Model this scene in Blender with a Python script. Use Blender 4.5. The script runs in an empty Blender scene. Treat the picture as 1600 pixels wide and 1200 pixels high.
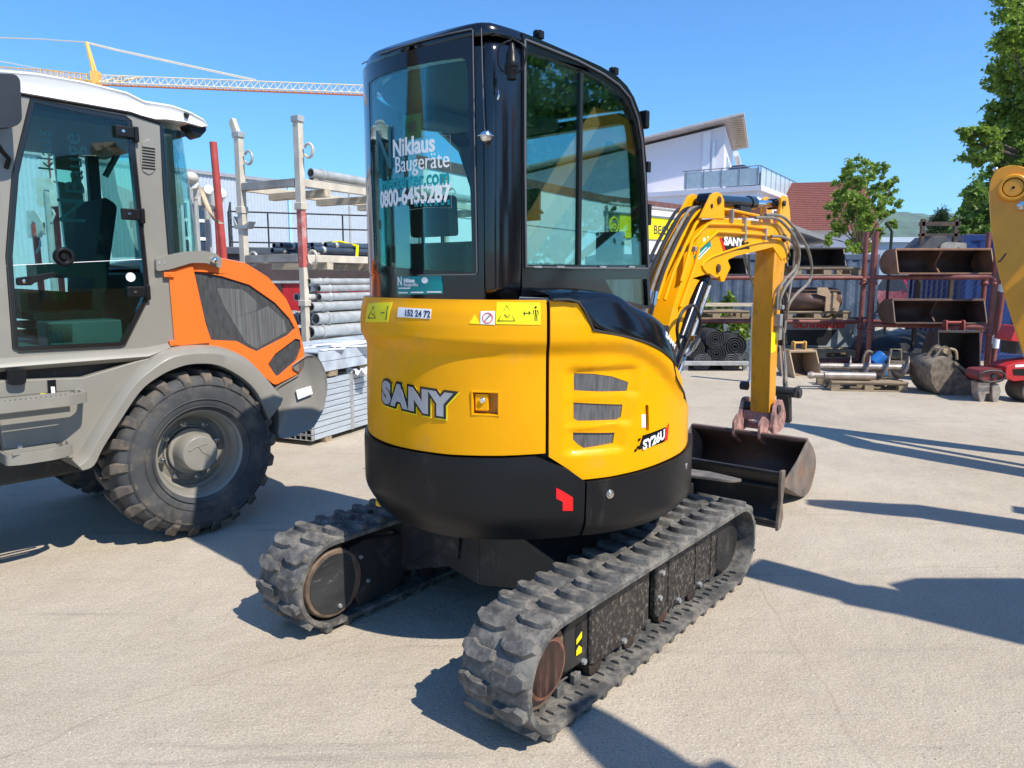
import bpy, bmesh, math, random
from math import sin, cos, pi, radians as R_
from mathutils import Vector, Matrix
from mathutils.geometry import tessellate_polygon
random.seed(7)
S = bpy.context.scene
COL = S.collection

# ------------------------------------------------------------ camera, sky, sun, exposure
FPX, PITCH, HCAM = 1150.0, R_(8.2), 1.60
cam_d = bpy.data.cameras.new('camera')
cam = bpy.data.objects.new('camera', cam_d)
COL.objects.link(cam)
cam.location = (0, 0, HCAM)
cam.rotation_euler = (R_(90) - PITCH, 0, 0)
cam_d.sensor_width = 36
cam_d.lens = 36 * FPX / 1600
cam_d.clip_start = 0.05
cam_d.clip_end = 6000
S.camera = cam

SUN_AZ = R_(132)      # clockwise from +Y (the camera looks along +Y)
SUN_EL = R_(50)
W = bpy.data.worlds.new('World'); S.world = W; W.use_nodes = True
nt = W.node_tree
bg = nt.nodes['Background']
sky = nt.nodes.new('ShaderNodeTexSky')
sky.sky_type = 'NISHITA'; sky.sun_disc = False
sky.sun_elevation = SUN_EL; sky.sun_rotation = SUN_AZ
sky.air_density = 1.0; sky.dust_density = 0.0; sky.ozone_density = 3.0; sky.altitude = 600
gr = nt.nodes.new('ShaderNodeMix'); gr.data_type = 'RGBA'; gr.blend_type = 'MULTIPLY'; gr.inputs[0].default_value = 1
gr.inputs[7].default_value = (.58, 1.17, 1.62, 1)      # the phone's saturated blue
nt.links.new(sky.outputs[0], gr.inputs[6]); nt.links.new(gr.outputs[2], bg.inputs[0])
bg.inputs[1].default_value = 0.105
sd = bpy.data.lights.new('sun', 'SUN')
sun = bpy.data.objects.new('sun', sd); COL.objects.link(sun)
sd.energy = 4.9; sd.angle = R_(0.53); sd.color = (1.0, 0.93, 0.81)
dv = Vector((sin(SUN_AZ) * cos(SUN_EL), cos(SUN_AZ) * cos(SUN_EL), sin(SUN_EL)))
sun.rotation_euler = dv.to_track_quat('Z', 'Y').to_euler()
sun.location = (8, -8, 12)
S.view_settings.view_transform = 'Standard'
S.view_settings.look = 'None'
S.view_settings.exposure = 0.42
S.view_settings.gamma = 1
S.cycles.max_bounces = 8
S.cycles.transparent_max_bounces = 24
S.cycles.glossy_bounces = 4
S.cycles.sample_clamp_indirect = 6

# ------------------------------------------------------------ measuring: a photo point onto a real plane of a thing
def ray(px, py):
    X = (px - 800) / FPX; Y = (600 - py) / FPX
    c, s = cos(PITCH), sin(PITCH)
    return Vector((X, c + Y * s, -s + Y * c))
CAM = Vector((0, 0, HCAM))
def gnd(px, py, z=0.0):
    r = ray(px, py); return CAM + r * ((z - HCAM) / r.z)
def dep(px, py, Y):
    r = ray(px, py); return CAM + r * (Y / r.y)
class Frame:
    """a thing's own axes: origin on the ground, x to the right, y forward, heading clockwise from world +Y"""
    def __init__(s, x, y, head):
        s.o = Vector((x, y, 0)); s.h = head
        s.fx = Vector((cos(head), -sin(head), 0)); s.fy = Vector((sin(head), cos(head), 0))
    def loc(s, P):
        d = P - s.o; return Vector((d.dot(s.fx), d.dot(s.fy), P.z))
    def wor(s, x, y, z=0): return s.o + s.fx * x + s.fy * y + Vector((0, 0, z))
    def _pl(s, px, py, P, n):
        r = ray(px, py); return s.loc(CAM + r * ((P - CAM).dot(n) / r.dot(n)))
    def x(s, px, py, x): return s._pl(px, py, s.wor(x, 0), s.fx)
    def y(s, px, py, y): return s._pl(px, py, s.wor(0, y), s.fy)
    def z(s, px, py, z): return s.loc(gnd(px, py, z))
    def yz(s, pts, x): return [(p.y, p.z) for p in (s.x(a, b, x) for a, b in pts)]
    def xz(s, pts, y): return [(p.x, p.z) for p in (s.y(a, b, y) for a, b in pts)]
    def cyl(s, px, py, R):
        r = ray(px, py); o = CAM - s.o
        ox, oy, dx, dy = o.dot(s.fx), o.dot(s.fy), r.dot(s.fx), r.dot(s.fy)
        a = dx * dx + dy * dy; b = 2 * (ox * dx + oy * dy); c = ox * ox + oy * oy - R * R
        D = max(b * b - 4 * a * c, 0)
        t = (-b - D ** .5) / 2 / a
        p = s.loc(CAM + r * t)
        return (math.degrees(math.atan2(p.x, -p.y)), p.z)

# ------------------------------------------------------------ materials
MATS = {}
def mat(name, col, rough=.5, metal=0., var=.12, scale=6., bump=0., bscale=60., coat=0., dirt=None, damt=.0, dscale=3., dthr=.5, spec=.5, stretch=None, aniso=None):
    if name in MATS: return MATS[name]
    m = bpy.data.materials.new(name); m.use_nodes = True
    t = m.node_tree; N = t.nodes; L = t.links
    p = N['Principled BSDF']
    tc = N.new('ShaderNodeTexCoord'); src = tc.outputs['Object']
    if stretch:
        mp = N.new('ShaderNodeMapping'); mp.inputs['Scale'].default_value = stretch; L.new(src, mp.inputs[0]); src = mp.outputs[0]
    n1 = N.new('ShaderNodeTexNoise'); n1.inputs['Scale'].default_value = scale; n1.inputs['Detail'].default_value = 6
    L.new(src, n1.inputs['Vector'])
    mr = N.new('ShaderNodeMapRange'); mr.inputs[1].default_value = .3; mr.inputs[2].default_value = .7
    mr.inputs[3].default_value = 1 - var; mr.inputs[4].default_value = 1 + var
    L.new(n1.outputs[0], mr.inputs[0])
    mx = N.new('ShaderNodeMix'); mx.data_type = 'RGBA'; mx.blend_type = 'MULTIPLY'; mx.inputs[0].default_value = 1
    mx.inputs[6].default_value = (*col, 1)
    L.new(mr.outputs[0], mx.inputs[7]); out = mx.outputs[2]
    rg = None
    if dirt:
        n2 = N.new('ShaderNodeTexNoise'); n2.inputs['Scale'].default_value = dscale; n2.inputs['Detail'].default_value = 10
        n2.inputs['Roughness'].default_value = .72
        L.new(src, n2.inputs['Vector'])
        m2 = N.new('ShaderNodeMapRange'); m2.inputs[1].default_value = dthr; m2.inputs[2].default_value = dthr + .16
        m2.inputs[3].default_value = 0; m2.inputs[4].default_value = damt; L.new(n2.outputs[0], m2.inputs[0])
        d = N.new('ShaderNodeMix'); d.data_type = 'RGBA'; L.new(m2.outputs[0], d.inputs[0]); L.new(out, d.inputs[6])
        d.inputs[7].default_value = (*dirt, 1); out = d.outputs[2]
        ra = N.new('ShaderNodeMix'); L.new(m2.outputs[0], ra.inputs[0]); ra.inputs[2].default_value = rough; ra.inputs[3].default_value = .85
        rg = ra.outputs[0]
        if metal > 0:
            me = N.new('ShaderNodeMix'); L.new(m2.outputs[0], me.inputs[0]); me.inputs[2].default_value = metal; me.inputs[3].default_value = 0
            L.new(me.outputs[0], p.inputs['Metallic'])
    L.new(out, p.inputs['Base Color'])
    if rg: L.new(rg, p.inputs['Roughness'])
    else:
        n4 = N.new('ShaderNodeMapRange'); n4.inputs[3].default_value = max(rough - .06, .02); n4.inputs[4].default_value = min(rough + .08, 1)
        L.new(n1.outputs[0], n4.inputs[0]); L.new(n4.outputs[0], p.inputs['Roughness'])
    if not (dirt and metal > 0): p.inputs['Metallic'].default_value = metal
    p.inputs['Coat Weight'].default_value = coat; p.inputs['Coat Roughness'].default_value = .06
    p.inputs['Specular IOR Level'].default_value = spec
    if bump:
        n3 = N.new('ShaderNodeTexNoise'); n3.inputs['Scale'].default_value = bscale; n3.inputs['Detail'].default_value = 5
        L.new(src, n3.inputs['Vector'])
        b = N.new('ShaderNodeBump'); b.inputs['Strength'].default_value = bump; b.inputs['Distance'].default_value = .01
        L.new(n3.outputs[0], b.inputs['Height']); L.new(b.outputs[0], p.inputs['Normal'])
    MATS[name] = m; return m
def glass(name, tint, rough=0.0, refl=1.0):
    m = bpy.data.materials.new(name); m.use_nodes = True; t = m.node_tree; N = t.nodes; L = t.links
    N.remove(N['Principled BSDF'])
    tr = N.new('ShaderNodeBsdfTransparent'); tr.inputs[0].default_value = (*tint, 1)
    gl = N.new('ShaderNodeBsdfGlossy'); gl.inputs['Roughness'].default_value = rough + .015
    fr = N.new('ShaderNodeFresnel'); fr.inputs[0].default_value = 1.5
    ge = N.new('ShaderNodeNewGeometry'); inv = N.new('ShaderNodeMath'); inv.operation = 'SUBTRACT'; inv.inputs[0].default_value = refl; L.new(ge.outputs['Backfacing'], inv.inputs[1])
    inv.use_clamp = True
    mu = N.new('ShaderNodeMath'); mu.operation = 'MULTIPLY'; L.new(inv.outputs[0], mu.inputs[1]); L.new(fr.outputs[0], mu.inputs[0])
    mx = N.new('ShaderNodeMixShader'); L.new(mu.outputs[0], mx.inputs[0]); L.new(tr.outputs[0], mx.inputs[1]); L.new(gl.outputs[0], mx.inputs[2])
    L.new(mx.outputs[0], N['Material Output'].inputs[0]); MATS[name] = m; return m

RUST = (.16, .075, .035); DUST = (.36, .31, .25)
YEL = mat('yellow_paint', (.86, .378, .002), .32, var=.035, coat=.08, spec=.15, dirt=(.52, .30, .08), damt=.4, dscale=3.2, dthr=.56)
YELW = mat('worn_yellow_paint', (.74, .31, .008), .42, var=.06, coat=.15, dirt=(.24, .12, .03), damt=.75, dscale=14, dthr=.53, stretch=(1, 1, .25))
YELB = mat('bright_yellow_decal', (.95, .80, .0), .4, var=.02)
BLK = mat('black_paint', (.004, .005, .008), .16, var=.1, coat=.3)
BLKM = mat('black_moulded_plastic', (.010, .010, .011), .36, var=.2, scale=5, spec=.25, bump=.05, bscale=300, dirt=(.09, .08, .07), damt=.32, dscale=4, dthr=.54, stretch=(1, 1, .45))
BLKD = mat('dusty_black_steel', (.022, .021, .021), .5, var=.3, dirt=(.15, .12, .10), damt=.6, dscale=9, dthr=.55)
BLKS = mat('scratched_black_steel', (.022, .02, .019), .5, var=.3, dirt=(.32, .27, .22), damt=.6, dscale=60, dthr=.51, stretch=(1, 1, .7), bump=.12, bscale=60)
RUB = mat('track_rubber', (.070, .069, .067), .8, var=.3, scale=14, bump=.2, bscale=90, dirt=(.235, .215, .185), damt=.8, dscale=11, dthr=.45)
TYR = mat('tyre_rubber', (.052, .054, .058), .78, var=.3, scale=7, bump=.08, bscale=70, dirt=(.17, .145, .11), damt=.6, dscale=5, dthr=.50)
TYRT = mat('muddy_tread_rubber', (.075, .068, .062), .88, var=.3, scale=12, bump=.15, bscale=80, dirt=(.20, .155, .115), damt=.7, dscale=7, dthr=.48)
GREY = mat('warm_grey_paint', (.245, .232, .20), .38, var=.04, coat=.15, dirt=(.36, .32, .26), damt=.3, dscale=3, dthr=.58)
ORG = mat('orange_paint', (.88, .175, .026), .32, var=.03, coat=.3)
WHT = mat('white_paint', (.80, .80, .79), .35, var=.03, coat=.1)
WHTD = mat('white_decal', (.82, .82, .82), .4, var=.02)
RED = mat('red_decal', (.75, .012, .012), .35, var=.05)
TEAL = mat('teal_decal', (.0, .24, .25), .4, var=.04)
MESH = mat('dark_mesh_grille', (.035, .036, .038), .55, var=.3, scale=40, stretch=(1, 1, .15))
STEEL = mat('bright_steel', (.62, .61, .59), .22, metal=1, var=.06)
GALV = mat('galvanised_steel', (.55, .57, .58), .42, metal=.75, var=.2, scale=22)
DKST = mat('dark_brown_steel', (.05, .035, .028), .55, var=.4, scale=6, dirt=RUST, damt=.8, dscale=5, dthr=.5, bump=.05, bscale=60)
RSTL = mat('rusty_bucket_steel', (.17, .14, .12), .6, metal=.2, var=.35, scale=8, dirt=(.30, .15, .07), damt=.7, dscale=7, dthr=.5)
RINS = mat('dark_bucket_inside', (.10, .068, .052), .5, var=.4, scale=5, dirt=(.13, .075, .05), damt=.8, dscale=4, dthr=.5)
HOSE = mat('faded_hose_rubber', (.20, .18, .15), .6, var=.25, scale=30)
HOSB = mat('black_hose_rubber', (.02, .02, .022), .4, var=.2)
CHRM = mat('chrome', (.8, .8, .8), .08, metal=1, var=.02)
SEATM = mat('seat_fabric', (.02, .02, .022), .8, var=.3)
INT = mat('cab_interior_plastic', (.045, .047, .05), .6, var=.15)
LINER = mat('grey_headliner', (.16, .17, .17), .7, var=.1)
GLS = glass('tinted_cab_glass', (.58, .86, .83), refl=1.5)
GLSL = glass('loader_cab_glass', (.60, .86, .83), refl=1.5)
GLSC = glass('clear_glass', (.9, .95, .95))

# ------------------------------------------------------------ objects
def tag(o, label=None, cat=None, group=None, kind=None):
    if label: o['label'] = label
    if cat: o['category'] = cat
    if group: o['group'] = group
    if kind: o['kind'] = kind
    return o
def thing(name, label, cat, loc=(0, 0, 0), rz=0, group=None):
    o = bpy.data.objects.new(name, None); COL.objects.link(o); o.empty_display_size = .2
    o.location = loc; o.rotation_euler = (0, 0, rz)
    return tag(o, label, cat, group)
def fthing(name, label, cat, fr, group=None):
    return thing(name, label, cat, tuple(fr.o), -fr.h, group)
def copy_tree(o, parent=None):
    c = o.copy(); COL.objects.link(c)
    if parent: c.parent = parent
    for ch in list(o.children): copy_tree(ch, c)
    return c
def finish(o, m, parent=None, bevel=0, segs=2, smooth=35, subd=0):
    me = o.data
    if m: me.materials.append(m)
    me.polygons.foreach_set('use_smooth', [True] * len(me.polygons))
    me.set_sharp_from_angle(angle=R_(smooth))
    if bevel:
        b = o.modifiers.new('bevel', 'BEVEL'); b.width = bevel; b.segments = segs; b.limit_method = 'ANGLE'; b.angle_limit = R_(38)
        b.harden_normals = True
    if subd:
        s = o.modifiers.new('subd', 'SUBSURF'); s.levels = subd; s.render_levels = subd
    if parent: o.parent = parent
    return o
SEP = {'wheel_nut', 'window_post', 'cross_rail', 'collar', 'bolt', 'panel_bolt', 'weld_seam', 'blade_end_plate', 'cover_bolt', 'roof_dome', 'track_clip', 'canopy_post', 'blade_arm', 'ground_batten', 'tray_foot', 'steel_strap', 'stop_plate', 'coupling', 'hanger', 'torn_film', 'long_rail', 'shelf_bearer', 'punched_mark'}
class MB:
    def __init__(s): s.bm = bmesh.new()
    def _poly(s, vs, fs):
        v = [s.bm.verts.new(c) for c in vs]
        for f in fs:
            try: s.bm.faces.new([v[i] for i in f])
            except ValueError: pass
        return v
    def hexa(s, v8):
        s._poly(v8, [(0, 3, 2, 1), (4, 5, 6, 7), (0, 1, 5, 4), (1, 2, 6, 5), (2, 3, 7, 6), (3, 0, 4, 7)]); return s
    def box(s, c, d, rot=None):
        c = Vector(c); h = Vector(d) / 2
        vs = [Vector((x * h.x, y * h.y, z * h.z)) for z in (-1, 1) for x, y in ((-1, -1), (1, -1), (1, 1), (-1, 1))]
        if rot is not None: vs = [rot @ v for v in vs]
        return s.hexa([v + c for v in vs])
    def bx(s, x0, x1, y0, y1, z0, z1): return s.box(((x0 + x1) / 2, (y0 + y1) / 2, (z0 + z1) / 2), (abs(x1 - x0), abs(y1 - y0), abs(z1 - z0)))
    def prism(s, pts, ax, a, b, f=None):
        def c(p, w): return {'x': (w, p[0], p[1]), 'y': (p[0], w, p[1]), 'z': (p[0], p[1], w)}[ax]
        n = len(pts)
        A = [c(p, a) for p in pts]; B = [c(p, b) for p in pts]
        if f: A = [f(*q) for q in A]; B = [f(*q) for q in B]
        tri = tessellate_polygon([[Vector((p[0], p[1], 0)) for p in pts]])
        fs = [tuple(t) for t in tri] + [tuple(n + i for i in reversed(t)) for t in tri] if n > 4 else [tuple(range(n)), tuple(range(2 * n - 1, n - 1, -1))]
        fs += [(i, (i + 1) % n, n + (i + 1) % n, n + i) for i in range(n)]
        s._poly(A + B, fs); return s
    def cyl(s, p0, p1, r0, r1=None, seg=20, cap=True):
        p0, p1 = Vector(p0), Vector(p1); r1 = r0 if r1 is None else r1
        d = (p1 - p0).normalized(); u = d.orthogonal().normalized(); w = d.cross(u)
        A = [p0 + (u * cos(2 * pi * i / seg) + w * sin(2 * pi * i / seg)) * r0 for i in range(seg)]
        B = [p1 + (u * cos(2 * pi * i / seg) + w * sin(2 * pi * i / seg)) * r1 for i in range(seg)]
        fs = [(i, (i + 1) % seg, seg + (i + 1) % seg, seg + i) for i in range(seg)]
        if cap: fs += [tuple(range(seg - 1, -1, -1)), tuple(range(seg, 2 * seg))]
        s._poly(A + B, fs); return s
    def lathe(s, prof, o, d, seg=32, close=True):
        """prof: (r, h) along direction d from o"""
        o, d = Vector(o), Vector(d).normalized(); u = d.orthogonal().normalized(); w = d.cross(u)
        vs = [o + d * h + (u * cos(2 * pi * i / seg) + w * sin(2 * pi * i / seg)) * max(r, 1e-4) for r, h in prof for i in range(seg)]
        n = len(prof); fs = []
        for k in range(n - 1):
            for i in range(seg):
                j = (i + 1) % seg; fs.append((k * seg + i, k * seg + j, (k + 1) * seg + j, (k + 1) * seg + i))
        if close: fs += [tuple(range(seg - 1, -1, -1)), tuple((n - 1) * seg + i for i in range(seg))]
        s._poly(vs, fs); return s
    def tube(s, pts, r, seg=8, sm=0, rs=None):
        P = [Vector(p) for p in pts]
        if sm:
            Q = []
            for i in range(len(P) - 1):
                p0 = P[max(i - 1, 0)]; p1 = P[i]; p2 = P[i + 1]; p3 = P[min(i + 2, len(P) - 1)]
                for k in range(sm):
                    t = k / sm
                    Q.append(.5 * ((2 * p1) + (p2 - p0) * t + (2 * p0 - 5 * p1 + 4 * p2 - p3) * t * t + (3 * p1 - p0 - 3 * p2 + p3) * t ** 3))
            P = Q + [P[-1]]
        n = len(P); u = None; vs = []
        for i, p in enumerate(P):
            d = (P[min(i + 1, n - 1)] - P[max(i - 1, 0)]).normalized()
            u = d.orthogonal().normalized() if u is None else (u - d * u.dot(d)).normalized()
            w = d.cross(u); rr = rs[min(int(i * len(rs) / n), len(rs) - 1)] if rs else r
            vs += [p + (u * cos(2 * pi * k / seg) + w * sin(2 * pi * k / seg)) * rr for k in range(seg)]
        fs = [(i * seg + k, i * seg + (k + 1) % seg, (i + 1) * seg + (k + 1) % seg, (i + 1) * seg + k) for i in range(n - 1) for k in range(seg)]
        fs += [tuple(range(seg - 1, -1, -1)), tuple((n - 1) * seg + k for k in range(seg))]
        s._poly(vs, fs); return s
    def ball(s, c, r, seg=16, sz=1.0):
        pr = [(r * sin(pi * k / 8), -r * sz * cos(pi * k / 8)) for k in range(9)]
        return s.lathe(pr, c, (0, 0, 1), seg)
    def slab(s, outer, holes, fo, fi, sx=None, sy=None):
        """a plate drawn in 2D with holes, cut into a grid, mapped by fo (face) and fi (back)"""
        loops = [[Vector((p[0], p[1], 0)) for p in outer]] + [[Vector((p[0], p[1], 0)) for p in h] for h in (holes or [])]
        flat = [v for l in loops for v in l]
        b = bmesh.new(); vv = [b.verts.new(v) for v in flat]
        for t in tessellate_polygon(loops):
            try: b.faces.new([vv[i] for i in t])
            except ValueError: pass
        x0, x1 = min(v.x for v in flat), max(v.x for v in flat); y0, y1 = min(v.y for v in flat), max(v.y for v in flat)
        for st, lo, hi, nn in ((sx, x0, x1, (1, 0, 0)), (sy, y0, y1, (0, 1, 0))):
            if not st: continue
            k = math.ceil(lo / st + 1e-6)
            while k * st < hi - 1e-6:
                c = (k * st, 0, 0) if nn[0] else (0, k * st, 0)
                bmesh.ops.bisect_plane(b, geom=b.verts[:] + b.edges[:] + b.faces[:], plane_co=c, plane_no=nn, dist=1e-6); k += 1
        b.verts.index_update(); n = len(b.verts)
        co = [v.co.copy() for v in b.verts]
        fs = [tuple(v.index for v in f.verts) for f in b.faces]
        bo = [(e.verts[0].index, e.verts[1].index) for e in b.edges if len(e.link_faces) == 1]
        b.free()
        s._poly([fo(c.x, c.y) for c in co] + [fi(c.x, c.y) for c in co],
                fs + [tuple(n + i for i in reversed(f)) for f in fs] + [(a, c, n + c, n + a) for a, c in bo])
        return s
    def loft(s, rows, closed=False):
        n = len(rows[0]); vs = [p for r in rows for p in r]; fs = []
        for i in range(len(rows) - 1):
            for k in range(n if closed else n - 1):
                j = (k + 1) % n; fs.append((i * n + k, i * n + j, (i + 1) * n + j, (i + 1) * n + k))
        if closed: fs += [tuple(range(n - 1, -1, -1)), tuple((len(rows) - 1) * n + k for k in range(n))]
        s._poly(vs, fs); return s
    def text(s, body, size, f, off=0., ext=.001, shear=0., sp=1., align='CENTER', sx=1.):
        cu = bpy.data.curves.new('t', 'FONT'); cu.body = body; cu.size = size; cu.offset = off; cu.extrude = ext; cu.shear = shear
        cu.space_character = sp; cu.align_x = align; cu.resolution_u = 3
        o = bpy.data.objects.new('t', cu); COL.objects.link(o); bpy.context.view_layer.update()
        me = bpy.data.meshes.new_from_object(o); bpy.data.objects.remove(o)
        s._poly([f(v.co.x * sx, v.co.y, v.co.z) for v in me.vertices], [tuple(p.vertices) for p in me.polygons])
        bpy.data.meshes.remove(me); bpy.data.curves.remove(cu); return s
    def build(s, name, m, parent=None, bevel=0, segs=2, smooth=35, subd=0, thick=0, weld=False, off=-1):
        if parent and name in SEP:
            seen = set(); isl = []
            for v in s.bm.verts:
                if v in seen: continue
                st = [v]; seen.add(v); c = []
                while st:
                    q = st.pop(); c.append(q)
                    for e in q.link_edges:
                        w = e.other_vert(q)
                        if w not in seen: seen.add(w); st.append(w)
                isl.append(c)
            if len(isl) > 1:
                last = None
                for c in isl:
                    ix = {v: i for i, v in enumerate(c)}; sb = MB(); fs = {f for v in c for f in v.link_faces}
                    sb._poly([v.co.copy() for v in c], [tuple(ix[v] for v in f.verts) for f in fs])
                    last = sb.build(name, m, parent, bevel, segs, smooth, subd, thick, weld, off)
                s.bm.free(); return last
        if weld: bmesh.ops.remove_doubles(s.bm, verts=s.bm.verts[:], dist=1e-5)
        bmesh.ops.recalc_face_normals(s.bm, faces=s.bm.faces[:])
        me = bpy.data.meshes.new(name); s.bm.to_mesh(me); s.bm.free()
        o = bpy.data.objects.new(name, me); COL.objects.link(o)
        if thick:
            t = o.modifiers.new('solid', 'SOLIDIFY'); t.thickness = thick; t.offset = off
        return finish(o, m, parent, bevel, segs, smooth, subd)
def flatx(x0, x1): return (lambda a, b: (x0, a, b)), (lambda a, b: (x1, a, b))
def flaty(y0, y1): return (lambda a, b: (a, y0, b)), (lambda a, b: (a, y1, b))
def flatz(z0, z1): return (lambda a, b: (a, b, z0)), (lambda a, b: (a, b, z1))
def rrect(x0, x1, y0, y1, r, n=4):
    o = []
    for cx, cy, a in ((x1 - r, y0 + r, -90), (x1 - r, y1 - r, 0), (x0 + r, y1 - r, 90), (x0 + r, y0 + r, 180)):
        for k in range(n + 1):
            t = R_(a + 90 * k / n); o.append((cx + r * cos(t), cy + r * sin(t)))
    return o
def rounded(pts, r, n=3):
    """round every corner of a 2D outline by radius-like distance r"""
    o = []; N = len(pts)
    for i in range(N):
        p = Vector(pts[i]).to_2d(); a = Vector(pts[i - 1]).to_2d(); b = Vector(pts[(i + 1) % N]).to_2d()
        da, db = (a - p), (b - p); ra = min(r, da.length * .45); rb = min(r, db.length * .45)
        A = p + da.normalized() * ra; B = p + db.normalized() * rb
        for k in range(n + 1):
            t = k / n; q = A * (1 - t) ** 2 + p * 2 * t * (1 - t) + B * t * t; o.append((q.x, q.y))
    return o
def smooth2(pts, n=4):
    """open Catmull-Rom through 2D points"""
    o = []
    for i in range(len(pts) - 1):
        p0 = pts[max(i - 1, 0)]; p1 = pts[i]; p2 = pts[i + 1]; p3 = pts[min(i + 2, len(pts) - 1)]
        for k in range(n):
            t = k / n
            o.append(tuple(.5 * (2 * p1[j] + (p2[j] - p0[j]) * t + (2 * p0[j] - 5 * p1[j] + 4 * p2[j] - p3[j]) * t * t + (3 * p1[j] - p0[j] - 3 * p2[j] + p3[j]) * t ** 3) for j in range(2)))
    return o + [tuple(pts[-1])]
def ss(a, b, x):
    t = min(max((x - a) / (b - a), 0), 1); return t * t * (3 - 2 * t)

# ------------------------------------------------------------ ground
def ground_mat():
    m = bpy.data.materials.new('dusty_concrete_yard'); m.use_nodes = True; t = m.node_tree; N = t.nodes; L = t.links
    p = N['Principled BSDF']; tc = N.new('ShaderNodeTexCoord'); O = tc.outputs['Object']
    def noise(sc, det=6, ro=.6, src=O):
        n = N.new('ShaderNodeTexNoise'); n.inputs['Scale'].default_value = sc; n.inputs['Detail'].default_value = det
        n.inputs['Roughness'].default_value = ro; L.new(src, n.inputs['Vector']); return n.outputs[0]
    def rng(src, a, b, c, d):
        r = N.new('ShaderNodeMapRange'); r.inputs[1].default_value = a; r.inputs[2].default_value = b; r.inputs[3].default_value = c; r.inputs[4].default_value = d
        L.new(src, r.inputs[0]); return r.outputs[0]
    def mix(fac, a, b, bt='MIX'):
        x = N.new('ShaderNodeMix'); x.data_type = 'RGBA'; x.blend_type = bt
        for i, v in ((0, fac), (6, a), (7, b)):
            if isinstance(v, (tuple, float, int)): x.inputs[i].default_value = v if not isinstance(v, tuple) else (*v, 1)
            else: L.new(v, x.inputs[i])
        return x.outputs[2]
    c = mix(rng(noise(.55, 8), .35, .68, 0, 1), (.44, .378, .295), (.55, .485, .39))
    c = mix(rng(noise(2.6, 8, .7), .45, .7, 0, .5), c, (.37, .31, .235))
    c = mix(rng(noise(85, 4, .75), .36, .66, 0, .62), c, (.27, .22, .165))
    c = mix(rng(noise(160, 2, .5), .57, .64, 0, .6), c, (.70, .64, .55))
    v = N.new('ShaderNodeTexVoronoi'); v.inputs['Scale'].default_value = 42; L.new(O, v.inputs['Vector'])
    c = mix(rng(v.outputs['Distance'], .05, .16, .45, 0), c, (.22, .18, .14))
    mp = N.new('ShaderNodeMapping'); mp.inputs['Scale'].default_value = (.35, 5.5, 1); mp.inputs['Rotation'].default_value = (0, 0, .25); L.new(O, mp.inputs[0])
    c = mix(rng(noise(1.1, 8, .75, mp.outputs[0]), .57, .70, 0, .5), c, (.20, .18, .16))
    mp2 = N.new('ShaderNodeMapping'); mp2.inputs['Scale'].default_value = (2.2, .8, 1); mp2.inputs['Rotation'].default_value = (0, 0, -.5); L.new(O, mp2.inputs[0])
    c = mix(rng(noise(.9, 9, .8, mp2.outputs[0]), .60, .72, 0, .45), c, (.17, .155, .14))
    c = mix(rng(noise(.38, 5, .62), .56, .66, 0, .36), c, (.30, .265, .225))
    c = mix(rng(noise(7, 9, .8), .64, .72, 0, .55), c, (.20, .18, .155))
    # thin cracks
    w = N.new('ShaderNodeTexVoronoi'); w.feature = 'DISTANCE_TO_EDGE'; w.inputs['Scale'].default_value = .22
    dn = N.new('ShaderNodeTexNoise'); dn.inputs['Scale'].default_value = 1.3; dn.inputs['Detail'].default_value = 9; L.new(O, dn.inputs['Vector'])
    ad = N.new('ShaderNodeMix'); ad.data_type = 'VECTOR'; ad.inputs[0].default_value = .22; L.new(O, ad.inputs[4]); L.new(dn.outputs[1], ad.inputs[5])
    L.new(ad.outputs[1], w.inputs['Vector'])
    c = mix(rng(w.outputs['Distance'], .0, .0016, .3, 0), c, (.24, .19, .15))
    L.new(c, p.inputs['Base Color']); p.inputs['Roughness'].default_value = .9; p.inputs['Specular IOR Level'].default_value = .25
    ht = N.new('ShaderNodeMath'); ht.operation = 'ADD'; L.new(noise(70, 6, .75), ht.inputs[0]); L.new(rng(v.outputs['Distance'], 0, .3, .6, 0), ht.inputs[1])
    h2 = N.new('ShaderNodeMath'); h2.operation = 'ADD'; L.new(ht.outputs[0], h2.inputs[0]); L.new(rng(noise(3, 5), .3, .7, 0, 3), h2.inputs[1])
    b = N.new('ShaderNodeBump'); b.inputs['Strength'].default_value = .5; b.inputs['Distance'].default_value = .008
    L.new(h2.outputs[0], b.inputs['Height']); L.new(b.outputs[0], p.inputs['Normal'])
    return m
g = MB(); g._poly([(-900, -900, 0), (900, -900, 0), (900, 2600, 0), (-900, 2600, 0)], [(0, 1, 2, 3)])
tag(g.build('yard_ground', ground_mat()), kind='structure')

# ------------------------------------------------------------ mini excavator
EX = Frame(.077, 3.50, R_(38.8))
ex = fthing('mini_excavator', 'yellow and black mini excavator on rubber tracks, rear toward the viewer, mid-yard', 'excavator', EX)

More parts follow.
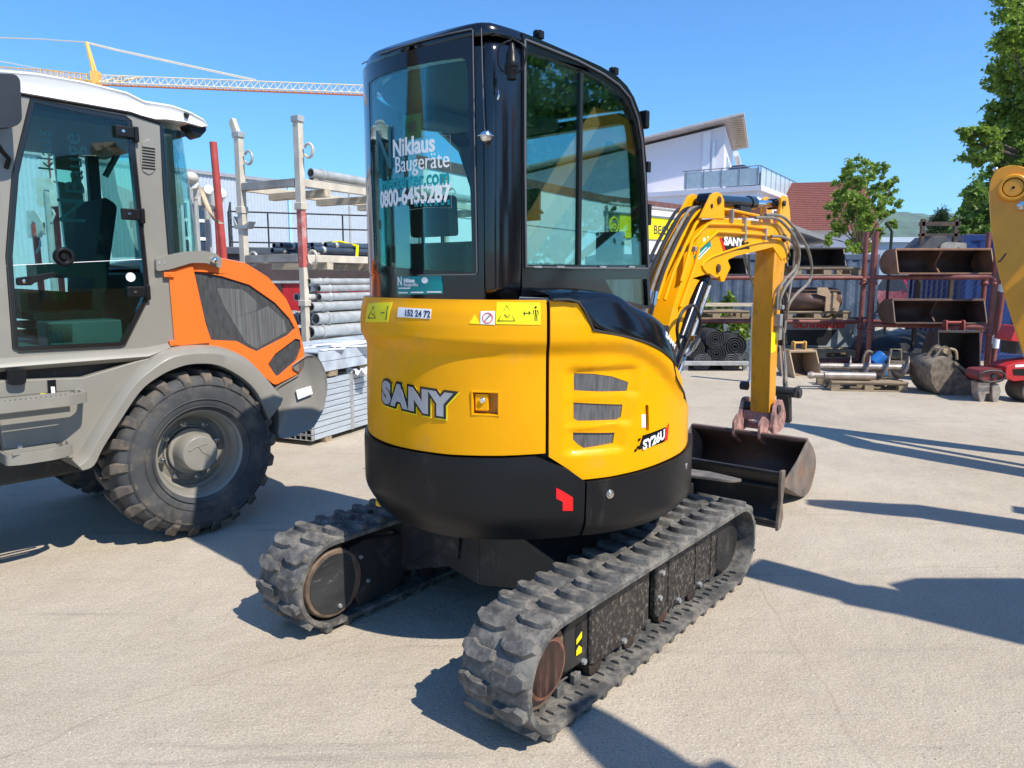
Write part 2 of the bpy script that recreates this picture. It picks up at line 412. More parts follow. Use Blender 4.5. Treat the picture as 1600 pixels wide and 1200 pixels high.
def track_path(hl=1.03, r=.208):
    """belt outer surface: list of (y, z, ny, nz, s)"""
    L1 = 2 * (hl - .23); arc = pi * r; tot = 2 * L1 + 2 * arc
    c = hl - .23; zc = .23
    def f(s, d=0.0):
        s = s % tot
        if s < L1: y = -c + s; return (y, zc + r + d, 0, 1)          # top run, rear to front
        s -= L1
        if s < arc:
            a = pi / 2 - s / r; return (c + (r + d) * cos(a), zc + (r + d) * sin(a), cos(a), sin(a))
        s -= arc
        if s < L1: return (c - s, zc - r - d, 0, -1)
        s -= L1; a = -pi / 2 - s / r
        return (-c + (r + d) * cos(a), zc + (r + d) * sin(a), cos(a), sin(a))
    return f, tot
def make_track(xc):
    f, tot = track_path(); hw = .15
    m = MB(); N = 120; rows = []
    for i in range(N):
        s = tot * i / N
        o = f(s); inn = f(s, -.028); e = f(s, -.008)
        rows.append([(xc - hw, e[0], e[1]), (xc - hw + .012, o[0], o[1]), (xc + hw - .012, o[0], o[1]), (xc + hw, e[0], e[1]), (xc + hw, inn[0], inn[1]), (xc - hw, inn[0], inn[1])])
    rows.append(rows[0]); m.loft(rows, closed=False)
    n = len(rows[0])
    for i in range(N):   # close the ring between last and first column
        pass
    vs = [p for r in rows for p in r]
    m._poly(vs, [(i * n + n - 1, i * n, (i + 1) * n, (i + 1) * n + n - 1) for i in range(N)])
    # lugs: two staggered rows of skewed blocks
    NL = 40; pit = tot / NL
    for i in range(NL):
        for side in (-1, 1):
            s0 = pit * (i + (.5 if side > 0 else 0)) + random.uniform(-.002, .002)
            # block outline (w from belt centre outward, s along belt)
            bl = [(.004, -.018), (.032, -.036), (.112, -.034), (.146, -.006), (.146, .026), (.108, .036), (.078, .018), (.004, .020)]
            bo = [(w, q) for w, q in bl]
            tp = []
            cw = sum(w for w, q in bo) / len(bo); cq = sum(q for w, q in bo) / len(bo)
            for w, q in bo: tp.append((cw + (w - cw) * .93, cq + (q - cq) * .80))
            hgt = .022 + random.uniform(-.002, .001)
            A = [];
            for (w, q) in bo:
                y, z, _, _ = f(s0 + q, -.003); A.append((xc + side * w, y, z))
            for (w, q) in tp:
                y, z, _, _ = f(s0 + q, hgt); A.append((xc + side * w, y, z))
            k = len(bo)
            m._poly(A, [tuple(range(k)), tuple(range(2 * k - 1, k - 1, -1))] + [(j, (j + 1) % k, k + (j + 1) % k, k + j) for j in range(k)])
    b = m.build('crawler_track', RUB, ex, bevel=.002, segs=2, smooth=40, weld=False)
    # steel bit marks and guide teeth on the inside of the belt
    t = MB()
    for i in range(NL):
        s0 = pit * i
        for w in (-.035, .035):
            y, z, ny, nz = f(s0, -.048)
            t.box((xc + w, y, z), (.022, .045 if abs(nz) > .9 else .03, .04 if abs(nz) > .9 else .045))
    sx = 1 if xc > 0 else -1
    for i in range(NL * 2):
        y, z, ny, nz = f(pit * i / 2, -.033)
        if z < .2 and abs(nz) > .9: t.box((xc + sx * (.083 + .012 * (i % 2)), y, z), (.035, .012, .014))
    t.build('guide_teeth', RUB, b, bevel=.003)
    return b
for xc in (-.625, .625): make_track(xc)
# track side frames
for sx in (-1, 1):
    xc = .625 * sx
    m = MB()
    pr = [(-.66, .13), (-.60, .10), (.66, .10), (.70, .14), (.70, .31), (.66, .345), (-.60, .345), (-.66, .31)]
    m.prism(pr, 'x', xc - sx * .06, xc + sx * .025)
    fr = m.build('track_frame', BLKD, ex, bevel=.008)
    # outer guard plates, worn, with a gap between them
    for (a, b) in ((-.50, -.03), (.035, .70)):
        g1 = MB()
        o = xc + sx * .03; g1.prism([(a, .115), (a + .02, .092), (b - .03, .092), (b, .12), (b, .335), (b - .015, .358), (a + .02, .358), (a, .34)], 'x', o, o + sx * .04)
        g1.build('guard_plate', BLKS, fr, bevel=.012, segs=3)
    g2 = MB()
    for yy in (.14, .42, .60): g2.bx(xc + sx * .066, xc + sx * .075, yy, yy + .012, .13, .33)
    g2.bx(xc + sx * .066, xc + sx * .073, .16, .40, .2, .212)
    g2.build('weld_seam', BLKS, fr, bevel=.002)
    # rollers
    for yy in (-.45, -.18, .12, .42):
        r = MB(); r.lathe([(.025, -.085), (.045, -.08), (.045, -.05), (.035, -.045), (.035, .045), (.045, .05), (.045, .08), (.025, .085)], (xc - sx * .02, yy, .088), (1, 0, 0), 20)
        r.build('roller', DKST, fr, bevel=0)
    h = MB(); h.prism([(-.66, .14), (-.5, .13), (-.5, .335), (-.62, .335), (-.66, .31)], 'x', xc + sx * .03, xc + sx * .055); h.build('end_plate', BLKD, fr, bevel=.006)
    hh = MB(); hh.prism(rounded([(-.585, .175), (-.545, .175), (-.545, .30), (-.585, .30)], .01), 'x', xc + sx * .053, xc + sx * .0575); hh.build('adjuster_opening', mat('deep_black', (.004, .004, .004), .9), fr)
    st = MB(); st.prism([(-.583, .18), (-.547, .18), (-.547, .20), (-.565, .215), (-.583, .20)], 'x', xc + sx * .056, xc + sx * .0585); st.prism([(-.583, .225), (-.547, .24), (-.547, .265), (-.583, .245)], 'x', xc + sx * .056, xc + sx * .0585)
    st.build('arrow_sticker', YELB, fr)
    bo = MB()
    for yy, zz in ((.08, .30), (.06, .19), (-.53, .135), (-.25, .112), (.25, .112), (.48, .112)):
        bo.lathe([(.0, .012), (.012, .012), (.014, 0)], (xc + sx * (.055 if yy < -.5 else .070), yy, zz), (sx, 0, 0), 6)
    bo.build('bolt', GALV, fr)
    # front idler and rear sprocket
    i = MB(); i.lathe([(.04, -.07), (.15, -.07), (.172, -.03), (.172, .03), (.15, .07), (.04, .07)], (xc, .80, .23), (1, 0, 0), 32); i.build('idler_wheel', BLKD, ex, bevel=.004)
    s = MB(); s.lathe([(.05, -.035), (.165, -.03), (.17, -.02), (.17, .02), (.165, .03), (.05, .035)], (xc, -.80, .23), (1, 0, 0), 22); s.build('sprocket', BLKD, ex, bevel=.004)
# final drive caps: rusty domed cap outside, scraped motor cover inside
for sx in (-1, 1):
    xc = .625 * sx
    m = MB(); m.lathe([(.122, -.06), (.122, .065), (.112, .08), (.104, .082)], (xc, -.80, .23), (sx, 0, 0), 40)
    o = m.build('final_drive_cap', mat('rusty_red_steel', (.20, .085, .055), .45, var=.5, scale=14, dirt=(.34, .17, .12), damt=.6, dscale=11, dthr=.5), ex, bevel=.004)
    m = MB(); m.lathe([(.1, .08), (.097, .0835), (.0, .085)], (xc, -.80, .23), (sx, 0, 0), 40)
    m.build('cap_face', mat('dark_scuffed_steel', (.045, .022, .018), .35, metal=.3, var=.5, scale=9, stretch=(1, 5, .8), dirt=(.2, .1, .08), damt=.6, dscale=6), o, bevel=.001)
    m = MB(); m.lathe([(.155, -.05), (.160, .02), (.160, .125), (.154, .135), (.140, .137)], (xc, -.80, .225), (-sx, 0, 0), 48)
    o = m.build('motor_cover', mat('worn_rim_steel', (.17, .12, .085), .55, metal=.3, var=.4, scale=20), ex, bevel=.003)
    arc = [(-.80 + .138 * cos(t), .225 + .138 * sin(t)) for t in [R_(a) for a in range(48, 312, 8)]]
    m = MB(); m.prism(arc + [(-.70, .16), (-.685, .225), (-.70, .30)], 'x', xc - sx * .130, xc - sx * .141)
    m.build('cover_plate', mat('scraped_cover', (.045, .046, .047), .4, metal=.3, var=.4, scale=4, dirt=(.26, .25, .23), damt=.7, dscale=16, dthr=.56, stretch=(1, .5, 1.8)), o, bevel=.002)
    m = MB(); m.prism([(-.685, .15), (-.66, .06), (-.40, .08), (-.35, .16), (-.35, .34), (-.60, .38), (-.70, .36)], 'x', xc - sx * .06, xc - sx * .126)
    m.build('motor_bracket', BLKD, ex, bevel=.01)
    b2 = MB()
    for yy, zz in ((-.64, .30), (-.60, .17), (-.78, .112)): b2.lathe([(.0, .008), (.009, .008), (.011, 0)], (xc - sx * (.141 if yy < -.7 else .126), yy, zz), (-sx, 0, 0), 8)
    b2.build('bolt', GALV, o)
# cross frame
m = MB()
for sx in (-1, 1):
    m.prism([(sx * .56, .17), (sx * .50, .17), (sx * .30, .30), (sx * .12, .30), (sx * .1, .50), (sx * .25, .50), (sx * .52, .40), (sx * .56, .38)], 'y', -.38, .42)
    m.prism([(sx * .56, .13), (sx * .45, .16), (sx * .2, .24), (0, .20), (0, .50), (sx * .3, .48), (sx * .56, .36)], 'y', -.36, -.335)
m.bx(-.3, .3, -.30, .40, .26, .5)
m.cyl((0, 0, .42), (0, 0, .57), .36, seg=40)
cf = m.build('cross_frame', BLKD, ex, bevel=.008)
p = EX.y(612, 853, -.36); q = EX.y(628, 843, -.36)
m = MB(); m.bx(-.452, -.378, -.3625, -.360, .375, .44); st = m.build('tie_down_sticker', mat('amber_decal', (.85, .45, .01), .4), cf)
m = MB(); m.bx(-.435, -.395, -.3635, -.3625, .41, .414); m.bx(-.43, -.426, -.3635, -.3625, .39, .412); m.bx(-.404, -.40, -.3635, -.3625, .39, .412); m.tube([(-.428, -.363, .393), (-.415, -.363, .386), (-.402, -.363, .393)], .002); m.build('hook_symbol', BLK, st)
# blade with its arms
m = MB()
for sx in (-1, 1):
    m.prism([(.38, .24), (1.40, .20), (1.40, .34), (.9, .36), (.38, .40)], 'x', sx * .20 - .035, sx * .20 + .035)
m.bx(-.23, .23, .85, .95, .2, .32)
ba = m.build('blade_arm', BLKD, ex, bevel=.008)
m = MB()
cur = smooth2([(1.40, .49), (1.425, .44), (1.44, .36), (1.435, .28), (1.40, .215), (1.36, .18)], 4)
m.prism(cur + [(a - .02, b) for a, b in reversed(cur)], 'x', -.76, .76)
bl = m.build('blade', mat('blade_black', (.02, .019, .019), .4, var=.2, dirt=(.16, .13, .11), damt=.5, dscale=6, dthr=.58), ex, bevel=.003)
m = MB(); m.bx(-.76, .76, 1.375, 1.40, .475, .498); m.tube([(-.75, 1.405, .395), (.75, 1.405, .395)], .012, 10)
m.bx(-.76, .76, 1.345, 1.372, .172, .215); m.build('blade_rib', BLKD, bl, bevel=.004)
m = MB()
for sx in (-1, 1):
    m.prism([(1.345, .16), (1.40, .17), (1.425, .22), (1.405, .33), (1.43, .42), (1.425, .505), (1.37, .51), (1.355, .44), (1.375, .34), (1.35, .24)], 'x', sx * .76, sx * .778)
m.build('blade_end_plate', mat('scuffed_brown_steel', (.17, .13, .10), .55, var=.35, scale=9, dirt=(.06, .04, .03), damt=.7, dscale=8), bl, bevel=.003)
m = MB(); m.prism(rounded([(.72, .66), (.95, .70), (.985, .76), (.80, .80), (.62, .78)], .02), 'z', .50, .512, f=lambda x, y, z: (x - .22, y + .05, z + .07)); m.build('step_plate', mat('worn_step_steel', (.20, .17, .14), .5, metal=.3, var=.4, scale=18), ex, bevel=.002)

# ---- upper structure
RC = .775
def CY(pts, R=RC): return [EX.cyl(a, b, R) for a, b in pts]
def cyl_map(Rf, dr=0.0):
    def f(a, z):
        r = Rf(a, z) + dr; t = R_(a); return (r * sin(t), -r * cos(t), z)
    return f
up = MB(); up.cyl((0, 0, .575), (0, 0, .60), .66, seg=48); up.cyl((0, 0, .60), (0, 0, .92), .70, seg=48); up.bx(-.66, .52, 0, .55, .585, .90)
up.build('turntable_platform', BLKD, ex, bevel=.01)
inner = MB(); inner.prism([(.70 * sin(R_(a)), -.70 * cos(R_(a))) for a in range(-84, 97, 6)] + [(.5, .2), (-.62, .2)], 'z', .9, 1.40); inner.prism([(.69 * sin(R_(a)), -.69 * cos(R_(a))) for a in range(-84, 61, 6)] + [(.3, .1), (-.62, .1)], 'z', 1.40, 1.505); inner.bx(-.62, .3, .1, .42, .9, 1.0); inner.build('engine_bay', BLKD, ex)

def ridge(a, z):
    """panel relief: upper belt stands proud above a crease that drops toward the front"""
    zc = 1.335 if a < 60 else 1.335 - .33 * ss(60, 112, a) ** 1.3
    up_ = min(max((z - zc + .022) / .05, 0), 1)
    top = -.012 * ss(1.46, 1.52, z) if a < 50 else 0
    f_ = ss(84, 104, a); up_ = up_ * (1 - f_) + .35 * f_
    return .755 + .025 * up_ - .004 * min(max((z - zc - .09) / .03, 0), 1) + top + .006 * ss(zc - .05, zc - .35, z)
def rear_R(a, z): return ridge(a, z)
def side_R(a, z):
    R = ridge(a, z)
    return R - .02 * ss(95, 130, a)
# rear door
rd_out = [(-84, 1.518), (-60, 1.518), (-20, 1.519), (42.6, 1.519), (42.6, .938), (30, .927), (14, .917), (-10, .912), (-84, .912)]
latch = [EX.cyl(a, b, .757) for a, b in ((739, 613), (778, 613), (778, 648), (739, 648))]
m = MB(); m.slab(rd_out, [latch], cyl_map(rear_R), cyl_map(rear_R, -.03), 2.5, .0135)
rear = m.build('rear_door', YEL, ex, bevel=.006, segs=3, smooth=50)
a0, a1 = latch[0][0], latch[1][0]; z1, z0 = latch[0][1], latch[2][1]
def rc(a, z, d): t = R_(a); r = .757 + d; return (r * sin(t), -r * cos(t), z)
m = MB(); e = .5
for (b0, b1, y0, y1) in ((a0 - e, a1 + e, z1, z1 + .007), (a0 - e, a1 + e, z0 - .007, z0), (a0 - e, a0, z0, z1), (a1, a1 + e, z0, z1)):
    m.hexa([rc(b0, y0, -.02), rc(b1, y0, -.02), rc(b1, y0, .006), rc(b0, y0, .006), rc(b0, y1, -.02), rc(b1, y1, -.02), rc(b1, y1, .006), rc(b0, y1, .006)])
lt = m.build('latch_frame', YEL, rear, bevel=.002)
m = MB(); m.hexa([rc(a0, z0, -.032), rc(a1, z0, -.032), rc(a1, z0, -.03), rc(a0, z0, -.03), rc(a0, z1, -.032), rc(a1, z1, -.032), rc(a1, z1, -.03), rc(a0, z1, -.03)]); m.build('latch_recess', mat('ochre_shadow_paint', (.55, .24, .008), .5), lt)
am = a0 + (a1 - a0) * .60
m = MB(); m.hexa([rc(a0 + .5, z0 + .012, -.028), rc(am, z0 + .012, -.028), rc(am, z0 + .012, -.004), rc(a0 + .5, z0 + .012, -.004), rc(a0 + .5, z1 - .006, -.028), rc(am, z1 - .006, -.028), rc(am, z1 - .006, -.004), rc(a0 + .5, z1 - .006, -.004)]); m.build('latch_handle', YEL, lt, bevel=.003)
c = rc(a0 + (a1 - a0) * .38, z1 - .03, -.004); t = R_(a0 + 1.5)
m = MB(); m.lathe([(.012, 0), (.012, .006), (.009, .009), (.0, .009)], c, (sin(t), -cos(t), 0), 20); m.build('lock_cylinder', CHRM, lt)
# right hand side door with three louvre openings
sd_out = CY([(861, 470), (885, 472), (903, 474), (909, 484), (925, 511), (933, 518), (965, 524), (1000, 533), (1030, 548), (1052, 567), (1066, 590)]) + [(98, 1.09), (112, 1.02), (120, .99), (120, .885), (108, .872)] + CY([(1068, 706), (1040, 722), (1000, 736), (955, 746), (912, 751), (887, 733), (861, 715)])
sd_out[0] = (43.6, sd_out[0][1]); sd_out[-1] = (43.6, sd_out[-1][1])
v1 = CY([(899, 584), (930, 585), (960, 589), (987, 598), (984, 612), (940, 613), (899, 611)], .76)
v2 = CY([(898, 630), (977, 633), (974, 653), (968, 657), (905, 659), (898, 655)], .76)
v3 = CY([(897, 677), (964, 677), (961, 694), (915, 702), (905, 696), (897, 688)], .76)
slot = CY([(1009, 634), (1011, 632), (1014, 634), (1014, 672), (1012, 675), (1009, 673)], .76)
def lou(a, z):
    R = side_R(a, z)
    for v in (v1, v2, v3):
        xs = [q[0] for q in v]; zs = [q[1] for q in v]
        da = max(min(xs) - a, 0, a - max(xs)) / 4.0; dz = max(min(zs) - z, 0, z - max(zs)) / .028
        dd = (da * da + dz * dz) ** .5
        if dd < 1: R -= .016 * (1 - ss(0, 1, dd))
    return R
m = MB(); m.slab(sd_out, [v1, v2, v3, slot], cyl_map(lou), cyl_map(lou, -.022), 1.5, .014)
side = m.build('side_door', YEL, ex, bevel=.004, segs=2, smooth=45)
for v in (v1, v2, v3):
    vv = [(a + (1 if a > 50 else -1) * 0, z) for a, z in v]
    m = MB(); m.slab(vv, None, cyl_map(lambda a, z: .738), cyl_map(lambda a, z: .734), 3, .05); m.build('louvre_mesh', mat('louvre_mesh_grey', (.10, .10, .10), .6, var=.35, scale=30, stretch=(3, 3, .5)), side)
m = MB(); m.slab(slot, None, cyl_map(lambda a, z: .74), cyl_map(lambda a, z: .737)); m.build('slot_back', mat('deep_black', (0, 0, 0)), side)
# black lower belt: counterweight and right skirt
def cw_R(a, z): return .778 - .065 * ss(.70, .545, z) ** 1.3 - .006 * ss(.86, .93, z)
zr = lambda a: .592 - .03 * math.exp(-((a - 5) / 28) ** 2)
cwo = [(-88, .903), (-40, .903), (-10, .903), (14, .908), (30, .918), (39.5, .928)] + CY([(886, 733), (914, 752)]) 
cwo += [(cwo[-1][0] - .3, .594)] + [(a, zr(a)) for a in (45, 35, 25, 15, 5, -5, -15, -30, -50, -70, -88)]
m = MB(); m.slab(cwo, None, cyl_map(cw_R), cyl_map(cw_R, -.06), 3, .03)
cwt = m.build('counterweight', BLKM, ex, bevel=.014, segs=3, smooth=50)
sk = CY([(917, 754), (957, 748), (1002, 738), (1042, 724), (1069, 708)]) + [(108, .868), (120, .88), (120, .66), (105, .62), (90, .6), (75, .594)]
sk.append((sk[0][0] - .3, .594))
m = MB(); m.slab(sk, None, cyl_map(lambda a, z: .776 - .05 * ss(.66, .56, z)), cyl_map(lambda a, z: .74 - .05 * ss(.66, .56, z)), 3, .03)
skirt = m.build('side_skirt', BLKM, ex, bevel=.006, segs=2, smooth=50)
def onc(parent, px, py, R, name, m_, prof, seg=20):
    a, z = EX.cyl(px, py, R); t = R_(a); mm = MB(); mm.lathe(prof, (R * sin(t), -R * cos(t), z), (sin(t), -cos(t), 0), seg); return mm.build(name, m_, parent, bevel=.001)
onc(skirt, 953, 772, .776, 'skirt_bolt', STEEL, [(.018, -.002), (.018, .003), (.011, .004), (.010, .007), (0, .007)])
onc(skirt, 1072, 728, .776, 'skirt_bolt', STEEL, [(.015, -.002), (.015, .003), (.0, .005)])
def decal(parent, name, m_, pts, R, d=.0025, holes=None, Rf=None):
    rf = Rf or (lambda a, z: R)
    mm = MB(); mm.slab(CY(pts, R), holes, cyl_map(rf, d), cyl_map(rf, d - .002), 2, .03); return mm.build(name, m_, parent)
decal(cwt, 'red_reflector', RED, [(869, 762), (877, 766), (895, 777), (895, 798), (879, 798), (879, 784), (869, 779)], .778)
decal(cwt, 'warning_sticker', mat('amber_decal', (1, 1, 1)), [(588, 780), (596, 792), (588, 790)], .775)
# stickers on the rear door
T = rear_R
def ck(name, m_, px, R=.768, d=.0022, par=None): return decal(par or rear, name, m_, px, R, d, Rf=T)
k = ck('crush_warning_sticker', YELB, [(776, 472), (844, 473), (844, 507), (776, 506)])
for pts in ([(779, 501), (792, 477), (805, 501)],):
    cy = CY(pts, .768); mm = MB(); P3 = [cyl_map(T, .003)(a, z) for a, z in cy]; mm.tube(P3 + [P3[0]], .0016, 6); mm.tube([cyl_map(T, .003)(*q) for q in CY([(789, 491), (794, 496), (797, 491)], .768)], .0014, 6)
    mm.tube([cyl_map(T, .003)(*q) for q in CY([(818, 489), (829, 489)], .768)], .0014, 6)
    mm.tube([cyl_map(T, .003)(*q) for q in CY([(821, 486), (818, 489), (821, 492)], .768)], .0014, 6); mm.tube([cyl_map(T, .003)(*q) for q in CY([(826, 486), (829, 489), (826, 492)], .768)], .0014, 6)
    q = cyl_map(T, .003)(*EX.cyl(837, 480, .768)); mm.ball(q, .0045)
    for l in ([(837, 484), (837, 491)], [(834, 484), (833, 491)], [(840, 484), (841, 491)], [(836, 491), (836, 501)], [(838.5, 491), (839, 501)]): mm.tube([cyl_map(T, .003)(*w) for w in CY(l, .768)], .0024 if l[0][0] == 837 else .0016, 6)
    mm.build('warning_symbol', BLK, k)
k = ck('crush_warning_sticker', YELB, [(577, 474), (613, 472), (610, 503), (576, 503)])
mm = MB()
for l in ([(580, 497), (586, 479), (591, 497), (580, 497)], [(585, 489), (588, 493)], [(599, 489), (604, 488)], [(608, 478), (607.5, 500)]): mm.tube([cyl_map(T, .003)(*w) for w in CY(l, .768)], .0022, 6)
mm.build('warning_symbol', BLK, k)
k = ck('number_sticker', WHTD, [(624, 480), (675.5, 483), (675, 498), (624, 495)])
def ctext(parent, name, m_, body, px, py, R, size, Rf=None, d=.003, slope=0., pxr=None, **kw):
    a0, z0 = EX.cyl(px, py, R); rf = Rf or (lambda a, z: R)
    mm = MB(); f = lambda x, y, z: cyl_map(rf, d + max(z, -.0005))(a0 + math.degrees(x / R), z0 + y + slope * x)
    mm.text(body, size, f, **kw); return mm.build(name, m_, parent)
ctext(k, 'number_lettering', mat('dark_blue_print', (.02, .03, .09), .5), '152 24 72', 654, 494.5, .768, .036, T, off=.0006, sx=.92, slope=-.02)
ck('small_warning_triangle', YELB, [(735, 505), (743, 491), (751, 506)])
k = ck('no_spray_sticker', WHTD, [(752, 486), (774, 486), (774, 507), (752, 506)])
ca, cz = EX.cyl(763, 496.5, .768); ring = [cyl_map(T, .003)(ca + math.degrees(.0185 / .768) * cos(t * pi / 12), cz + .0185 * sin(t * pi / 12)) for t in range(25)]
mm = MB(); mm.tube(ring, .0016, 6); mm.tube([ring[3], ring[15]], .0016, 6); mm.build('prohibition_ring', RED, k)
mm = MB(); mm.tube([cyl_map(T, .003)(*w) for w in CY([(759, 501), (766, 493)], .768)], .0018, 6); mm.build('symbol', BLK, k)
# raised maker lettering on the rear door: three stacked outlines
LB = rear_R
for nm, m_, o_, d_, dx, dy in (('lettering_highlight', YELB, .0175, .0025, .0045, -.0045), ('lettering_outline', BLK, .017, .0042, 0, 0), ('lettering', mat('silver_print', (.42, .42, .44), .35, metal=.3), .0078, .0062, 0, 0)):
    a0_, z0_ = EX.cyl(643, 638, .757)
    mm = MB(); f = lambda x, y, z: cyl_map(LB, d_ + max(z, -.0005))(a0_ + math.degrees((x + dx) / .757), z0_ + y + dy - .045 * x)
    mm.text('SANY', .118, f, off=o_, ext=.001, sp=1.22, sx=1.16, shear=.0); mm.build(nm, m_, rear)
# model plate on the side door
k = decal(side, 'model_plate', BLK, [(996, 702), (1003, 680), (1039, 667), (1036, 690)], .757, .0025, Rf=side_R)
ctext(k, 'model_lettering', WHTD, 'SY26U', 1020.5, 693, .757, .052, side_R, d=.0042, off=.0022, slope=.20, sx=.98)
decal(side, 'red_stripe', RED, [(1037, 689), (1038.5, 671), (1044, 661), (1041, 687)], .757, .0032, Rf=side_R)
for i, (x, y) in enumerate(((996, 685), (1000, 691), (994, 697), (990.5, 701.5))): decal(side, 'checker_mark', BLK, [(x, y), (x + 3.6, y - 1.2), (x + 2.4, y + 3), (x - 1.2, y + 4)], .757, .003, Rf=side_R)
decal(side, 'white_sticker', WHTD, [(1001, 648), (1007.5, 647), (1007.5, 667), (1001, 668)], .757, .0025, Rf=side_R)

# ---- black hood over the right side
low = [(856, 469), (885, 470), (903, 471.5), (910, 483), (926, 510), (945, 519), (975, 524), (1004, 532), (1032, 546), (1054, 566), (1068, 590), (1073, 612)]
upp = [(856, 459), (885, 456), (912, 455), (940, 456), (965, 458), (978, 466), (990, 477), (1010, 483), (1034, 498), (1052, 522), (1066, 556), (1072, 590)]
rows = []
for i, ((a, b), (c, d)) in enumerate(zip(low, upp)):
    A = EX.cyl(a, b, .777); B = EX.cyl(c, d, .745)
    if i >= 10: A = (88 + (i - 10) * 9, A[1] - .0); B = (A[0] - 2, B[1])
    def pt(an, z, r): t = R_(an); return Vector((r * sin(t), -r * cos(t), z))
    lo = pt(A[0], A[1] - .004, .779); lo2 = pt(A[0], A[1] + .006, .785); up1 = pt(B[0], B[1] - .02, .755); up2 = pt(B[0], B[1] - .004, .738); up3 = pt(B[0], B[1], .715)
    y = max(up3.y, -.5 + .06 * i); inn = Vector((.375, y if i < 9 else up3.y, B[1] + .012))
    if inn.x > up3.x - .02: inn.x = up3.x - .02
    rows.append([lo, lo2, (lo2 + up1) / 2 + Vector((0, 0, .004)), up1, up2, up3, (up3 + inn) / 2 + Vector((0, 0, .008)), inn])
last = rows[-1]; rows.append([p + Vector((-.05, .12, -.10)) for p in last]); rows.append([p + Vector((-.12, .20, -.3)) for p in last])
m = MB(); m.loft(rows); hood = m.build('side_hood', BLK, ex, thick=.012, smooth=60, subd=1)
m = MB(); m.tube([cyl_map(lambda a, z: .781)(*q) for q in CY([(864, 469), (903, 472), (925, 510.5), (933, 517), (1000, 532), (1035, 549), (1056, 570)], .777)], .005, 8, sm=3); m.build('hood_seal', mat('rubber_seal', (.03, .028, .026), .7), hood)
p = EX.cyl(1054, 525, .76)
ctext(hood, 'hood_sticker', WHTD, 'SANY', 1045, 536, .775, .030, lambda a, z: .781, d=.003, slope=-.8, off=.0015)

# ------------------------------------------------------------ excavator cab
XR = .36; RB = .735; XL = -.70
cab = MB()
ZT = 2.425
# roof side profile (y, z) on the right hand plane
prof = EX.yz([(822, 53), (850, 64), (880, 77), (905, 88), (940, 104), (965, 119), (980, 134), (991, 152), (1000, 176), (1006, 205), (1010, 250), (1013, 330), (1015, 420), (1017, 482)], XR)
prof = [(y, z) for y, z in prof]
frameR_in = EX.yz([(823, 81), (860, 91), (890, 102), (915, 113), (945, 129), (968, 147), (983, 168), (994, 198), (1001, 240), (1006, 310), (1010, 414), (915, 414), (823, 413)], XR)
small_in = EX.yz([(946, 437), (1011, 436), (1013, 478), (968, 468), (955, 455)], XR)
outR = [(prof[0][0] - .02, prof[0][1])] + prof + EX.yz([(985, 482), (938, 468), (820, 464)], XR)
outR[-1] = (outR[0][0], outR[-1][1])
m = MB(); m.slab(outR, [frameR_in, small_in], *flatx(XR, XR - .035))
cabf = m.build('cab_frame', BLK, ex, bevel=.006, segs=2)
# rear right corner post (curved in plan)
tS = R_(24.5)
plan = smooth2([(RB * sin(tS), -RB * cos(tS)), (.338, -.643), (.356, -.58), (XR, outR[0][0])], 5)
def rise(x, y): return 0
rows = []
for (x, y) in plan:
    rows.append([(x, y, 1.50), (x, y, 1.9), (x, y, ZT - .02), (x * .985 - .004, y * .99, ZT + .012), (x * .95, y * .96, ZT + .026), (x * .86, y * .87, ZT + .032), (x * .6, y * .6, ZT + .036)])
m = MB(); m.loft(rows); m.build('corner_post', BLK, cabf, thick=.02, smooth=60, subd=1)
# rear frame on the tail circle
rwin = [EX.cyl(a, b, RB) for a, b in ((578, 130), (600, 117), (650, 103), (700, 94), (722, 91), (729, 96), (731, 110), (739, 421), (735, 425), (700, 424), (640, 420), (592, 414), (587, 408), (581, 260))]
a_l = -78
zt = lambda a: ZT + .0
rout = [(a_l, 1.50), (a_l, zt(0)), (24.5, ZT), (24.5, 1.50)]
m = MB(); m.slab(rout, [rwin], cyl_map(lambda a, z: RB), cyl_map(lambda a, z: RB - .03), 3, .2)
rf = m.build('rear_frame', BLK, cabf, bevel=.005, smooth=50)
rg_out = [EX.cyl(a, b, RB) for a, b in ((567, 112), (600, 93), (650, 77), (700, 65), (736, 58), (739, 62), (745, 424), (742, 428), (660, 428), (585, 428), (577, 424))]
m = MB(); m.slab(rg_out, [rwin], cyl_map(lambda a, z: RB + .005), cyl_map(lambda a, z: RB + .001), 3, .2)
m.build('rear_window_border', mat('ceramic_black_glass', (.008, .009, .012), .05, var=.02), rf)
g = [(a, z) for a, z in rwin]
m = MB(); m.slab(g, None, cyl_map(lambda a, z: RB + .003), cyl_map(lambda a, z: RB - .002), 3, .2)
rglass = m.build('rear_window', GLS, rf, smooth=60)
m = MB(); m.tube([cyl_map(lambda a, z: RB + .006)(*EX.cyl(a, b, RB)) for a, b in ((565, 100), (600, 83), (650, 67), (700, 54), (737, 46), (739.5, 48), (742, 200), (746, 424), (744, 429), (700, 429.5), (660, 430), (580, 430))], .0028, 6)
m.build('rear_window_seal', mat('grey_seal', (.10, .10, .11), .5), rf)
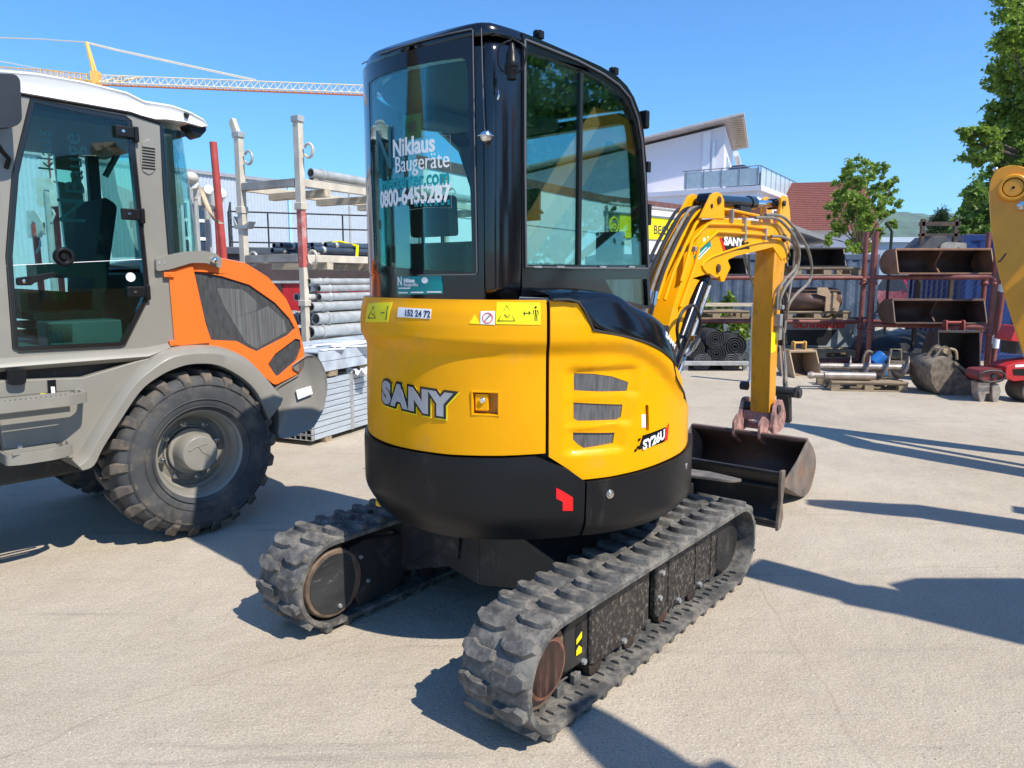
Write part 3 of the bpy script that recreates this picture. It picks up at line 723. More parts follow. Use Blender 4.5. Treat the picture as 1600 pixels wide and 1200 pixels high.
# roof
rows = []
def zroof(y):
    for i in range(len(prof) - 1):
        if prof[i][0] <= y <= prof[i + 1][0]:
            t = (y - prof[i][0]) / max(prof[i + 1][0] - prof[i][0], 1e-6); return prof[i][1] * (1 - t) + prof[i + 1][1] * t
    return prof[0][1] if y < prof[0][0] else prof[-1][1]
yend = prof[8][0]
ys = [-.735, -.725, -.70, -.66, -.60, -.54, -.47, -.35, -.2, 0, .1, .2] + [p[0] for p in prof[5:9] if p[0] > .2]
for y in ys:
    xr = XR; xl = XL
    rr = max(RB * RB - y * y, 1e-5) ** .5
    xl = max(XL, -rr)
    if y < -.47:
        xr = min(XR, rr)
        if y > -.66: xr = XR - .045 * ((-.47 - y) / .19) ** 2
    z = zroof(max(y, prof[0][0])) 
    zb = min(z, ZT) if y < -.47 else z
    e = .035; cx = (xl + xr) / 2; w = (xr - xl) / 2
    row = []
    for t, dz in ((-1, -.035), (-1, -.012), (-.97, .012), (-.90, .020), (-.6, .026), (0, .028), (.6, .026), (.90, .020), (.97, .012), (1, -.012), (1, -.035)):
        edge = ss(-.735, -.66, y)
        row.append((cx + w * t, y, z + (dz if dz < 0 else dz * edge) - (.02 * (1 - edge))))
    rows.append(row)
m = MB(); m.loft(rows); m.build('roof', BLK, cabf, thick=.015, smooth=60, subd=1)
# front: windscreen frame and glass along the profile
fp = prof[8:]
rows = [[(x, y - .003, z) for x in (XL + .03, XR - .035)] for y, z in fp]
m = MB(); m.loft(rows); m.build('windscreen', GLSC, cabf, thick=.004)
for x0, x1 in ((XL, XL + .04), (XR - .07, XR - .036)):
    m = MB(); m.loft([[(x0, y, z), (x1, y, z), (x1, y - .05, z - .01), (x0, y - .05, z - .01)] for y, z in fp], closed=True); m.build('front_post', BLK, cabf, bevel=.003)
m = MB(); m.bx(XL + .04, XR - .07, prof[8][0] - .06, prof[8][0] - .01, prof[8][1] - .05, prof[8][1] - .0); m.bx(XL + .04, XR - .07, .41, .45, 1.62, 1.65); m.build('front_crossbar', BLK, cabf, bevel=.004)
# left side: door with its windows
outL = [(-.19, 2.43), (prof[3][0], prof[3][1] - .01)] + [(y, z - .012) for y, z in prof[4:]] + [(.46, 1.0), (-.19, 1.0)]
inL1 = [(-.12, 1.72), (-.12, 2.34), (.12, 2.36), (.28, 2.28), (.37, 2.1), (.40, 1.72)]
inL2 = [(-.12, 1.15), (-.12, 1.65), (.40, 1.65), (.42, 1.15)]
m = MB(); m.slab(outL, [inL1, inL2], *flatx(XL, XL + .03)); m.build('left_door', BLK, cabf, bevel=.004)
m = MB(); m.slab(inL1, None, *flatx(XL + .01, XL + .014)); m.slab(inL2, None, *flatx(XL + .01, XL + .014)); m.build('left_window', GLSC, cabf)
# right window: two sliding panes, seal, divider
m = MB(); m.slab(frameR_in, None, *flatx(XR - .012, XR - .017)); rwn = m.build('side_window', GLS, cabf)
P = lambda a, b, d=.004: (XR + d, *EX.yz([(a, b)], XR)[0])
m = MB(); m.tube([P(*q) for q in ((819, 62), (819, 250), (821, 417), (900, 419), (1011, 420))], .005, 6); m.tube([P(*q) for q in ((819, 62), (850, 74), (900, 94), (942, 116), (966, 133), (983, 153), (995, 184), (1002, 220), (1008, 300), (1012, 418))], .005, 6)
m.build('window_seal', mat('grey_seal', (1, 1, 1)), rwn)
y0 = EX.yz([(911, 113)], XR)[0][0]; y1 = EX.yz([(917, 113)], XR)[0][0]
m = MB(); m.bx(XR - .022, XR - .004, y0 - .012, y0 + .010, 1.655, EX.yz([(912, 114)], XR)[0][1]); m.build('window_divider', mat('dark_seal', (.012, .014, .013), .4), rwn)
m = MB()
for a in (838, 874, 940, 985): m.box(P(a, 417, .006), (.006, .05, .008))
m.build('track_clip', GALV, rwn)
m = MB(); m.slab(small_in, None, *flatx(XR - .012, XR - .017)); m.build('lower_window', GLS, cabf)
# interior
m = MB(); m.prism(rounded([(-.42, 1.10), (-.30, 1.10), (-.36, 1.72), (-.40, 1.76), (-.47, 1.74), (-.49, 1.66)], .04), 'x', -.44, .02)
m.prism(rounded([(-.40, 1.05), (.10, 1.08), (.12, 1.18), (-.38, 1.20)], .04), 'x', -.44, .02)
seat = m.build('seat', SEATM, cabf, bevel=.03, segs=3)
m = MB(); m.prism(rounded([(-.44, 1.78), (-.38, 1.78), (-.39, 1.95), (-.45, 1.95)], .02), 'x', -.33, -.09); m.cyl((-.27, -.42, 1.7), (-.27, -.42, 1.8), .008); m.cyl((-.15, -.42, 1.7), (-.15, -.42, 1.8), .008); m.build('headrest', SEATM, seat, bevel=.02, segs=3)
m = MB(); m.bx(-.36, .20, -.60, -.46, 1.45, 1.60); m.bx(.06, .28, -.4, .15, 1.0, 1.38); m.bx(-.60, -.48, -.3, .15, 1.0, 1.38); m.bx(-.64, .32, -.2, .46, .97, 1.0)
m.build('console', INT, cabf, bevel=.03, segs=3)
m = MB(); m.tube([(.17, .05, 1.38), (.16, .10, 1.50), (.17, .12, 1.56)], .014, 8); m.ball((.17, .12, 1.6), .03, sz=1.6); m.tube([(-.55, .05, 1.38), (-.55, .1, 1.5), (-.54, .12, 1.56)], .014); m.ball((-.54, .12, 1.6), .03, sz=1.6)
m.tube([(.20, .40, 1.0), (.22, .38, 1.5), (.25, .36, 1.72)], .012); m.bx(.16, .30, .33, .37, 1.68, 1.82); m.tube([(-.1, .38, 1.0), (-.1, .34, 1.45)], .012); m.tube([(0, .38, 1.0), (0, .34, 1.45)], .012)
m.build('control_levers', INT, cabf, bevel=.004)
m = MB(); m.prism([(.66 * sin(R_(a)), -.66 * cos(R_(a))) for a in range(-72, 25, 6)] + [(.31, -.4), (.31, .2), (-.64, .2)], 'z', 2.40, 2.415); m.build('headliner', LINER, cabf, bevel=.01)
m = MB(); m.bx(-.58, -.42, -.2, .1, 2.33, 2.40); m.bx(-.35, 0, .1, .25, 2.30, 2.36); m.build('roof_console', LINER, cabf, bevel=.02)
# lettering and a painted reflection on the rear glass
def gt(name, m_, body, px, py, size, al='LEFT', **kw):
    a0, z0 = EX.cyl(px, py, RB); sl = kw.pop('slope', .0)
    mm = MB(); mm.text(body, size, lambda x, y, z: cyl_map(lambda a, zz: RB)(a0 + math.degrees(x / RB), z0 + y + sl * x)[:0] or cyl_map(lambda a, zz: RB + .0045 + max(z, 0))(a0 + math.degrees(x / RB), z0 + y + sl * x), align=al, **kw)
    return mm.build(name, m_, rglass)
gt('printed_or_reflected_lettering', WHTD, 'Niklaus', 681, 236, .092, 'RIGHT', off=.0024, sx=.84)
gt('printed_or_reflected_lettering', WHTD, 'Baugeräte', 704, 261, .088, 'RIGHT', off=.0, sx=.80)
gt('printed_or_reflected_lettering', mat('teal_glass_print', (.0, .30, .33), .4), 'mietcenter.com', 704, 287.5, .082, 'RIGHT', off=.0024, sx=.74)
gt('printed_or_reflected_lettering', WHTD, '0800-6455287', 705, 314, .092, 'RIGHT', off=.0030, sx=.76)
gt('printed_or_reflected_lettering', mat('teal_glass_print', (1, 1, 1)), 'NIKLAUS', 704, 319.5, .024, 'RIGHT', off=.001, sp=2.0)
gt('printed_or_reflected_lettering', mat('dark_teal_print', (.0, .10, .13), .4), 'N', 589, 269, .235, 'LEFT', off=.001, sx=.85)
mm = MB(); fr_ = [cyl_map(lambda a, z: RB + .004)(*EX.cyl(a, b, RB)) for a, b in ((586, 229), (630, 219), (670, 213), (704, 211), (706, 325), (670, 324), (640, 328))]
mm.tube(fr_, .0008, 4); mm.build('film_edge', mat('film_edge_grey', (.25, .28, .28), .3), rglass)
mm = MB(); mm.slab([EX.cyl(a, b, RB) for a, b in ((628, 180), (655, 176), (656, 215), (629, 220))], None, cyl_map(lambda a, z: RB - .006), cyl_map(lambda a, z: RB - .009), 3)
gs = mm.build('green_reflection', mat('green_reflection_tint', (.0, .28, .10), .5), rglass)  # green star reflection, painted as a patch on the pane
ca, cz = EX.cyl(642, 197, RB); star = []
for k_ in range(16):
    r_ = .033 if k_ % 2 == 0 else .017; t_ = k_ * pi / 8; star.append((ca + math.degrees(r_ * cos(t_) / RB), cz + r_ * sin(t_)))
mm = MB(); mm.slab(star, None, cyl_map(lambda a, z: RB - .004), cyl_map(lambda a, z: RB - .0058)); mm.build('reflected_star', mat('dark_blue_print', (.02, .03, .09)), gs)
# sticker under the rear window
st = [EX.cyl(a, b, RB) for a, b in ((621, 433), (691, 430), (692, 459), (622, 461))]
mm = MB(); mm.slab(st, None, cyl_map(lambda a, z: RB + .003), cyl_map(lambda a, z: RB + .0005), 3); sk2 = mm.build('dealer_sticker', TEAL, rf)
def stt(body, px, py, size, **kw):
    a0, z0 = EX.cyl(px, py, RB); mm = MB(); mm.text(body, size, lambda x, y, z: cyl_map(lambda a, zz: RB + .0035 + max(z, 0))(a0 + math.degrees(x / RB), z0 + y), align='LEFT', **kw); return mm.build('sticker_lettering', WHTD, sk2)
stt('N', 622.5, 446, .050, off=.001, sx=.8); stt('Niklaus', 632, 441, .021, off=.0009); stt('Baugeräte', 632, 447, .021)
ca, cz = EX.cyl(664.5, 438, RB); mm = MB(); mm.slab([(ca + 1.25 * cos(t * pi / 12), cz + .012 * sin(t * pi / 12)) for t in range(24)], None, cyl_map(lambda a, z: RB + .0045), cyl_map(lambda a, z: RB + .003)); mm.build('oval_emblem', WHTD, sk2)
mm = MB()
for (a, b, c) in ((624, 642, 451.3), (624, 638, 458.3), (643, 662, 457.9), (668, 690, 457.2)):
    p = [EX.cyl(a, c, RB), EX.cyl(b, c, RB)]; mm.slab([(p[0][0], p[0][1]), (p[1][0], p[1][1]), (p[1][0], p[1][1] + .005), (p[0][0], p[0][1] + .005)], None, cyl_map(lambda a, z: RB + .0045), cyl_map(lambda a, z: RB + .003), 1)
mm.build('sticker_small_print', WHTD, sk2)
# corner post details
cp = lambda a, b: EX.cyl(a, b, .745)
def c3(a, b, R=.75): q = EX.cyl(a, b, R); return cyl_map(lambda a_, z_: R)(*q)
m = MB(); m.tube([c3(752, 44, .735), c3(753, 80), c3(755, 150), c3(757.5, 206)], .0035, 6, rs=[.0016, .002, .0026, .0032]); m.build('antenna_wire', mat('grey_seal', (1, 1, 1)), cabf)
b = c3(759, 213, .765); m = MB(); m.ball(b, .023); m.tube([Vector(b) + Vector((.029 * cos(t * pi / 12), .029 * sin(t * pi / 12), 0)) for t in range(25)], .003, 8); m.build('chrome_ball_mount', CHRM, cabf, bevel=.001)
s0 = Vector(c3(797, 103, .76)); d0 = Vector((.72, -.69, 0)).normalized()
m = MB(); zv = Vector((0, 0, 1))
m.lathe([(.0, .055), (.009, .052), (.013, .035), (.019, .018), (.021, -.01), (.025, -.015), (.025, -.025), (.019, -.03), (.019, -.042), (.017, -.045), (.017, -.068), (0, -.069)], s0 + d0 * .045 + zv * .01, (0, 0, 1), 20)
m.bx(s0.x - .01, s0.x + .03, s0.y - .02, s0.y + .01, s0.z - .03, s0.z - .01)
m.tube([s0 + d0 * .04 + zv * .075, s0 + d0 * .045 + Vector((-.03, -.03, .05)), s0 + d0 * .04 + Vector((-.035, -.03, 0)), s0 + d0 * .03 + Vector((-.02, -.02, -.03))], .004, 6, sm=5)
m.tube([s0 + d0 * .04 + zv * .08, s0 + d0 * .045 + Vector((.035, .03, .05)), s0 + d0 * .04 + Vector((.035, .03, 0)), s0 + d0 * .03 + Vector((.02, .02, -.03))], .004, 6, sm=5)
sk3 = m.build('beacon_socket', BLKM, cabf, bevel=.001)
m = MB(); m.tube([s0 + d0 * .02 + Vector((-.03, -.03, -.09)), s0 + d0 * .025 + Vector((-.03, -.03, -.105)), s0 + d0 * .02 + Vector((-.033, -.033, -.12))], .004); m.build('chain_link', CHRM, sk3)
for a, b in ((848, 62), (965, 118)):
    p = P(a, b, -.02); m = MB(); m.box((p[0], p[1], p[2] + .02), (.035, .03, .03)); m.cyl((p[0], p[1] - .02, p[2] + .025), (p[0], p[1] + .02, p[2] + .025), .012, seg=10); m.build('rain_gutter_clip', BLKM, cabf, bevel=.003)
p = P(1006, 185, -.05); m = MB(); m.box((p[0] + .035, p[1] + .03, p[2]), (.05, .03, .085)); m.build('work_lamp', BLKM, cabf, bevel=.01)
for a, b, h in ((1013, 260, .05), (1014, 335, .10)): p = P(a, b, -.01); m = MB(); m.box((p[0], p[1] + .015, p[2]), (.02, .03, h)); m.build('hinge_bracket', BLKM, cabf, bevel=.004)
# mirror inside the right window view (fixed at the front right)
p = Vector(EX.x(833, 320, XL - .10)); m = MB(); m.box(p, (.10, .04, .20)); m.tube([(XL, p.y - .03, p.z - .06), tuple(p)], .01); m.build('mirror', BLKM, cabf, bevel=.01)

# ------------------------------------------------------------ boom, arm, bucket
XB0, XB1 = .02, .18
def YZ(pts, x=XB1): return EX.yz(pts, x)
bo = YZ([(1042, 520), (1050, 486), (1064, 440), (1078, 402), (1092, 372), (1104, 352), (1116, 342), (1140, 341), (1180, 345), (1215, 350), (1226, 358), (1231, 380), (1229, 402), (1221, 406), (1208, 386), (1180, 393), (1150, 400), (1139, 405)])
bo += YZ([(1130, 418), (1127, 430), (1120, 434), (1108, 427), (1098, 430), (1088, 446), (1078, 468), (1068, 500), (1062, 520)])
bo += [(1.16, 1.20), (1.02, 1.16)]
m = MB(); m.prism(bo, 'x', XB0 + .012, XB1 - .012)
for x in (XB0, XB1 - .012): m.prism(bo, 'x', x, x + .012)
boom = m.build('boom', YEL, ex, bevel=.004)
# edge ribs of the side plate
m = MB(); m.tube([(XB1 + .004, *p) for p in YZ([(1103, 426), (1096, 415), (1106, 405), (1120, 398), (1160, 385), (1190, 378), (1210, 377)])], .008, 8, sm=3)
m.build('boom_rib', YEL, boom)
# small stay plate under the boom
m = MB(); m.prism(YZ([(1139, 405), (1144, 418), (1134, 440), (1129, 440), (1126, 424), (1131, 415)]), 'x', XB1 - .03, XB1 - .01); m.prism(YZ([(1139, 405), (1144, 418), (1134, 440), (1129, 440), (1126, 424), (1131, 415)]), 'x', XB0 + .01, XB0 + .03); m.build('stop_plate', YEL, boom, bevel=.003)
def pin(par, x0, x1, y, z, r=.022, m_=DKST, name='pivot_pin'):
    mm = MB(); mm.cyl((x0, y, z), (x1, y, z), r, seg=18); mm.cyl((x1 - .012, y, z), (x1 + .006, y, z), r * 1.25, seg=6); return mm.build(name, m_, par, bevel=.002)
py_, pz_ = YZ([(1121, 419)])[0]; pin(boom, XB0 - .02, XB1 + .008, py_, pz_)
# ears for the arm cylinder
ear = YZ([(1094, 341), (1112, 304), (1119, 300), (1126, 303), (1130, 312), (1131, 342)])
for x in (XB0 - .01, XB1 - .015):
    mm = MB(); mm.prism(ear, 'x', x, x + .022); e1 = mm.build('boom_ear', YEL, boom, bevel=.004)
ey, ez = YZ([(1121, 313)])[0]; pin(boom, XB0 - .02, XB1 + .012, ey, ez, .02)
mm = MB(); mm.cyl((XB1 + .008, *YZ([(1110, 322)])[0]), (XB1 + .012, *YZ([(1110, 322)])[0]), .014, seg=14); mm.build('ear_hole', mat('deep_black', (0, 0, 0)), boom)
# maker panel and sticker on the boom side
pl = YZ([(1126, 371), (1158, 371), (1170, 388), (1133, 394)]); mm = MB(); mm.prism(pl, 'x', XB1, XB1 + .002); k = mm.build('maker_panel', BLK, boom)
mm = MB(); mm.prism(YZ([(1124, 371), (1127, 371), (1134, 394), (1131, 395)]), 'x', XB1, XB1 + .003); mm.build('red_stripe', RED, boom)
c = YZ([(1145, 387)])[0]
mm = MB(); mm.text('SANY', .070, lambda x, y, z: (XB1 + .0035 + z, c[0] + x, c[1] + y + .015), off=.004, sx=1.75); mm.build('lettering', WHTD, boom)
mm = MB()
for a, b in ((1160, 372), (1165, 378), (1160, 380), (1166, 385)): q = YZ([(a, b), (a + 4, b), (a + 5, b + 4), (a + 1, b + 4)]); mm.prism(q, 'x', XB1, XB1 + .0025)
mm.build('checker_mark', BLK, boom)
mm = MB(); mm.prism(YZ([(1083, 401), (1088, 409), (1111, 384), (1108, 371)]), 'x', XB1, XB1 + .002); k = mm.build('dealer_sticker', TEAL, boom)
mm = MB()
for (a, b, c_, d) in ((1087, 403, 1103, 386), (1088.5, 406, 1108, 386)): q = YZ([(a, b), (c_, d), (c_ + .8, d + 1), (a + .8, b + 1)]); mm.prism(q, 'x', XB1 + .002, XB1 + .003)
q = YZ([(1100, 377)])[0]; mm.lathe([(.022, 0), (.022, .001), (0, .001)], (XB1 + .002, *q), (1, 0, 0), 20); q = YZ([(1106, 373)])[0]; mm.lathe([(.016, 0), (.016, .001), (0, .001)], (XB1 + .002, *q), (1, 0, 0), 20)
mm.build('sticker_print', WHTD, k)
# hydraulic pipes along the boom back and top
top = YZ([(1046, 470), (1060, 426), (1078, 385), (1094, 356), (1107, 336), (1119, 331), (1150, 334), (1190, 342)])
pipes = [(XB1 + .012, YZ([(1060, 480), (1084, 412), (1089, 388), (1118, 362), (1180, 366), (1206, 369)])), (XB1 + .008, YZ([(1062, 440), (1080, 375), (1104, 350), (1150, 351), (1195, 357)]))]
for x, dd in ((XB0 - .015, .02), (XB0 + .02, .03), (XB0 + .06, .022), (XB0 + .10, .032), (XB0 + .14, .022)):
    pipes.append((x, [(y - dd * (1 if i < 4 else .3), z + dd * (.2 if i < 3 else 1)) for i, (y, z) in enumerate(top)]))
for x, pts in pipes:
    mm = MB(); mm.tube([(x, *p) for p in pts], .010, 8, sm=1); mm.build('hydraulic_pipe', YEL, boom)
for a, b in ((1140, 338), (1160, 350), (1160, 366), (1192, 366)):
    y, z = YZ([(a, b)])[0]; mm = MB(); mm.box((XB1 + .012, y, z), (.03, .02, .085)); mm.build('pipe_clamp', mat('clamp_grey', (.35, .35, .35), .4, metal=.4), boom, bevel=.003)
for k_, (a, b) in enumerate(((1068, 395), (1052, 440))):
    if k_: continue
    y, z = YZ([(a, b)], XB0 + .08)[0]; mm = MB(); mm.box((XB0 + .075, y - .035, z + .02), (.21, .022, .03)); mm.build('pipe_clamp', mat('clamp_grey', (1, 1, 1)), boom, bevel=.005)
# black hoses up the boom back
for x, ph in ((.0, 0), (.045, .3), (.085, .5), (.12, .1)):
    pts = [(x, y - .055 - .01 * sin(i + ph), z + .012) for i, (y, z) in enumerate(YZ([(1034, 520), (1046, 470), (1060, 425), (1076, 385), (1090, 356), (1106, 330)]))]
    pts += [(x, p[0] - .0, p[1] + .02) for p in YZ([(1120, 328), (1135, 330)])]
    mm = MB(); mm.tube(pts, .011, 8, sm=4); h = mm.build('hydraulic_hose', HOSB if ph != .5 else HOSE, boom)
    mm = MB()
    for j in (0,): mm.cyl(Vector(pts[1]) - Vector((0, .012, .04)), Vector(pts[1]) + Vector((0, .012, .04)), .015, seg=10)
    mm.build('hose_fitting', STEEL, h)
# boom base casting and swing post
m = MB(); m.prism([(.62, .62), (.98, .66), (1.16, 1.02), (1.18, 1.22), (1.02, 1.24), (.86, 1.12), (.62, 1.05)], 'x', .0, .20); m.build('swing_post', BLKD, ex, bevel=.02)
y0_, z0_ = (1.07, 1.2); pin(boom, -.02, .23, y0_, z0_, .03)
# boom cylinder
by, bz = YZ([(1122, 432)], .13)[0]; cy0, cz0 = 1.12, .86
A = Vector((.10, cy0, cz0)); B = Vector((.10, py_, pz_)); dd = (B - A); L = dd.length; dd.normalize()
m = MB(); m.cyl(A, A + dd * L * .90, .052, seg=28); m.cyl(A + dd * L * .88, A + dd * L * .93, .058, seg=28); m.ball(A, .06)
bc = m.build('boom_cylinder', BLK, boom, bevel=.003)
m = MB(); m.cyl(A + dd * L * .9, B, .028, seg=20); m.build('piston_rod', CHRM, bc)
m = MB(); m.tube([A + dd * .1 + Vector((.07, .01, 0)), A + dd * L * .86 + Vector((.07, .01, 0))], .011, 8); m.build('cylinder_pipe', STEEL, bc)
hp = [EX.x(1062, 545, .22), EX.x(1058, 512, .24), EX.x(1068, 485, .25), EX.x(1085, 478, .25), EX.x(1094, 500, .24), EX.x(1090, 528, .22), EX.x(1076, 556, .2)]
m = MB(); m.tube(hp, .010, 8, sm=5); m.build('hydraulic_hose', HOSB, bc)
m = MB(); a_ = EX.x(1085, 528, .2); m.box(a_, (.03, .07, .03)); a_ = EX.x(1076, 548, .2); m.tube([EX.x(1093, 530, .2), EX.x(1084, 545, .21), EX.x(1070, 556, .2)], .009, sm=3); m.build('hose_fitting', STEEL, bc)
# arm cylinder along the top
ay, az = YZ([(1224, 318)])[0]
A = Vector((.10, ey, ez)); B = Vector((.10, ay, az)); dd = (B - A); L = dd.length; dd.normalize()
m = MB(); m.cyl(A + dd * .03, A + dd * L * .64, .043, seg=28); m.cyl(A + dd * L * .58, A + dd * L * .66, .05, seg=28); m.cyl(A - Vector((.04, 0, 0)), A + Vector((.04, 0, 0)), .05, seg=20); m.cyl(B - Vector((.035, 0, 0)), B + Vector((.035, 0, 0)), .04, seg=20)
ac = m.build('arm_cylinder', BLK, boom, bevel=.003)
m = MB(); m.cyl(A + dd * L * .6, B, .026, seg=20); m.build('piston_rod', CHRM, ac)
m = MB(); m.tube([A + dd * .05 + Vector((.04, 0, -.05)), A + dd * L * .3 + Vector((.04, 0, -.055)), A + dd * L * .5 + Vector((.04, 0, -.05))], .012); m.box(A + dd * L * .45 + Vector((.03, 0, -.045)), (.05, .2, .03)); m.build('cylinder_pipe', HOSB, ac)
# arm
pr_rear = [EX.x(a, b, XB1 - .005) for a, b in ((1212, 384), (1209, 420), (1205, 520), (1202, 646))]
pr_front = [EX.x(a, b, XB1 - .005) for a, b in ((1229, 384), (1226, 420), (1216, 520), (1211, 640))]
arm_o = [(p.y, p.z) for p in pr_rear] + [(p.y, p.z) for p in reversed(pr_front)]
m = MB(); m.prism(arm_o, 'x', XB0 + .005, XB1 - .005); arm = m.build('arm', YELW, ex, bevel=.006)
earA = YZ([(1214, 392), (1217, 352), (1222, 318), (1222, 309), (1227, 305), (1233, 309), (1235, 325), (1237, 350), (1236, 380), (1234, 405), (1229, 412)])
for x in (XB0 + .0, XB1 - .025):
    mm = MB(); mm.prism(earA, 'x', x, x + .02); mm.build('arm_ear', YEL, arm, bevel=.004)
pin(arm, XB0 - .02, XB1 + .01, ay, az, .018); py2, pz2 = YZ([(1224, 372)])[0]; pin(arm, XB0 - .02, XB1 + .01, py2, pz2, .025)
mm = MB(); q = YZ([(1233, 398)])[0]; mm.cyl((XB1 - .006, *q), (XB1 + .006, *q), .02, seg=16); mm.build('pin_boss', DKST, arm)
dec = [EX.x(a, b, XB1 - .004) for a, b in ((1205, 520), (1214, 516), (1212, 548), (1204, 552))]
mm = MB(); mm.prism([(p.y, p.z) for p in dec], 'x', XB1 - .005, XB1 - .002); mm.build('side_sticker', YELB, arm)
# bucket cylinder on the far face of the arm
yf = pr_front[2].y
A = Vector((.10, yf + .12, 1.62)); 
B = Vector(EX.x(1228, 612, .10)); dd = B - A; L = dd.length; dd.normalize()
m = MB(); m.cyl(A, A + dd * L * .55, .036, seg=24); m.cyl(A + dd * L * .5, A + dd * L * .57, .042, seg=24); bcy = m.build('bucket_cylinder', BLK, arm, bevel=.003)
m = MB(); m.cyl(A + dd * L * .5, B, .022, seg=20); m.build('piston_rod', CHRM, bcy)
m = MB(); m.box(Vector(EX.x(1216, 500, XB1 + .02)), (.05, .06, .09)); m.box(Vector(EX.x(1217, 480, XB1 + .02)), (.07, .05, .03))
for i in range(3): m.cyl(Vector(EX.x(1213 + i * 3, 482, XB1 + .02)), Vector(EX.x(1213 + i * 3, 462, XB1 + .02)), .010, seg=8)
m.box(Vector(EX.x(1216, 520, XB1 + .01)), (.04, .06, .11)); m.build('hose_coupling', mat('clamp_grey', (1, 1, 1)), arm, bevel=.003)
# loose hoses looping out from the boom tip to the arm coupling
def hs(pts, r=.011, x=XB1 + .03, m_=HOSE):
    mm = MB(); mm.tube([EX.x(a, b, x + dx) for a, b, dx in pts], r, 8, sm=6); return mm.build('hydraulic_hose', m_, arm)
hs([(1196, 336, 0), (1214, 336, 0), (1232, 346, .02), (1258, 380, .06), (1268, 414, .07), (1264, 440, .06), (1244, 460, .04), (1232, 478, .02), (1229, 500, 0)])
hs([(1180, 340, 0), (1210, 341, 0), (1225, 350, .01), (1242, 372, .04), (1249, 396, .05), (1244, 425, .04), (1228, 448, .03), (1219, 468, .01), (1217, 484, 0)])
hs([(1205, 369, 0), (1225, 371, 0), (1240, 381, .02), (1246, 400, .03), (1242, 420, .03), (1226, 438, .02), (1216, 455, 0), (1214, 484, 0)])
hs([(1215, 350, -.05), (1232, 362, -.05), (1241, 385, -.05), (1238, 430, -.06), (1230, 480, -.04), (1226, 520, -.02)], .009)
hs([(1162, 392, 0), (1166, 415, -.02), (1176, 440, -.04), (1180, 470, -.05)], .010, XB0, HOSE)
hs([(1170, 398, 0), (1172, 430, 0), (1180, 452, 0)], .008, XB0, HOSE)
hs([(1188, 336, -.04), (1170, 336, -.04), (1140, 328, -.04), (1120, 327, -.04), (1095, 333, -.04)], .009, XB1, HOSB)
hs([(1220, 508, 0), (1224, 520, 0), (1225, 548, 0)], .009, XB1 + .03)
# tipping link
m = MB()
q0 = Vector(EX.x(1225, 612, .10)); 
for x in (-.02, .19): m.prism([(q0.y - .06, q0.z - .03), (q0.y - .03, q0.z + .05), (q0.y + .04, q0.z + .05), (q0.y + .06, q0.z), (q0.y + .03, q0.z - .05)], 'x', x, x + .03)
m.cyl((-.03, q0.y, q0.z), (.24, q0.y, q0.z), .042, seg=24)
m.prism([(q0.y - .05, q0.z - .02), (q0.y + .05, q0.z - .02), (q0.y + .10, q0.z - .26), (q0.y + .04, q0.z - .27)], 'x', .05, .15)
link = m.build('tipping_link', BLKD, ex, bevel=.008)
pr2 = EX.x(1190, 648, .1)
m = MB(); m.cyl((-.06, pr2.y + .0, pr2.z + .06), (.24, pr2.y, pr2.z + .06), .035, seg=20); m.cyl((-.07, pr2.y - .02, pr2.z + .22), (-.01, pr2.y - .02, pr2.z + .22), .035, seg=8); m.build('arm_pin', BLKD, ex, bevel=.004)
# quick coupler
y_ = pr2.y
for x in (-.065, .195):
    m = MB(); m.prism(rounded([(y_ - .10, .44), (y_ - .02, .40), (y_ + .16, .42), (y_ + .20, .52), (y_ + .10, .66), (y_ - .01, .66), (y_ - .06, .56)], .03), 'x', x, x + .03); m.build('coupler_plate', mat('scraped_red_steel', (.42, .22, .19), .5, var=.5, scale=12, dirt=(.10, .08, .07), damt=.8, dscale=14, dthr=.46), ex, bevel=.005)
m = MB(); m.bx(-.04, .20, y_ - .04, y_ - .01, .50, .57); m.bx(-.04, .20, y_ + .0, y_ + .12, .42, .46); m.build('coupler_bridge', mat('scraped_red_steel', (1, 1, 1)), ex, bevel=.004)
# bucket: shell bent round, end plates, lip
bs = EX.yz([(1262, 690), (1270, 704), (1273, 724), (1269, 748), (1262, 768), (1252, 775), (1240, 769), (1222, 746)], .53)
bs[-1] = (bs[-1][0] + .02, bs[-1][1] - .06)
sm = smooth2(bs, 4)
bx0, bx1 = -.37, .53
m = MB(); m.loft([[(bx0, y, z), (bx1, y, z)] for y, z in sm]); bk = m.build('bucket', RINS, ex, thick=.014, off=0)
m = MB(); cc = (sum(p[0] for p in sm) / len(sm), sum(p[1] for p in sm) / len(sm))
outs = [(y + (y - cc[0]) * .035, z + (z - cc[1]) * .035 if z > .04 else z - .004) for y, z in sm]
m.loft([[(bx0 - .004, y, z), (bx1 + .004, y, z)] for y, z in outs]); m.build('bucket_shell', RSTL, bk, thick=.005)
for x in (bx0 - .008, bx1 - .008):
    m = MB(); m.prism(outs + [((outs[0][0] + outs[-1][0]) / 2 + .05, (outs[0][1] + outs[-1][1]) / 2 + .0)], 'x', x, x + .016); m.build('bucket_side', RSTL, bk, bevel=.003)
m = MB(); l = outs[-1]; m.bx(bx0, bx1, l[0] - .04, l[0] + .03, l[1] - .012, l[1] + .01); m.build('cutting_edge', RSTL, bk, bevel=.003)
m = MB(); l = outs[0]; m.bx(bx0, bx1, l[0] - .025, l[0] + .02, l[1] - .012, l[1] + .014); m.build('bucket_lip', mat('brown_lip_steel', (.12, .07, .055), .5, var=.3), bk, bevel=.006)
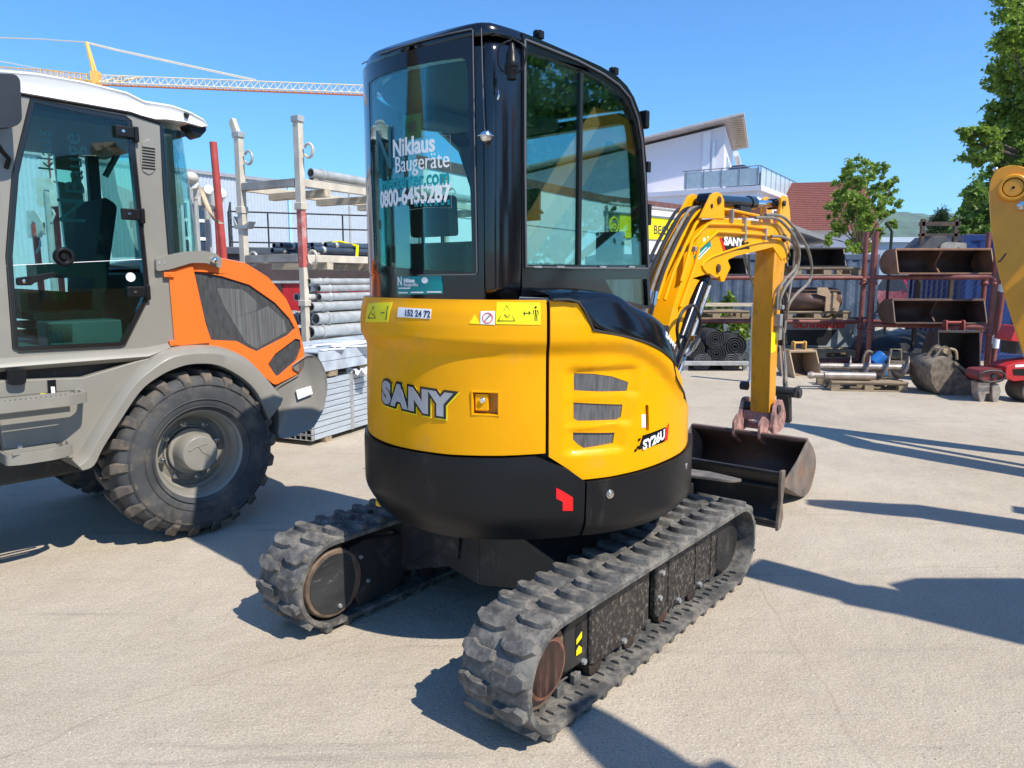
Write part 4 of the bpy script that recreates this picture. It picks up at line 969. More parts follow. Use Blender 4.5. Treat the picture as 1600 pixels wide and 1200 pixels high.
for x in (-.03, .17):
    m = MB(); m.prism(rounded([(outs[0][0] - .03, outs[0][1] - .03), (outs[0][0] + .14, outs[0][1] - .12), (outs[0][0] + .16, outs[0][1] + .08), (outs[0][0] + .05, outs[0][1] + .13), (outs[0][0] - .03, outs[0][1] + .08)], .02), 'x', x, x + .02); m.build('bucket_ear', mat('scraped_red_steel', (1, 1, 1)), bk, bevel=.004)

# ------------------------------------------------------------ wheel loader
LF = Frame(-1.90, 4.423, R_(42.2))
ld = fthing('wheel_loader', 'grey and orange wheel loader with white cab roof at the left edge', 'wheel loader', LF)
def LY(pts, v): return LF.yz(pts, v)
WR = .523
def make_wheel(u, v0, sgn, parent, name='wheel'):
    """v0 outer face, sgn=+1 when the outer face looks to +x"""
    o = bpy.data.objects.new(name, None); COL.objects.link(o); o.parent = parent; o.location = (v0, u, WR); o.scale = (sgn, 1, 1)
    ax = (1, 0, 0)
    w = -.375
    m = MB()
    prof = [(.268, -.045), (.285, -.012), (.32, -.002), (.37, .004), (.42, -.002), (.455, -.016), (.475, -.035), (.487, -.06), (.492, -.12), (.493, w / 2), (.492, w + .12), (.487, w + .06), (.47, w + .03), (.42, w), (.35, w), (.28, w + .02), (.262, w + .05)]
    m.lathe(prof, (0, 0, 0), ax, 96, close=False)
    t = m.build('tyre', TYR, o, smooth=50)
    m = MB()
    for r_, h_ in ((.432, .0005), (.436, -.001), (.30, .001), (.345, .0055)): m.lathe([(r_ - .004, h_ - .002), (r_, h_ + .003), (r_ + .004, h_ - .002)], (0, 0, 0), ax, 96, close=False)
    m.build('sidewall_ring', TYR, t)
    NLg = 22; m = MB()
    for side in (0, 1):
        for i in range(NLg):
            a0 = 2 * pi * (i + .5 * side) / NLg
            pts = []
            # (w, half width, radius, skew)
            secs = [(-.001, .22, .425, .00), (-.004, .34, .462, .00), (-.030, .40, .492, .0), (-.055, .42, .521, .01), (-.11, .40, .524, .05), (-.185, .30, .525, .12)]
            lo_ = [(-.012, .26, .40), (-.014, .38, .448), (-.03, .44, .474), (-.055, .46, .488), (-.11, .44, .49), (-.185, .34, .49)]
            rows = []
            for (wv, hw, rr, sk_), (_, hl_, rl) in zip(secs, lo_):
                da = (2 * pi / NLg) * .5; c_ = a0 + sk_
                wv_ = wv if side == 0 else w - wv
                def P3(a, r): return Vector((wv_, r * cos(a), r * sin(a)))
                rows.append([P3(c_ - da * hl_ * 1.1, rl), P3(c_ - da * hw, rr), P3(c_ + da * hw, rr), P3(c_ + da * hl_ * 1.1, rl)])
            m.loft(rows, closed=True)
    m.build('tread_lug', TYRT, t, bevel=.006, segs=2)
    m = MB()
    rim = [(.262, -.05), (.272, -.035), (.278, -.03), (.280, -.036), (.268, -.055), (.250, -.06), (.243, -.085), (.236, -.10), (.236, -.15), (.222, -.165), (.218, -.20), (.20, -.215), (.165, -.20), (.16, -.185), (.155, -.185), (.0, -.185)]
    m.lathe(rim, (0, 0, 0), ax, 72, close=False); m.build('rim', GREY, o, smooth=35)
    m = MB(); m.lathe([(.145, -.186), (.145, -.155), (.125, -.15), (.118, -.11), (.112, -.045), (.104, -.035), (.05, -.03), (.0, -.03)], (0, 0, 0), ax, 48); hub = m.build('hub', GREY, o, bevel=.003)
    m = MB(); m.lathe([(.149, -.187), (.149, -.175), (.12, -.17)], (0, 0, 0), ax, 40); m.build('hub_gap', BLKD, hub)
    m = MB(); m.tube([(-.029, -.07, .03), (-.029, -.02, .05), (-.029, .01, .01), (-.029, .05, -.02), (-.029, .06, -.06)], .0035, 6, sm=4); m.tube([(-.029, -.02, .05), (-.029, .04, .06)], .003, 6); m.build('casting_mark', GREY, hub)
    m = MB()
    for i in range(8):
        a = 2 * pi * i / 8 + .2; m.lathe([(.020, -.186), (.020, -.175), (.014, -.174), (.014, -.155), (.0, -.152)], (0, .178 * cos(a), .178 * sin(a)), ax, 6)
    m.build('wheel_nut', STEEL, o, bevel=.002)
    return o
make_wheel(0, 0, 1, ld)
make_wheel(0, -1.62, -1, ld)
make_wheel(-2.05, 0, 1, ld); make_wheel(-2.05, -1.62, -1, ld)
VC = -.10   # cab side plane
# lower chassis
m = MB(); m.bx(-1.25, -.40, -2.3, .55, .45, .95); m.cyl((-1.5, 0, WR), (-.2, 0, WR), .12, seg=24); m.bx(-1.2, -.45, -1.35, -1.1, .4, .9)
m.build('chassis', BLKD, ld, bevel=.02)
# cab shell side with the door opening
side_o = LY([(-60, 100), (35, 150), (120, 163), (205, 178), (250, 193), (256, 250), (268, 400), (274, 545), (221, 559), (0, 576), (-80, 583)], VC)
door_o = LY([(47, 152), (120, 166), (196, 180), (206, 188), (209, 205), (222, 330), (235, 462), (196, 540), (188, 543), (30, 551), (19, 546), (8, 400), (18, 270)], VC)
m = MB(); m.slab(rounded(side_o, .03), [door_o], *flatx(VC, VC - .05)); shell = m.build('cab_shell', GREY, ld, bevel=.008)
m = MB(); m.slab([(a, b) for a, b in side_o], [door_o], *flatx(-1.50, -1.46)); m.build('cab_shell_far', GREY, ld, bevel=.006)
sill = LY([(262, 545), (228, 559), (0, 577), (-80, 583)], VC); sill2 = LY([(262, 536), (228, 543), (0, 560), (-80, 566)], VC)
rows = []
for (u1, z1), (u2, z2) in zip(sill2, sill): rows.append([(VC, u1, z1), (VC + .035, u1, z1 - .02), (VC + .045, u2, z2 + .012), (VC + .02, u2, z2 - .012), (VC - .04, u2, z2 - .012)])
m = MB(); m.loft(rows); m.build('cab_sill', GREY, shell, smooth=60)
din = [((a - door_o[0][0]), b) for a, b in door_o]
cu = sum(a for a, b in door_o) / len(door_o); cz = sum(b for a, b in door_o) / len(door_o)
def shrink(pts, d):
    n = len(pts); o = []
    for i in range(n):
        p = Vector(pts[i]); a = Vector(pts[i - 1]); b = Vector(pts[(i + 1) % n])
        e1 = (p - a).normalized(); e2 = (b - p).normalized(); nn = Vector((-(e1.y + e2.y), e1.x + e2.x)).normalized()
        q = p + nn * d; q2 = p - nn * d; c = Vector((cu, cz))
        o.append(tuple(q if (q - c).length < (p - c).length else q2))
    return o
d_in = shrink(door_o, .032)
m = MB(); m.slab(shrink(door_o, .004), [d_in], *flatx(VC + .006, VC - .03)); door = m.build('door', mat('black_door_border', (.012, .013, .015), .15, var=.05), ld, bevel=.003)
m = MB(); m.slab(shrink(door_o, -.008), [shrink(door_o, .003)], *flatx(VC + .010, VC)); m.build('door_seal', mat('rubber_seal', (1, 1, 1)), door, bevel=.002)
m = MB(); m.slab(shrink(door_o, .006), None, *flatx(VC + .004, VC + .001)); dg = m.build('door_glass', GLSL, door)
LP = lambda a, b, v: LF.x(a, b, v)
for a, b in ((194, 206), (204, 335), (213, 456)):
    p = LP(a, b, VC + .02); m = MB(); m.box(p, (.03, .10, .062)); m.box((p.x - .005, p.y + .065, p.z - .005), (.03, .025, .085)); m.box((p.x - .01, p.y + .055, p.z), (.02, .03, .03)); h = m.build('hinge', BLKM, door, bevel=.007, segs=3)
    m = MB(); m.lathe([(.009, 0), (.009, .003), (0, .004)], (p.x + .015, p.y - .01, p.z), (1, 0, 0), 12); m.build('hinge_bolt', STEEL, h)
p = LP(33, 440, VC + .02)
m = MB(); m.prism(rounded(LY([(23, 434), (48, 431), (84, 425), (84, 432), (50, 442), (46, 446), (24, 446)], VC), .01), 'x', VC + .012, VC + .04); h = m.build('door_handle', BLKM, door, bevel=.006)
m = MB(); m.lathe([(.010, 0), (.010, .004), (0, .005)], LP(37.5, 439.5, VC + .04), (1, 0, 0), 14); m.build('lock_cylinder', CHRM, h)
m = MB(); p = LP(98, 401, VC + .005); m.lathe([(.05, 0), (.05, .03), (.043, .04), (.032, .04), (.030, .018), (.018, .016), (.016, .03), (0, .03)], p, (1, 0, 0), 32); m.build('window_stop', BLKM, dg, bevel=.002)
m = MB(); p = LP(204, 433, VC + .005); m.lathe([(.026, 0), (.026, .002), (0, .002)], p, (1, 0, 0), 24); m.build('round_sticker', WHTD, dg)
p0, p1 = LP(10, 415, VC + .004), LP(226, 405, VC + .004); m = MB(); m.tube([p0, p1], .0016, 6); m.build('glass_joint', mat('pale_green_sticker', (1, 1, 1)), dg)
m = MB(); m.slab(LY([(89, 264), (112, 267), (112, 287), (90, 283)], VC), None, *flatx(VC - .004, VC - .006)); m.build('glass_sticker', mat('pale_green_sticker', (.20, .28, .26), .5), dg)
# faint reflection of a sign, painted as sideways lettering on the cab glass
LTG = mat('faint_reflection_print', (.10, .15, .19), .4)
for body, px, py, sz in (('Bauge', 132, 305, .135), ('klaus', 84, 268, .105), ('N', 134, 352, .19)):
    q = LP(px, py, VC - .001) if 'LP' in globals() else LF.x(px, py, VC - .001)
    m = MB(); m.text(body, sz, lambda x, y, z: (VC - .001, q.y - y, q.z + x), align='LEFT', off=.0, sx=1.0); m.build('printed_or_reflected_lettering', LTG, dg)
# pillar vent
vent = LY([(222, 222), (232, 217), (241, 222), (244, 262), (239, 270), (232, 273), (223, 268), (219, 250)], VC)
m = MB(); m.prism(vent, 'x', VC, VC + .006); vt = m.build('pillar_vent', GREY, shell, bevel=.002)
m = MB()
for k_ in range(8):
    a = LY([(221.5, 229 + k_ * 4.6), (241.5, 232 + k_ * 4.5), (241.5, 234.5 + k_ * 4.5), (221.5, 231.5 + k_ * 4.6)], VC); m.prism(a, 'x', VC + .004, VC + .0075)
m.build('vent_slot', mat('deep_black', (0, 0, 0)), vt)
# rear corner window, curved back
wo = LY([(252, 196), (262, 200), (281, 204), (283, 215), (309, 396), (266, 397), (258, 300)], VC)
A_ = [LP(252, 196, VC), LP(258, 300, VC), LP(266, 399, VC)]
B_ = [LP(281, 202, VC - .06), LP(296, 300, VC - .06), LP(309, 397, VC - .06)]
rows = []
for a, b in zip(A_, B_):
    md = (a + b) / 2 + Vector((.02, 0, 0)); e = b + Vector((-.35, .10, 0)); rows.append([a, md, b, (b + e) / 2 + Vector((.02, .03, 0)), e, e + Vector((-.5, .03, 0)), e + Vector((-.9, -.15, 0))])
m = MB(); m.loft(rows); m.build('rear_window', GLSL, ld, smooth=80)
m = MB()
for r in ((0,), (2,)): pass
m.tube([A_[0] + Vector((-.01, .0, 0)), A_[1], A_[2]], .014, 8); m.tube([B_[0] + Vector((-.9, 0, 0)), B_[0] + Vector((-.95, -.1, -.2))], .02); m.build('window_post', mat('black_door_border', (1, 1, 1)), ld)
m = MB(); m.tube([LP(266, 215, -.3), LP(276, 395, -.3)], .008); m.build('rear_heater_strip', mat('rust_red_strip', (.4, .06, .03), .5), ld)
# roof
ro = LY([(-70, 96), (0, 112), (60, 117), (130, 129), (200, 146), (228, 160), (247, 163), (272, 167), (300, 177), (320, 188), (326, 197), (318, 198), (290, 190), (262, 186), (245, 186), (222, 180), (205, 174), (120, 159), (35, 144), (-70, 126)], VC + .02)
roof_lo = 10
def roofx(v, f):
    return [(v, u, z - f * .06) for u, z in ro]
m = MB(); rows = []
topi = ro[:11]; boti = list(reversed(ro[11:]))
secs = [(VC + .0, 0, .012), (VC + .012, .004, .0), (VC + .0, .012, 0), (VC - .10, .035, 0), (-.8, .055, 0), (-1.5, .035, 0), (-1.60, .012, 0), (-1.61, .0, .012)]
rows = []
n_ = len(ro)
for v, up_, sh in secs:
    rows.append([(v, u, z + (up_ if i < 11 else -.0) - (sh if i < 11 else -sh)) for i, (u, z) in enumerate(ro)])
m.loft(rows, closed=True); rfo = m.build('roof', WHT, ld, smooth=60, bevel=.004)
m = MB(); m.prism(LY([(289, 176), (296, 179), (294, 185), (290, 181)], VC + .02), 'x', VC - .0, VC + .022); m.build('roof_recess', mat('deep_black', (0, 0, 0)), rfo)
m = MB(); q = LP(301, 203, VC - .08); m.prism(rounded([(q.y - .055, q.z + .03), (q.y + .05, q.z + .035), (q.y + .06, q.z + .0), (q.y + .01, q.z - .055), (q.y - .04, q.z - .02)], .012), 'x', VC - .14, VC - .02); m.build('work_lamp', BLKM, rfo, bevel=.006)
# gap seal between roof and cab
m = MB(); m.tube([LP(a, b, VC + .002) for a, b in ((-60, 130), (35, 147), (120, 162), (205, 177), (222, 183), (250, 192))], .010, 8); m.build('roof_seal', BLKM, rfo)
# cab interior: seat, wheel column, consoles, rear shelf
m = MB(); m.bx(-1.42, VC - .1, -1.0, -.3, 1.16, 1.22); m.bx(-.42, -.20, -.72, -.34, 1.22, 1.36); m.build('cab_floor', mat('grey_floor_plastic', (.20, .21, .20), .6), ld, bevel=.01)
q = LP(100, 592 / 1.06, VC); m = MB(); m.slab(LY([(78, 507), (118, 507), (118, 536), (80, 538)], VC - .05), None, *flatx(VC - .1, VC - .12)); m.build('speaker_mesh', MESH, ld)
m = MB(); m.prism(rounded([(-.75, 1.40), (-.32, 1.36), (-.28, 1.50), (-.75, 1.54)], .03), 'x', -1.05, -.6); m.prism(rounded([(-.36, 1.5), (-.28, 1.5), (-.17, 2.05), (-.25, 2.1)], .03), 'x', -1.05, -.6)
for k_ in range(3): m.bx(-.95, -.45, -.72, -.36, 1.25 + .055 * k_, 1.285 + .055 * k_)
m.bx(-.58, -.44, -.70, -.36, 1.6, 1.68); m.build('seat', SEATM, ld, bevel=.02)
m = MB(); m.tube([(-.82, -.95, 1.3), (-.82, -.9, 1.75)], .04, 12); ring = [(-.82 + .18 * cos(t * pi / 12), -.84 + .12 * sin(t * pi / 12), 1.82 + .13 * sin(t * pi / 12)) for t in range(25)]; m.tube(ring, .014, 8); m.tube([ring[0], ring[12]], .012); m.bx(-1.0, -.6, -1.05, -.92, 1.5, 1.85); m.build('steering_wheel', INT, ld)
m = MB(); m.bx(-1.45, VC - .12, -.22, .0, 1.2, 1.62); m.build('rear_shelf', INT, ld, bevel=.02)
m = MB(); m.bx(-1.46, VC - .06, -.95, .08, 2.44, 2.47); m.build('headliner', INT, ld)
for v in (-1.46,):
    m = MB(); m.bx(v, v + .06, -.05, .02, 1.6, 2.46); m.bx(v, v + .06, -.98, -.92, 1.2, 2.46); m.bx(VC - .10, VC - .05, -.055, .0, 1.2, 2.47); m.build('cab_post', INT, ld)
m = MB(); m.bx(-1.42, -.22, -1.0, -.992, 1.25, 2.42); m.build('windscreen', GLSL, ld)
m = MB(); m.bx(-1.46, -.16, -1.03, -.96, 1.1, 1.28); m.bx(-1.46, -.16, -1.03, -.96, 2.38, 2.47); m.bx(-1.46, -1.38, -1.03, -.96, 1.28, 2.38); m.build('front_frame', GREY, ld, bevel=.01)
# engine hood (orange) as a rounded hull with mesh panels
hood_px = [(262, 425), (270, 418), (300, 410), (345, 404), (385, 412), (420, 434), (448, 468), (466, 510), (475, 545), (476, 570), (470, 582), (430, 602), (395, 575), (350, 552), (300, 541), (272, 541)]
VH = -.10
hp_ = LY(hood_px, VH)
g1 = LY([(303, 424), (345, 431), (390, 445), (430, 473), (452, 497), (461, 513), (450, 524), (402, 549), (390, 544), (370, 533), (330, 531), (316, 490)], VH)
g2 = LY([(419, 569), (430, 553), (462, 529), (469, 531), (470, 543), (464, 562), (436, 587), (431, 587)], VH)
cuh = .22; czh = 1.25
def hull_in(a, b): return (VH - .03, a, b)
m = MB(); m.slab(rounded(hp_, .02), [g1, g2], *flatx(VH, VH - .03)); hood_l = m.build('engine_hood', ORG, ld, bevel=.012, segs=3)
for gname, g_ in (('side_grille', g1), ('lower_grille', g2)):
    m = MB(); m.slab(g_, None, *flatx(VH - .012, VH - .015)); m.build(gname, mat('hood_mesh', (.055, .056, .058), .5, var=.3, scale=60, stretch=(1, 1.2, .3)), hood_l)
m = MB(); m.slab(LY([(340, 450), (380, 452), (402, 470), (404, 485), (362, 497), (352, 480)], VH), None, *flatx(VH - .0105, VH - .012)); m.slab(LY([(362, 497), (404, 486), (420, 478), (445, 500), (450, 518), (402, 545), (385, 535)], VH), None, *flatx(VH - .0105, VH - .012))
m.build('radiator_core', mat('radiator_fins', (.12, .12, .12), .5, var=.35, scale=70, stretch=(1, 1.5, .05)), hood_l)
# rest of the hull: rounded top and rear going across the machine
edge = hp_[:11]
rows = []
for (v, k_) in ((VH - .0, 1.0), (VH - .012, 1.012), (VH - .05, 1.03), (-.35, 1.06), (-.8, 1.075), (-1.25, 1.06), (-1.48, 1.02), (-1.52, .98)):
    rows.append([(v, cuh + (u - cuh) * (1 + (k_ - 1) * .8), czh + (z - czh) * (1 + (k_ - 1) * .8)) for u, z in edge])
m = MB(); m.loft(rows); m.build('hood_top', ORG, hood_l, smooth=60)
m = MB(); m.prism([(a, b) for a, b in hp_], 'x', VH - .045, -1.45); m.build('engine_block', BLKD, ld)
m = MB(); m.prism(LY([(262, 423), (300, 414), (302, 424), (327, 536), (272, 541)], VH), 'x', VH, VH + .014); fr2 = m.build('hood_front_panel', ORG, hood_l, bevel=.005)
for a, b in ((263, 429), (272, 536)):
    m = MB(); q = LP(a, b, VH + .014); m.box(q, (.03, .06, .03)); m.lathe([(.008, .0), (.006, .004), (0, .004)], (q.x + .015, q.y, q.z), (1, 0, 0), 8); m.build('hood_catch', ORG, fr2, bevel=.005)
# grey cover strip with a knob
m = MB(); m.prism(rounded(LY([(240, 404), (262, 398), (290, 393), (315, 392), (335, 397), (343, 405), (341, 420), (333, 416), (318, 411), (295, 411), (262, 421), (241, 424)], VH), .015), 'x', VH - .05, VH + .035); cv = m.build('hood_cover_strip', GREY, ld, bevel=.006)
m = MB(); m.ball(LP(335, 407, VH + .05), .022); m.build('knob', CHRM, cv)
m = MB()
for a in (249, 257): m.lathe([(.008, 0), (.006, .003), (0, .003)], LP(a, 411, VH + .035), (1, 0, 0), 10)
m.build('cover_bolt', GALV, cv)
# mudguard arch: face band and inner lining
oo = LY([(118, 724), (135, 716), (150, 690), (175, 650), (210, 600), (235, 575), (265, 560), (300, 551), (345, 552), (385, 572), (412, 600), (433, 640)], .0)
ii = LY([(128, 735), (146, 727), (160, 700), (184, 662), (218, 612), (245, 590), (270, 577), (300, 569), (340, 571), (378, 591), (402, 616), (420, 655)], .0)
oo, ii = smooth2(oo, 4), smooth2(ii, 4)
outer2 = smooth2(LY([(118, 724), (130, 712), (146, 686), (170, 646), (205, 596), (232, 571), (262, 551), (300, 544), (348, 545), (390, 562), (420, 592), (446, 622)], .0), 4)
rows = []
for (a, b), (c, d) in zip(outer2, ii):
    rows.append([(-.38, a, b + .01), (-.06, a, b + .012), (-.012, a + (c - a) * .06, b + (d - b) * .06), (.012, a + (c - a) * .35, b + (d - b) * .35), (.012, c, d), (-.38, c, d)])
m = MB(); m.loft(rows, closed=True); mg = m.build('mudguard', GREY, ld, bevel=.004, smooth=50)
m = MB(); m.prism(outer2[:28] + [LY([(262, 600)], 0)[0], LY([(170, 730)], 0)[0]], 'x', -.40, -.375); m.build('mudguard_lining', BLKD, mg)
# counterweight
cwp = LY([(452, 573), (480, 553), (496, 556), (508, 580), (511, 605), (505, 640), (488, 670), (452, 684), (432, 686), (434, 650), (428, 618), (430, 606), (470, 583)], -.10)
m = MB(); rows = []
cu_, cz_ = sum(p[0] for p in cwp) / len(cwp), sum(p[1] for p in cwp) / len(cwp)
for v, k_ in ((-.10, .93), (-.085, .985), (-.11, 1.0), (-.30, 1.05), (-.8, 1.08), (-1.3, 1.05), (-1.5, 1.0), (-1.54, .92)):
    rows.append([(v, cu_ + (u - cu_) * k_, cz_ + (z - cz_) * k_) for u, z in rounded(cwp, .04)])
m.loft(rows, closed=True); cwl = m.build('counterweight', mat('dark_grey_casting', (.24, .228, .205), .42, var=.1, scale=5, bump=.04, bscale=120, dirt=(.24, .22, .2), damt=.3, dscale=6), ld, smooth=50)
m = MB(); m.prism(LY([(462, 610), (485, 603), (488, 615), (465, 624)], -.085), 'x', -.088, -.078); m.build('info_sticker', WHTD, cwl)
# flank panel under the cab, steps
m = MB(); m.slab(LY([(-80, 594), (0, 595), (130, 590), (212, 565), (262, 553), (232, 578), (206, 604), (168, 656), (148, 690), (132, 716), (8, 716), (0, 660), (-80, 660)], -.06), None, *flatx(-.06, -.12)); fl = m.build('flank_panel', GREY, ld, bevel=.006)
m = MB(); m.slab(LY([(-80, 580), (0, 579), (215, 560), (262, 552), (205, 572), (130, 600), (-80, 602)], -.09), None, *flatx(-.15, -.18)); m.build('dark_gap_panel', BLKD, ld)
m = MB(); m.prism(rounded(LY([(9, 577), (40, 577), (38, 598), (30, 601), (14, 601), (9, 596)], -.05), .01), 'x', -.06, -.02); m.build('hose_socket', BLKM, fl, bevel=.004)
m = MB(); m.prism(LY([(74, 594), (87, 593), (89, 629), (76, 629)], -.05), 'x', -.06, -.048); ca_ = m.build('level_gauge', BLK, fl)
m = MB(); m.prism(LY([(79, 604), (85, 604), (86, 616), (80, 616)], -.05), 'x', -.048, -.045); m.build('white_field', WHTD, ca_)
m = MB(); m.prism(LY([(80, 616), (86, 616), (87, 627), (81, 627)], -.05), 'x', -.048, -.045); m.build('orange_field', mat('orange_decal', (.9, .22, .01), .4), ca_)
m = MB(); m.prism(LY([(64, 615), (74, 615), (74, 623), (64, 623)], -.05), 'x', -.06, -.056); m.build('small_sticker', YELB, fl)
for a, b in ((20, 624), (100, 616), (31, 698)):
    m = MB(); m.lathe([(.014, 0), (.012, .008), (0, .009)], LP(a, b, -.06), (1, 0, 0), 6); m.build('panel_bolt', GALV, fl)
def step(pxs, zt_, d_, v1):
    u0 = LF.x(pxs[0], pxs[1], v1).y; u1 = LF.x(pxs[2], pxs[3], v1).y
    pl_ = rounded([(-.06, u0), (v1 - .03, u0), (v1, u0 + .06), (v1, u1 - .10), (v1 - .06, u1), (-.06, u1 + .02)], .02)
    inn_ = [(v * .0 + (-.06 + (v + .06) * .80), (u0 + u1) / 2 + (u - (u0 + u1) / 2) * .93) for v, u in pl_]
    m = MB(); m.slab(pl_, [inn_], *flatz(zt_, zt_ - .055)); o = m.build('step', GREY, ld, bevel=.004)
    m = MB()
    n = 20
    for k_ in range(n):
        u = u0 + .03 + (u1 - u0 - .12) * k_ / n; m.box((v1 - .012, u, zt_ + .003), (.02, .012, .008))
    for k_ in range(3):
        v = -.04 + k_ * (v1 + .02) / 3 ; m.bx(v, v + .012, u0 + .02, u1 - .05, zt_ - .02, zt_ - .002)
    m.build('step_teeth', GREY, o, bevel=.001)
step((-60, 640, 144, 632), LF.x(0, 629, .13).z, .05, .13)
step((10, 700, 120, 700), LF.x(60, 706, .13).z, .05, .13)
m = MB()
# mirror at the front top
m.prism(rounded(LY([(-40, 116), (18, 118), (27, 126), (30, 190), (22, 199), (-40, 206)], .05), .02), 'x', .02, .10)
mr_ = m.build('mirror', mat('satin_black_mirror', (.02, .021, .024), .35), ld, bevel=.014, segs=3)
m = MB(); m.tube([LP(-20, 200, .06), LP(2, 235, .0), LP(14, 248, -.06), LP(10, 262, -.1)], .012); m.build('mirror_bracket', BLKM, mr_)
m = MB(); m.prism(LY([(-90, 200), (22, 150), (30, 152), (-6, 270), (2, 560), (-90, 560)], -.13), 'x', -.19, -.14); m.build('front_post', GREY, ld, bevel=.006)
m = MB(); m.slab(LY([(-90, 250), (-8, 240), (0, 300), (-2, 400), (-90, 400)], VC), None, *flatx(VC + .0, VC - .02)); m.build('front_cover', BLK, ld)

# ------------------------------------------------------------ storage area on the left
WOOD = mat('weathered_timber', (.30, .23, .15), .8, var=.35, scale=7, stretch=(.6, 6, 6), bump=.1, bscale=40)
WOODL = mat('pale_timber', (.50, .42, .30), .8, var=.25, scale=7, stretch=(.6, 6, 6))
BEIG = mat('beige_worn_paint', (.56, .50, .40), .55, var=.15, dirt=(.38, .22, .17), damt=.5, dscale=8, dthr=.55)
PINK = mat('chalky_red_paint', (.50, .12, .10), .6, var=.2, dirt=(.55, .50, .44), damt=.7, dscale=4, dthr=.48)
REDP = mat('faded_red_tube_paint', (.40, .055, .045), .55, var=.2, dirt=(.35, .2, .16), damt=.5, dscale=9, dthr=.55)
GALT = mat('dull_galvanised_tube', (.42, .43, .42), .5, metal=.3, var=.2, scale=10, dirt=(.40, .22, .18), damt=.4, dscale=5, dthr=.6)
GF = Frame(-2.38, 8.5, R_(30))
rk = fthing('scaffold_rack', 'tall beige and red scaffold rack holding long tubes, behind the loader\'s grey counterweight', 'rack', GF)
LEN = 4.2
def post(x, y, zt, tilt=0):
    m = MB(); m.box((x, y, zt / 2 + .9), (.115, .09, zt - 1.8)); return m
for i, (x, y, zt) in enumerate(((0, 0, 3.38), (-.97, 0, 3.30), (0, LEN, 3.3), (-.97, LEN, 3.3))):
    m = MB(); m.bx(x - .043, x + .043, y - .038, y + .038, 2.40 if i == 0 else 1.2, zt); p = m.build('upright', BEIG, rk, bevel=.006)
    m = MB(); m.bx(x - .040, x + .040, y - .035, y + .035, 1.72 if i == 0 else 0, 2.40 if i == 0 else 1.2); m.build('lower_upright', PINK if i == 0 else BEIG, rk, bevel=.006)
    if i == 0:
        m = MB(); m.bx(x - .039, x + .039, y - .034, y + .034, 0, 1.72); m.build('lower_upright', BEIG, rk, bevel=.004)
    m = MB(); m.bx(x - .056, x + .056, y - .05, y + .05, 2.36, 2.44); m.bx(x - .056, x + .056, y - .05, y + .05, 1.28, 1.35); m.build('collar', BEIG, rk, bevel=.008)
    m = MB(); m.bx(x - .06, x + .06, y - .05, y + .05, zt - .07, zt); m.build('post_cap', GALT, rk, bevel=.01)
    for zz in (3.0 if i < 2 else 3.0, 1.83):
        m = MB(); cx = x + .13; m.tube([(cx + .065 * cos(R_(a)), y + .02, zz + .075 * sin(R_(a))) for a in range(-150, 151, 20)], .016, 8); m.build('lifting_eye', BEIG if i != 1 else GALT, rk)
m = MB(); m.prism([(-1.04, 3.28), (-1.09, 3.42), (-1.03, 3.46), (-.96, 3.30)], 'y', -.03, .03); m.build('bent_hook', BEIG, rk)
for z in (2.62, 1.78):
    m = MB(); m.bx(-.92, -.055, -.035, .035, z, z + .09); m.bx(-.92, -.055, LEN - .035, LEN + .035, z, z + .09); m.build('cross_rail', mat('grey_worn_steel', (.30, .28, .25), .6, var=.3), rk, bevel=.005)
    for x in (0, -.97):
        m = MB(); m.bx(x - .03, x + .03, .045, LEN - .045, z + .0, z + .085); m.build('long_rail', BEIG, rk, bevel=.005)
    m = MB()
    for k in range(5): m.bx(-.9, 0.03, .35 + k * .8, .45 + k * .8, z - .08, z + .0)
    m.build('shelf_bearer', WOODL, rk)
# small angle bracket on the left upright
m = MB(); m.prism([(-1.08, 2.33), (-1.02, 2.22), (-.90, 2.22), (-.80, 2.26), (-.86, 2.18), (-1.06, 2.18)], 'y', -.05, .05); m.build('angle_bracket', GALT, rk)
def tubes(name, label, cat, group, pos, r, y0, y1, m_, jig=.0):
    for i, (x, z) in enumerate(pos):
        o = fthing(name, label if isinstance(label, str) else label[i], cat, Frame(*(GF.wor(x, 0, 0).to_2d()), GF.h), group)
        a = y0 + random.uniform(-.12, .12) * jig
        mm = MB(); mm.lathe([(r * .8, 0), (r, .0), (r, y1 - a), (r * .8, y1 - a), (r * .8, y1 - a - .1), (r * .8, .1)], (0, a, z), (0, 1, 0), 16, close=False)
        t = mm.build('tube', m_[i % len(m_)], o, smooth=60)
        mm = MB(); mm.lathe([(r * 1.0, 0), (r * 1.18, .005), (r * 1.18, .04), (r, .045)], (0, a + .15, z), (0, 1, 0), 16, close=False); mm.build('coupling_collar', GALT, o, smooth=60)
G1 = 'long tubes stacked in the scaffold rack'
tubes('scaffold_tube', 'thick galvanised tube lying on top of the scaffold rack, nearest to the viewer', 'tube', None, [(-.08, 2.80)], .055, .25, 3.6, [GALT])
tubes('scaffold_tube', 'thinner galvanised tube on the top shelf of the scaffold rack, behind the thick one', 'tube', None, [(-.32, 2.78)], .04, .5, 3.8, [GALT])
pos = []; mats_ = []
for k in range(5): pos.append((-.08 - .17 * k, 1.93 - .05 * (k % 2)))
for k in range(5): pos.append((-.10 - .17 * k, 1.93 + .06))
tubes('dark_tube', [('lower' if i_ < 5 else 'upper') + '-row dark blue tube in the bundle on the scaffold rack\'s lower shelf' for i_ in range(10)], 'tube', 'dark blue tubes bundled on the rack', pos, .035, .35, 2.6, [mat('dark_blue_tube_paint', (.045, .065, .10), .35, var=.2)], 1)
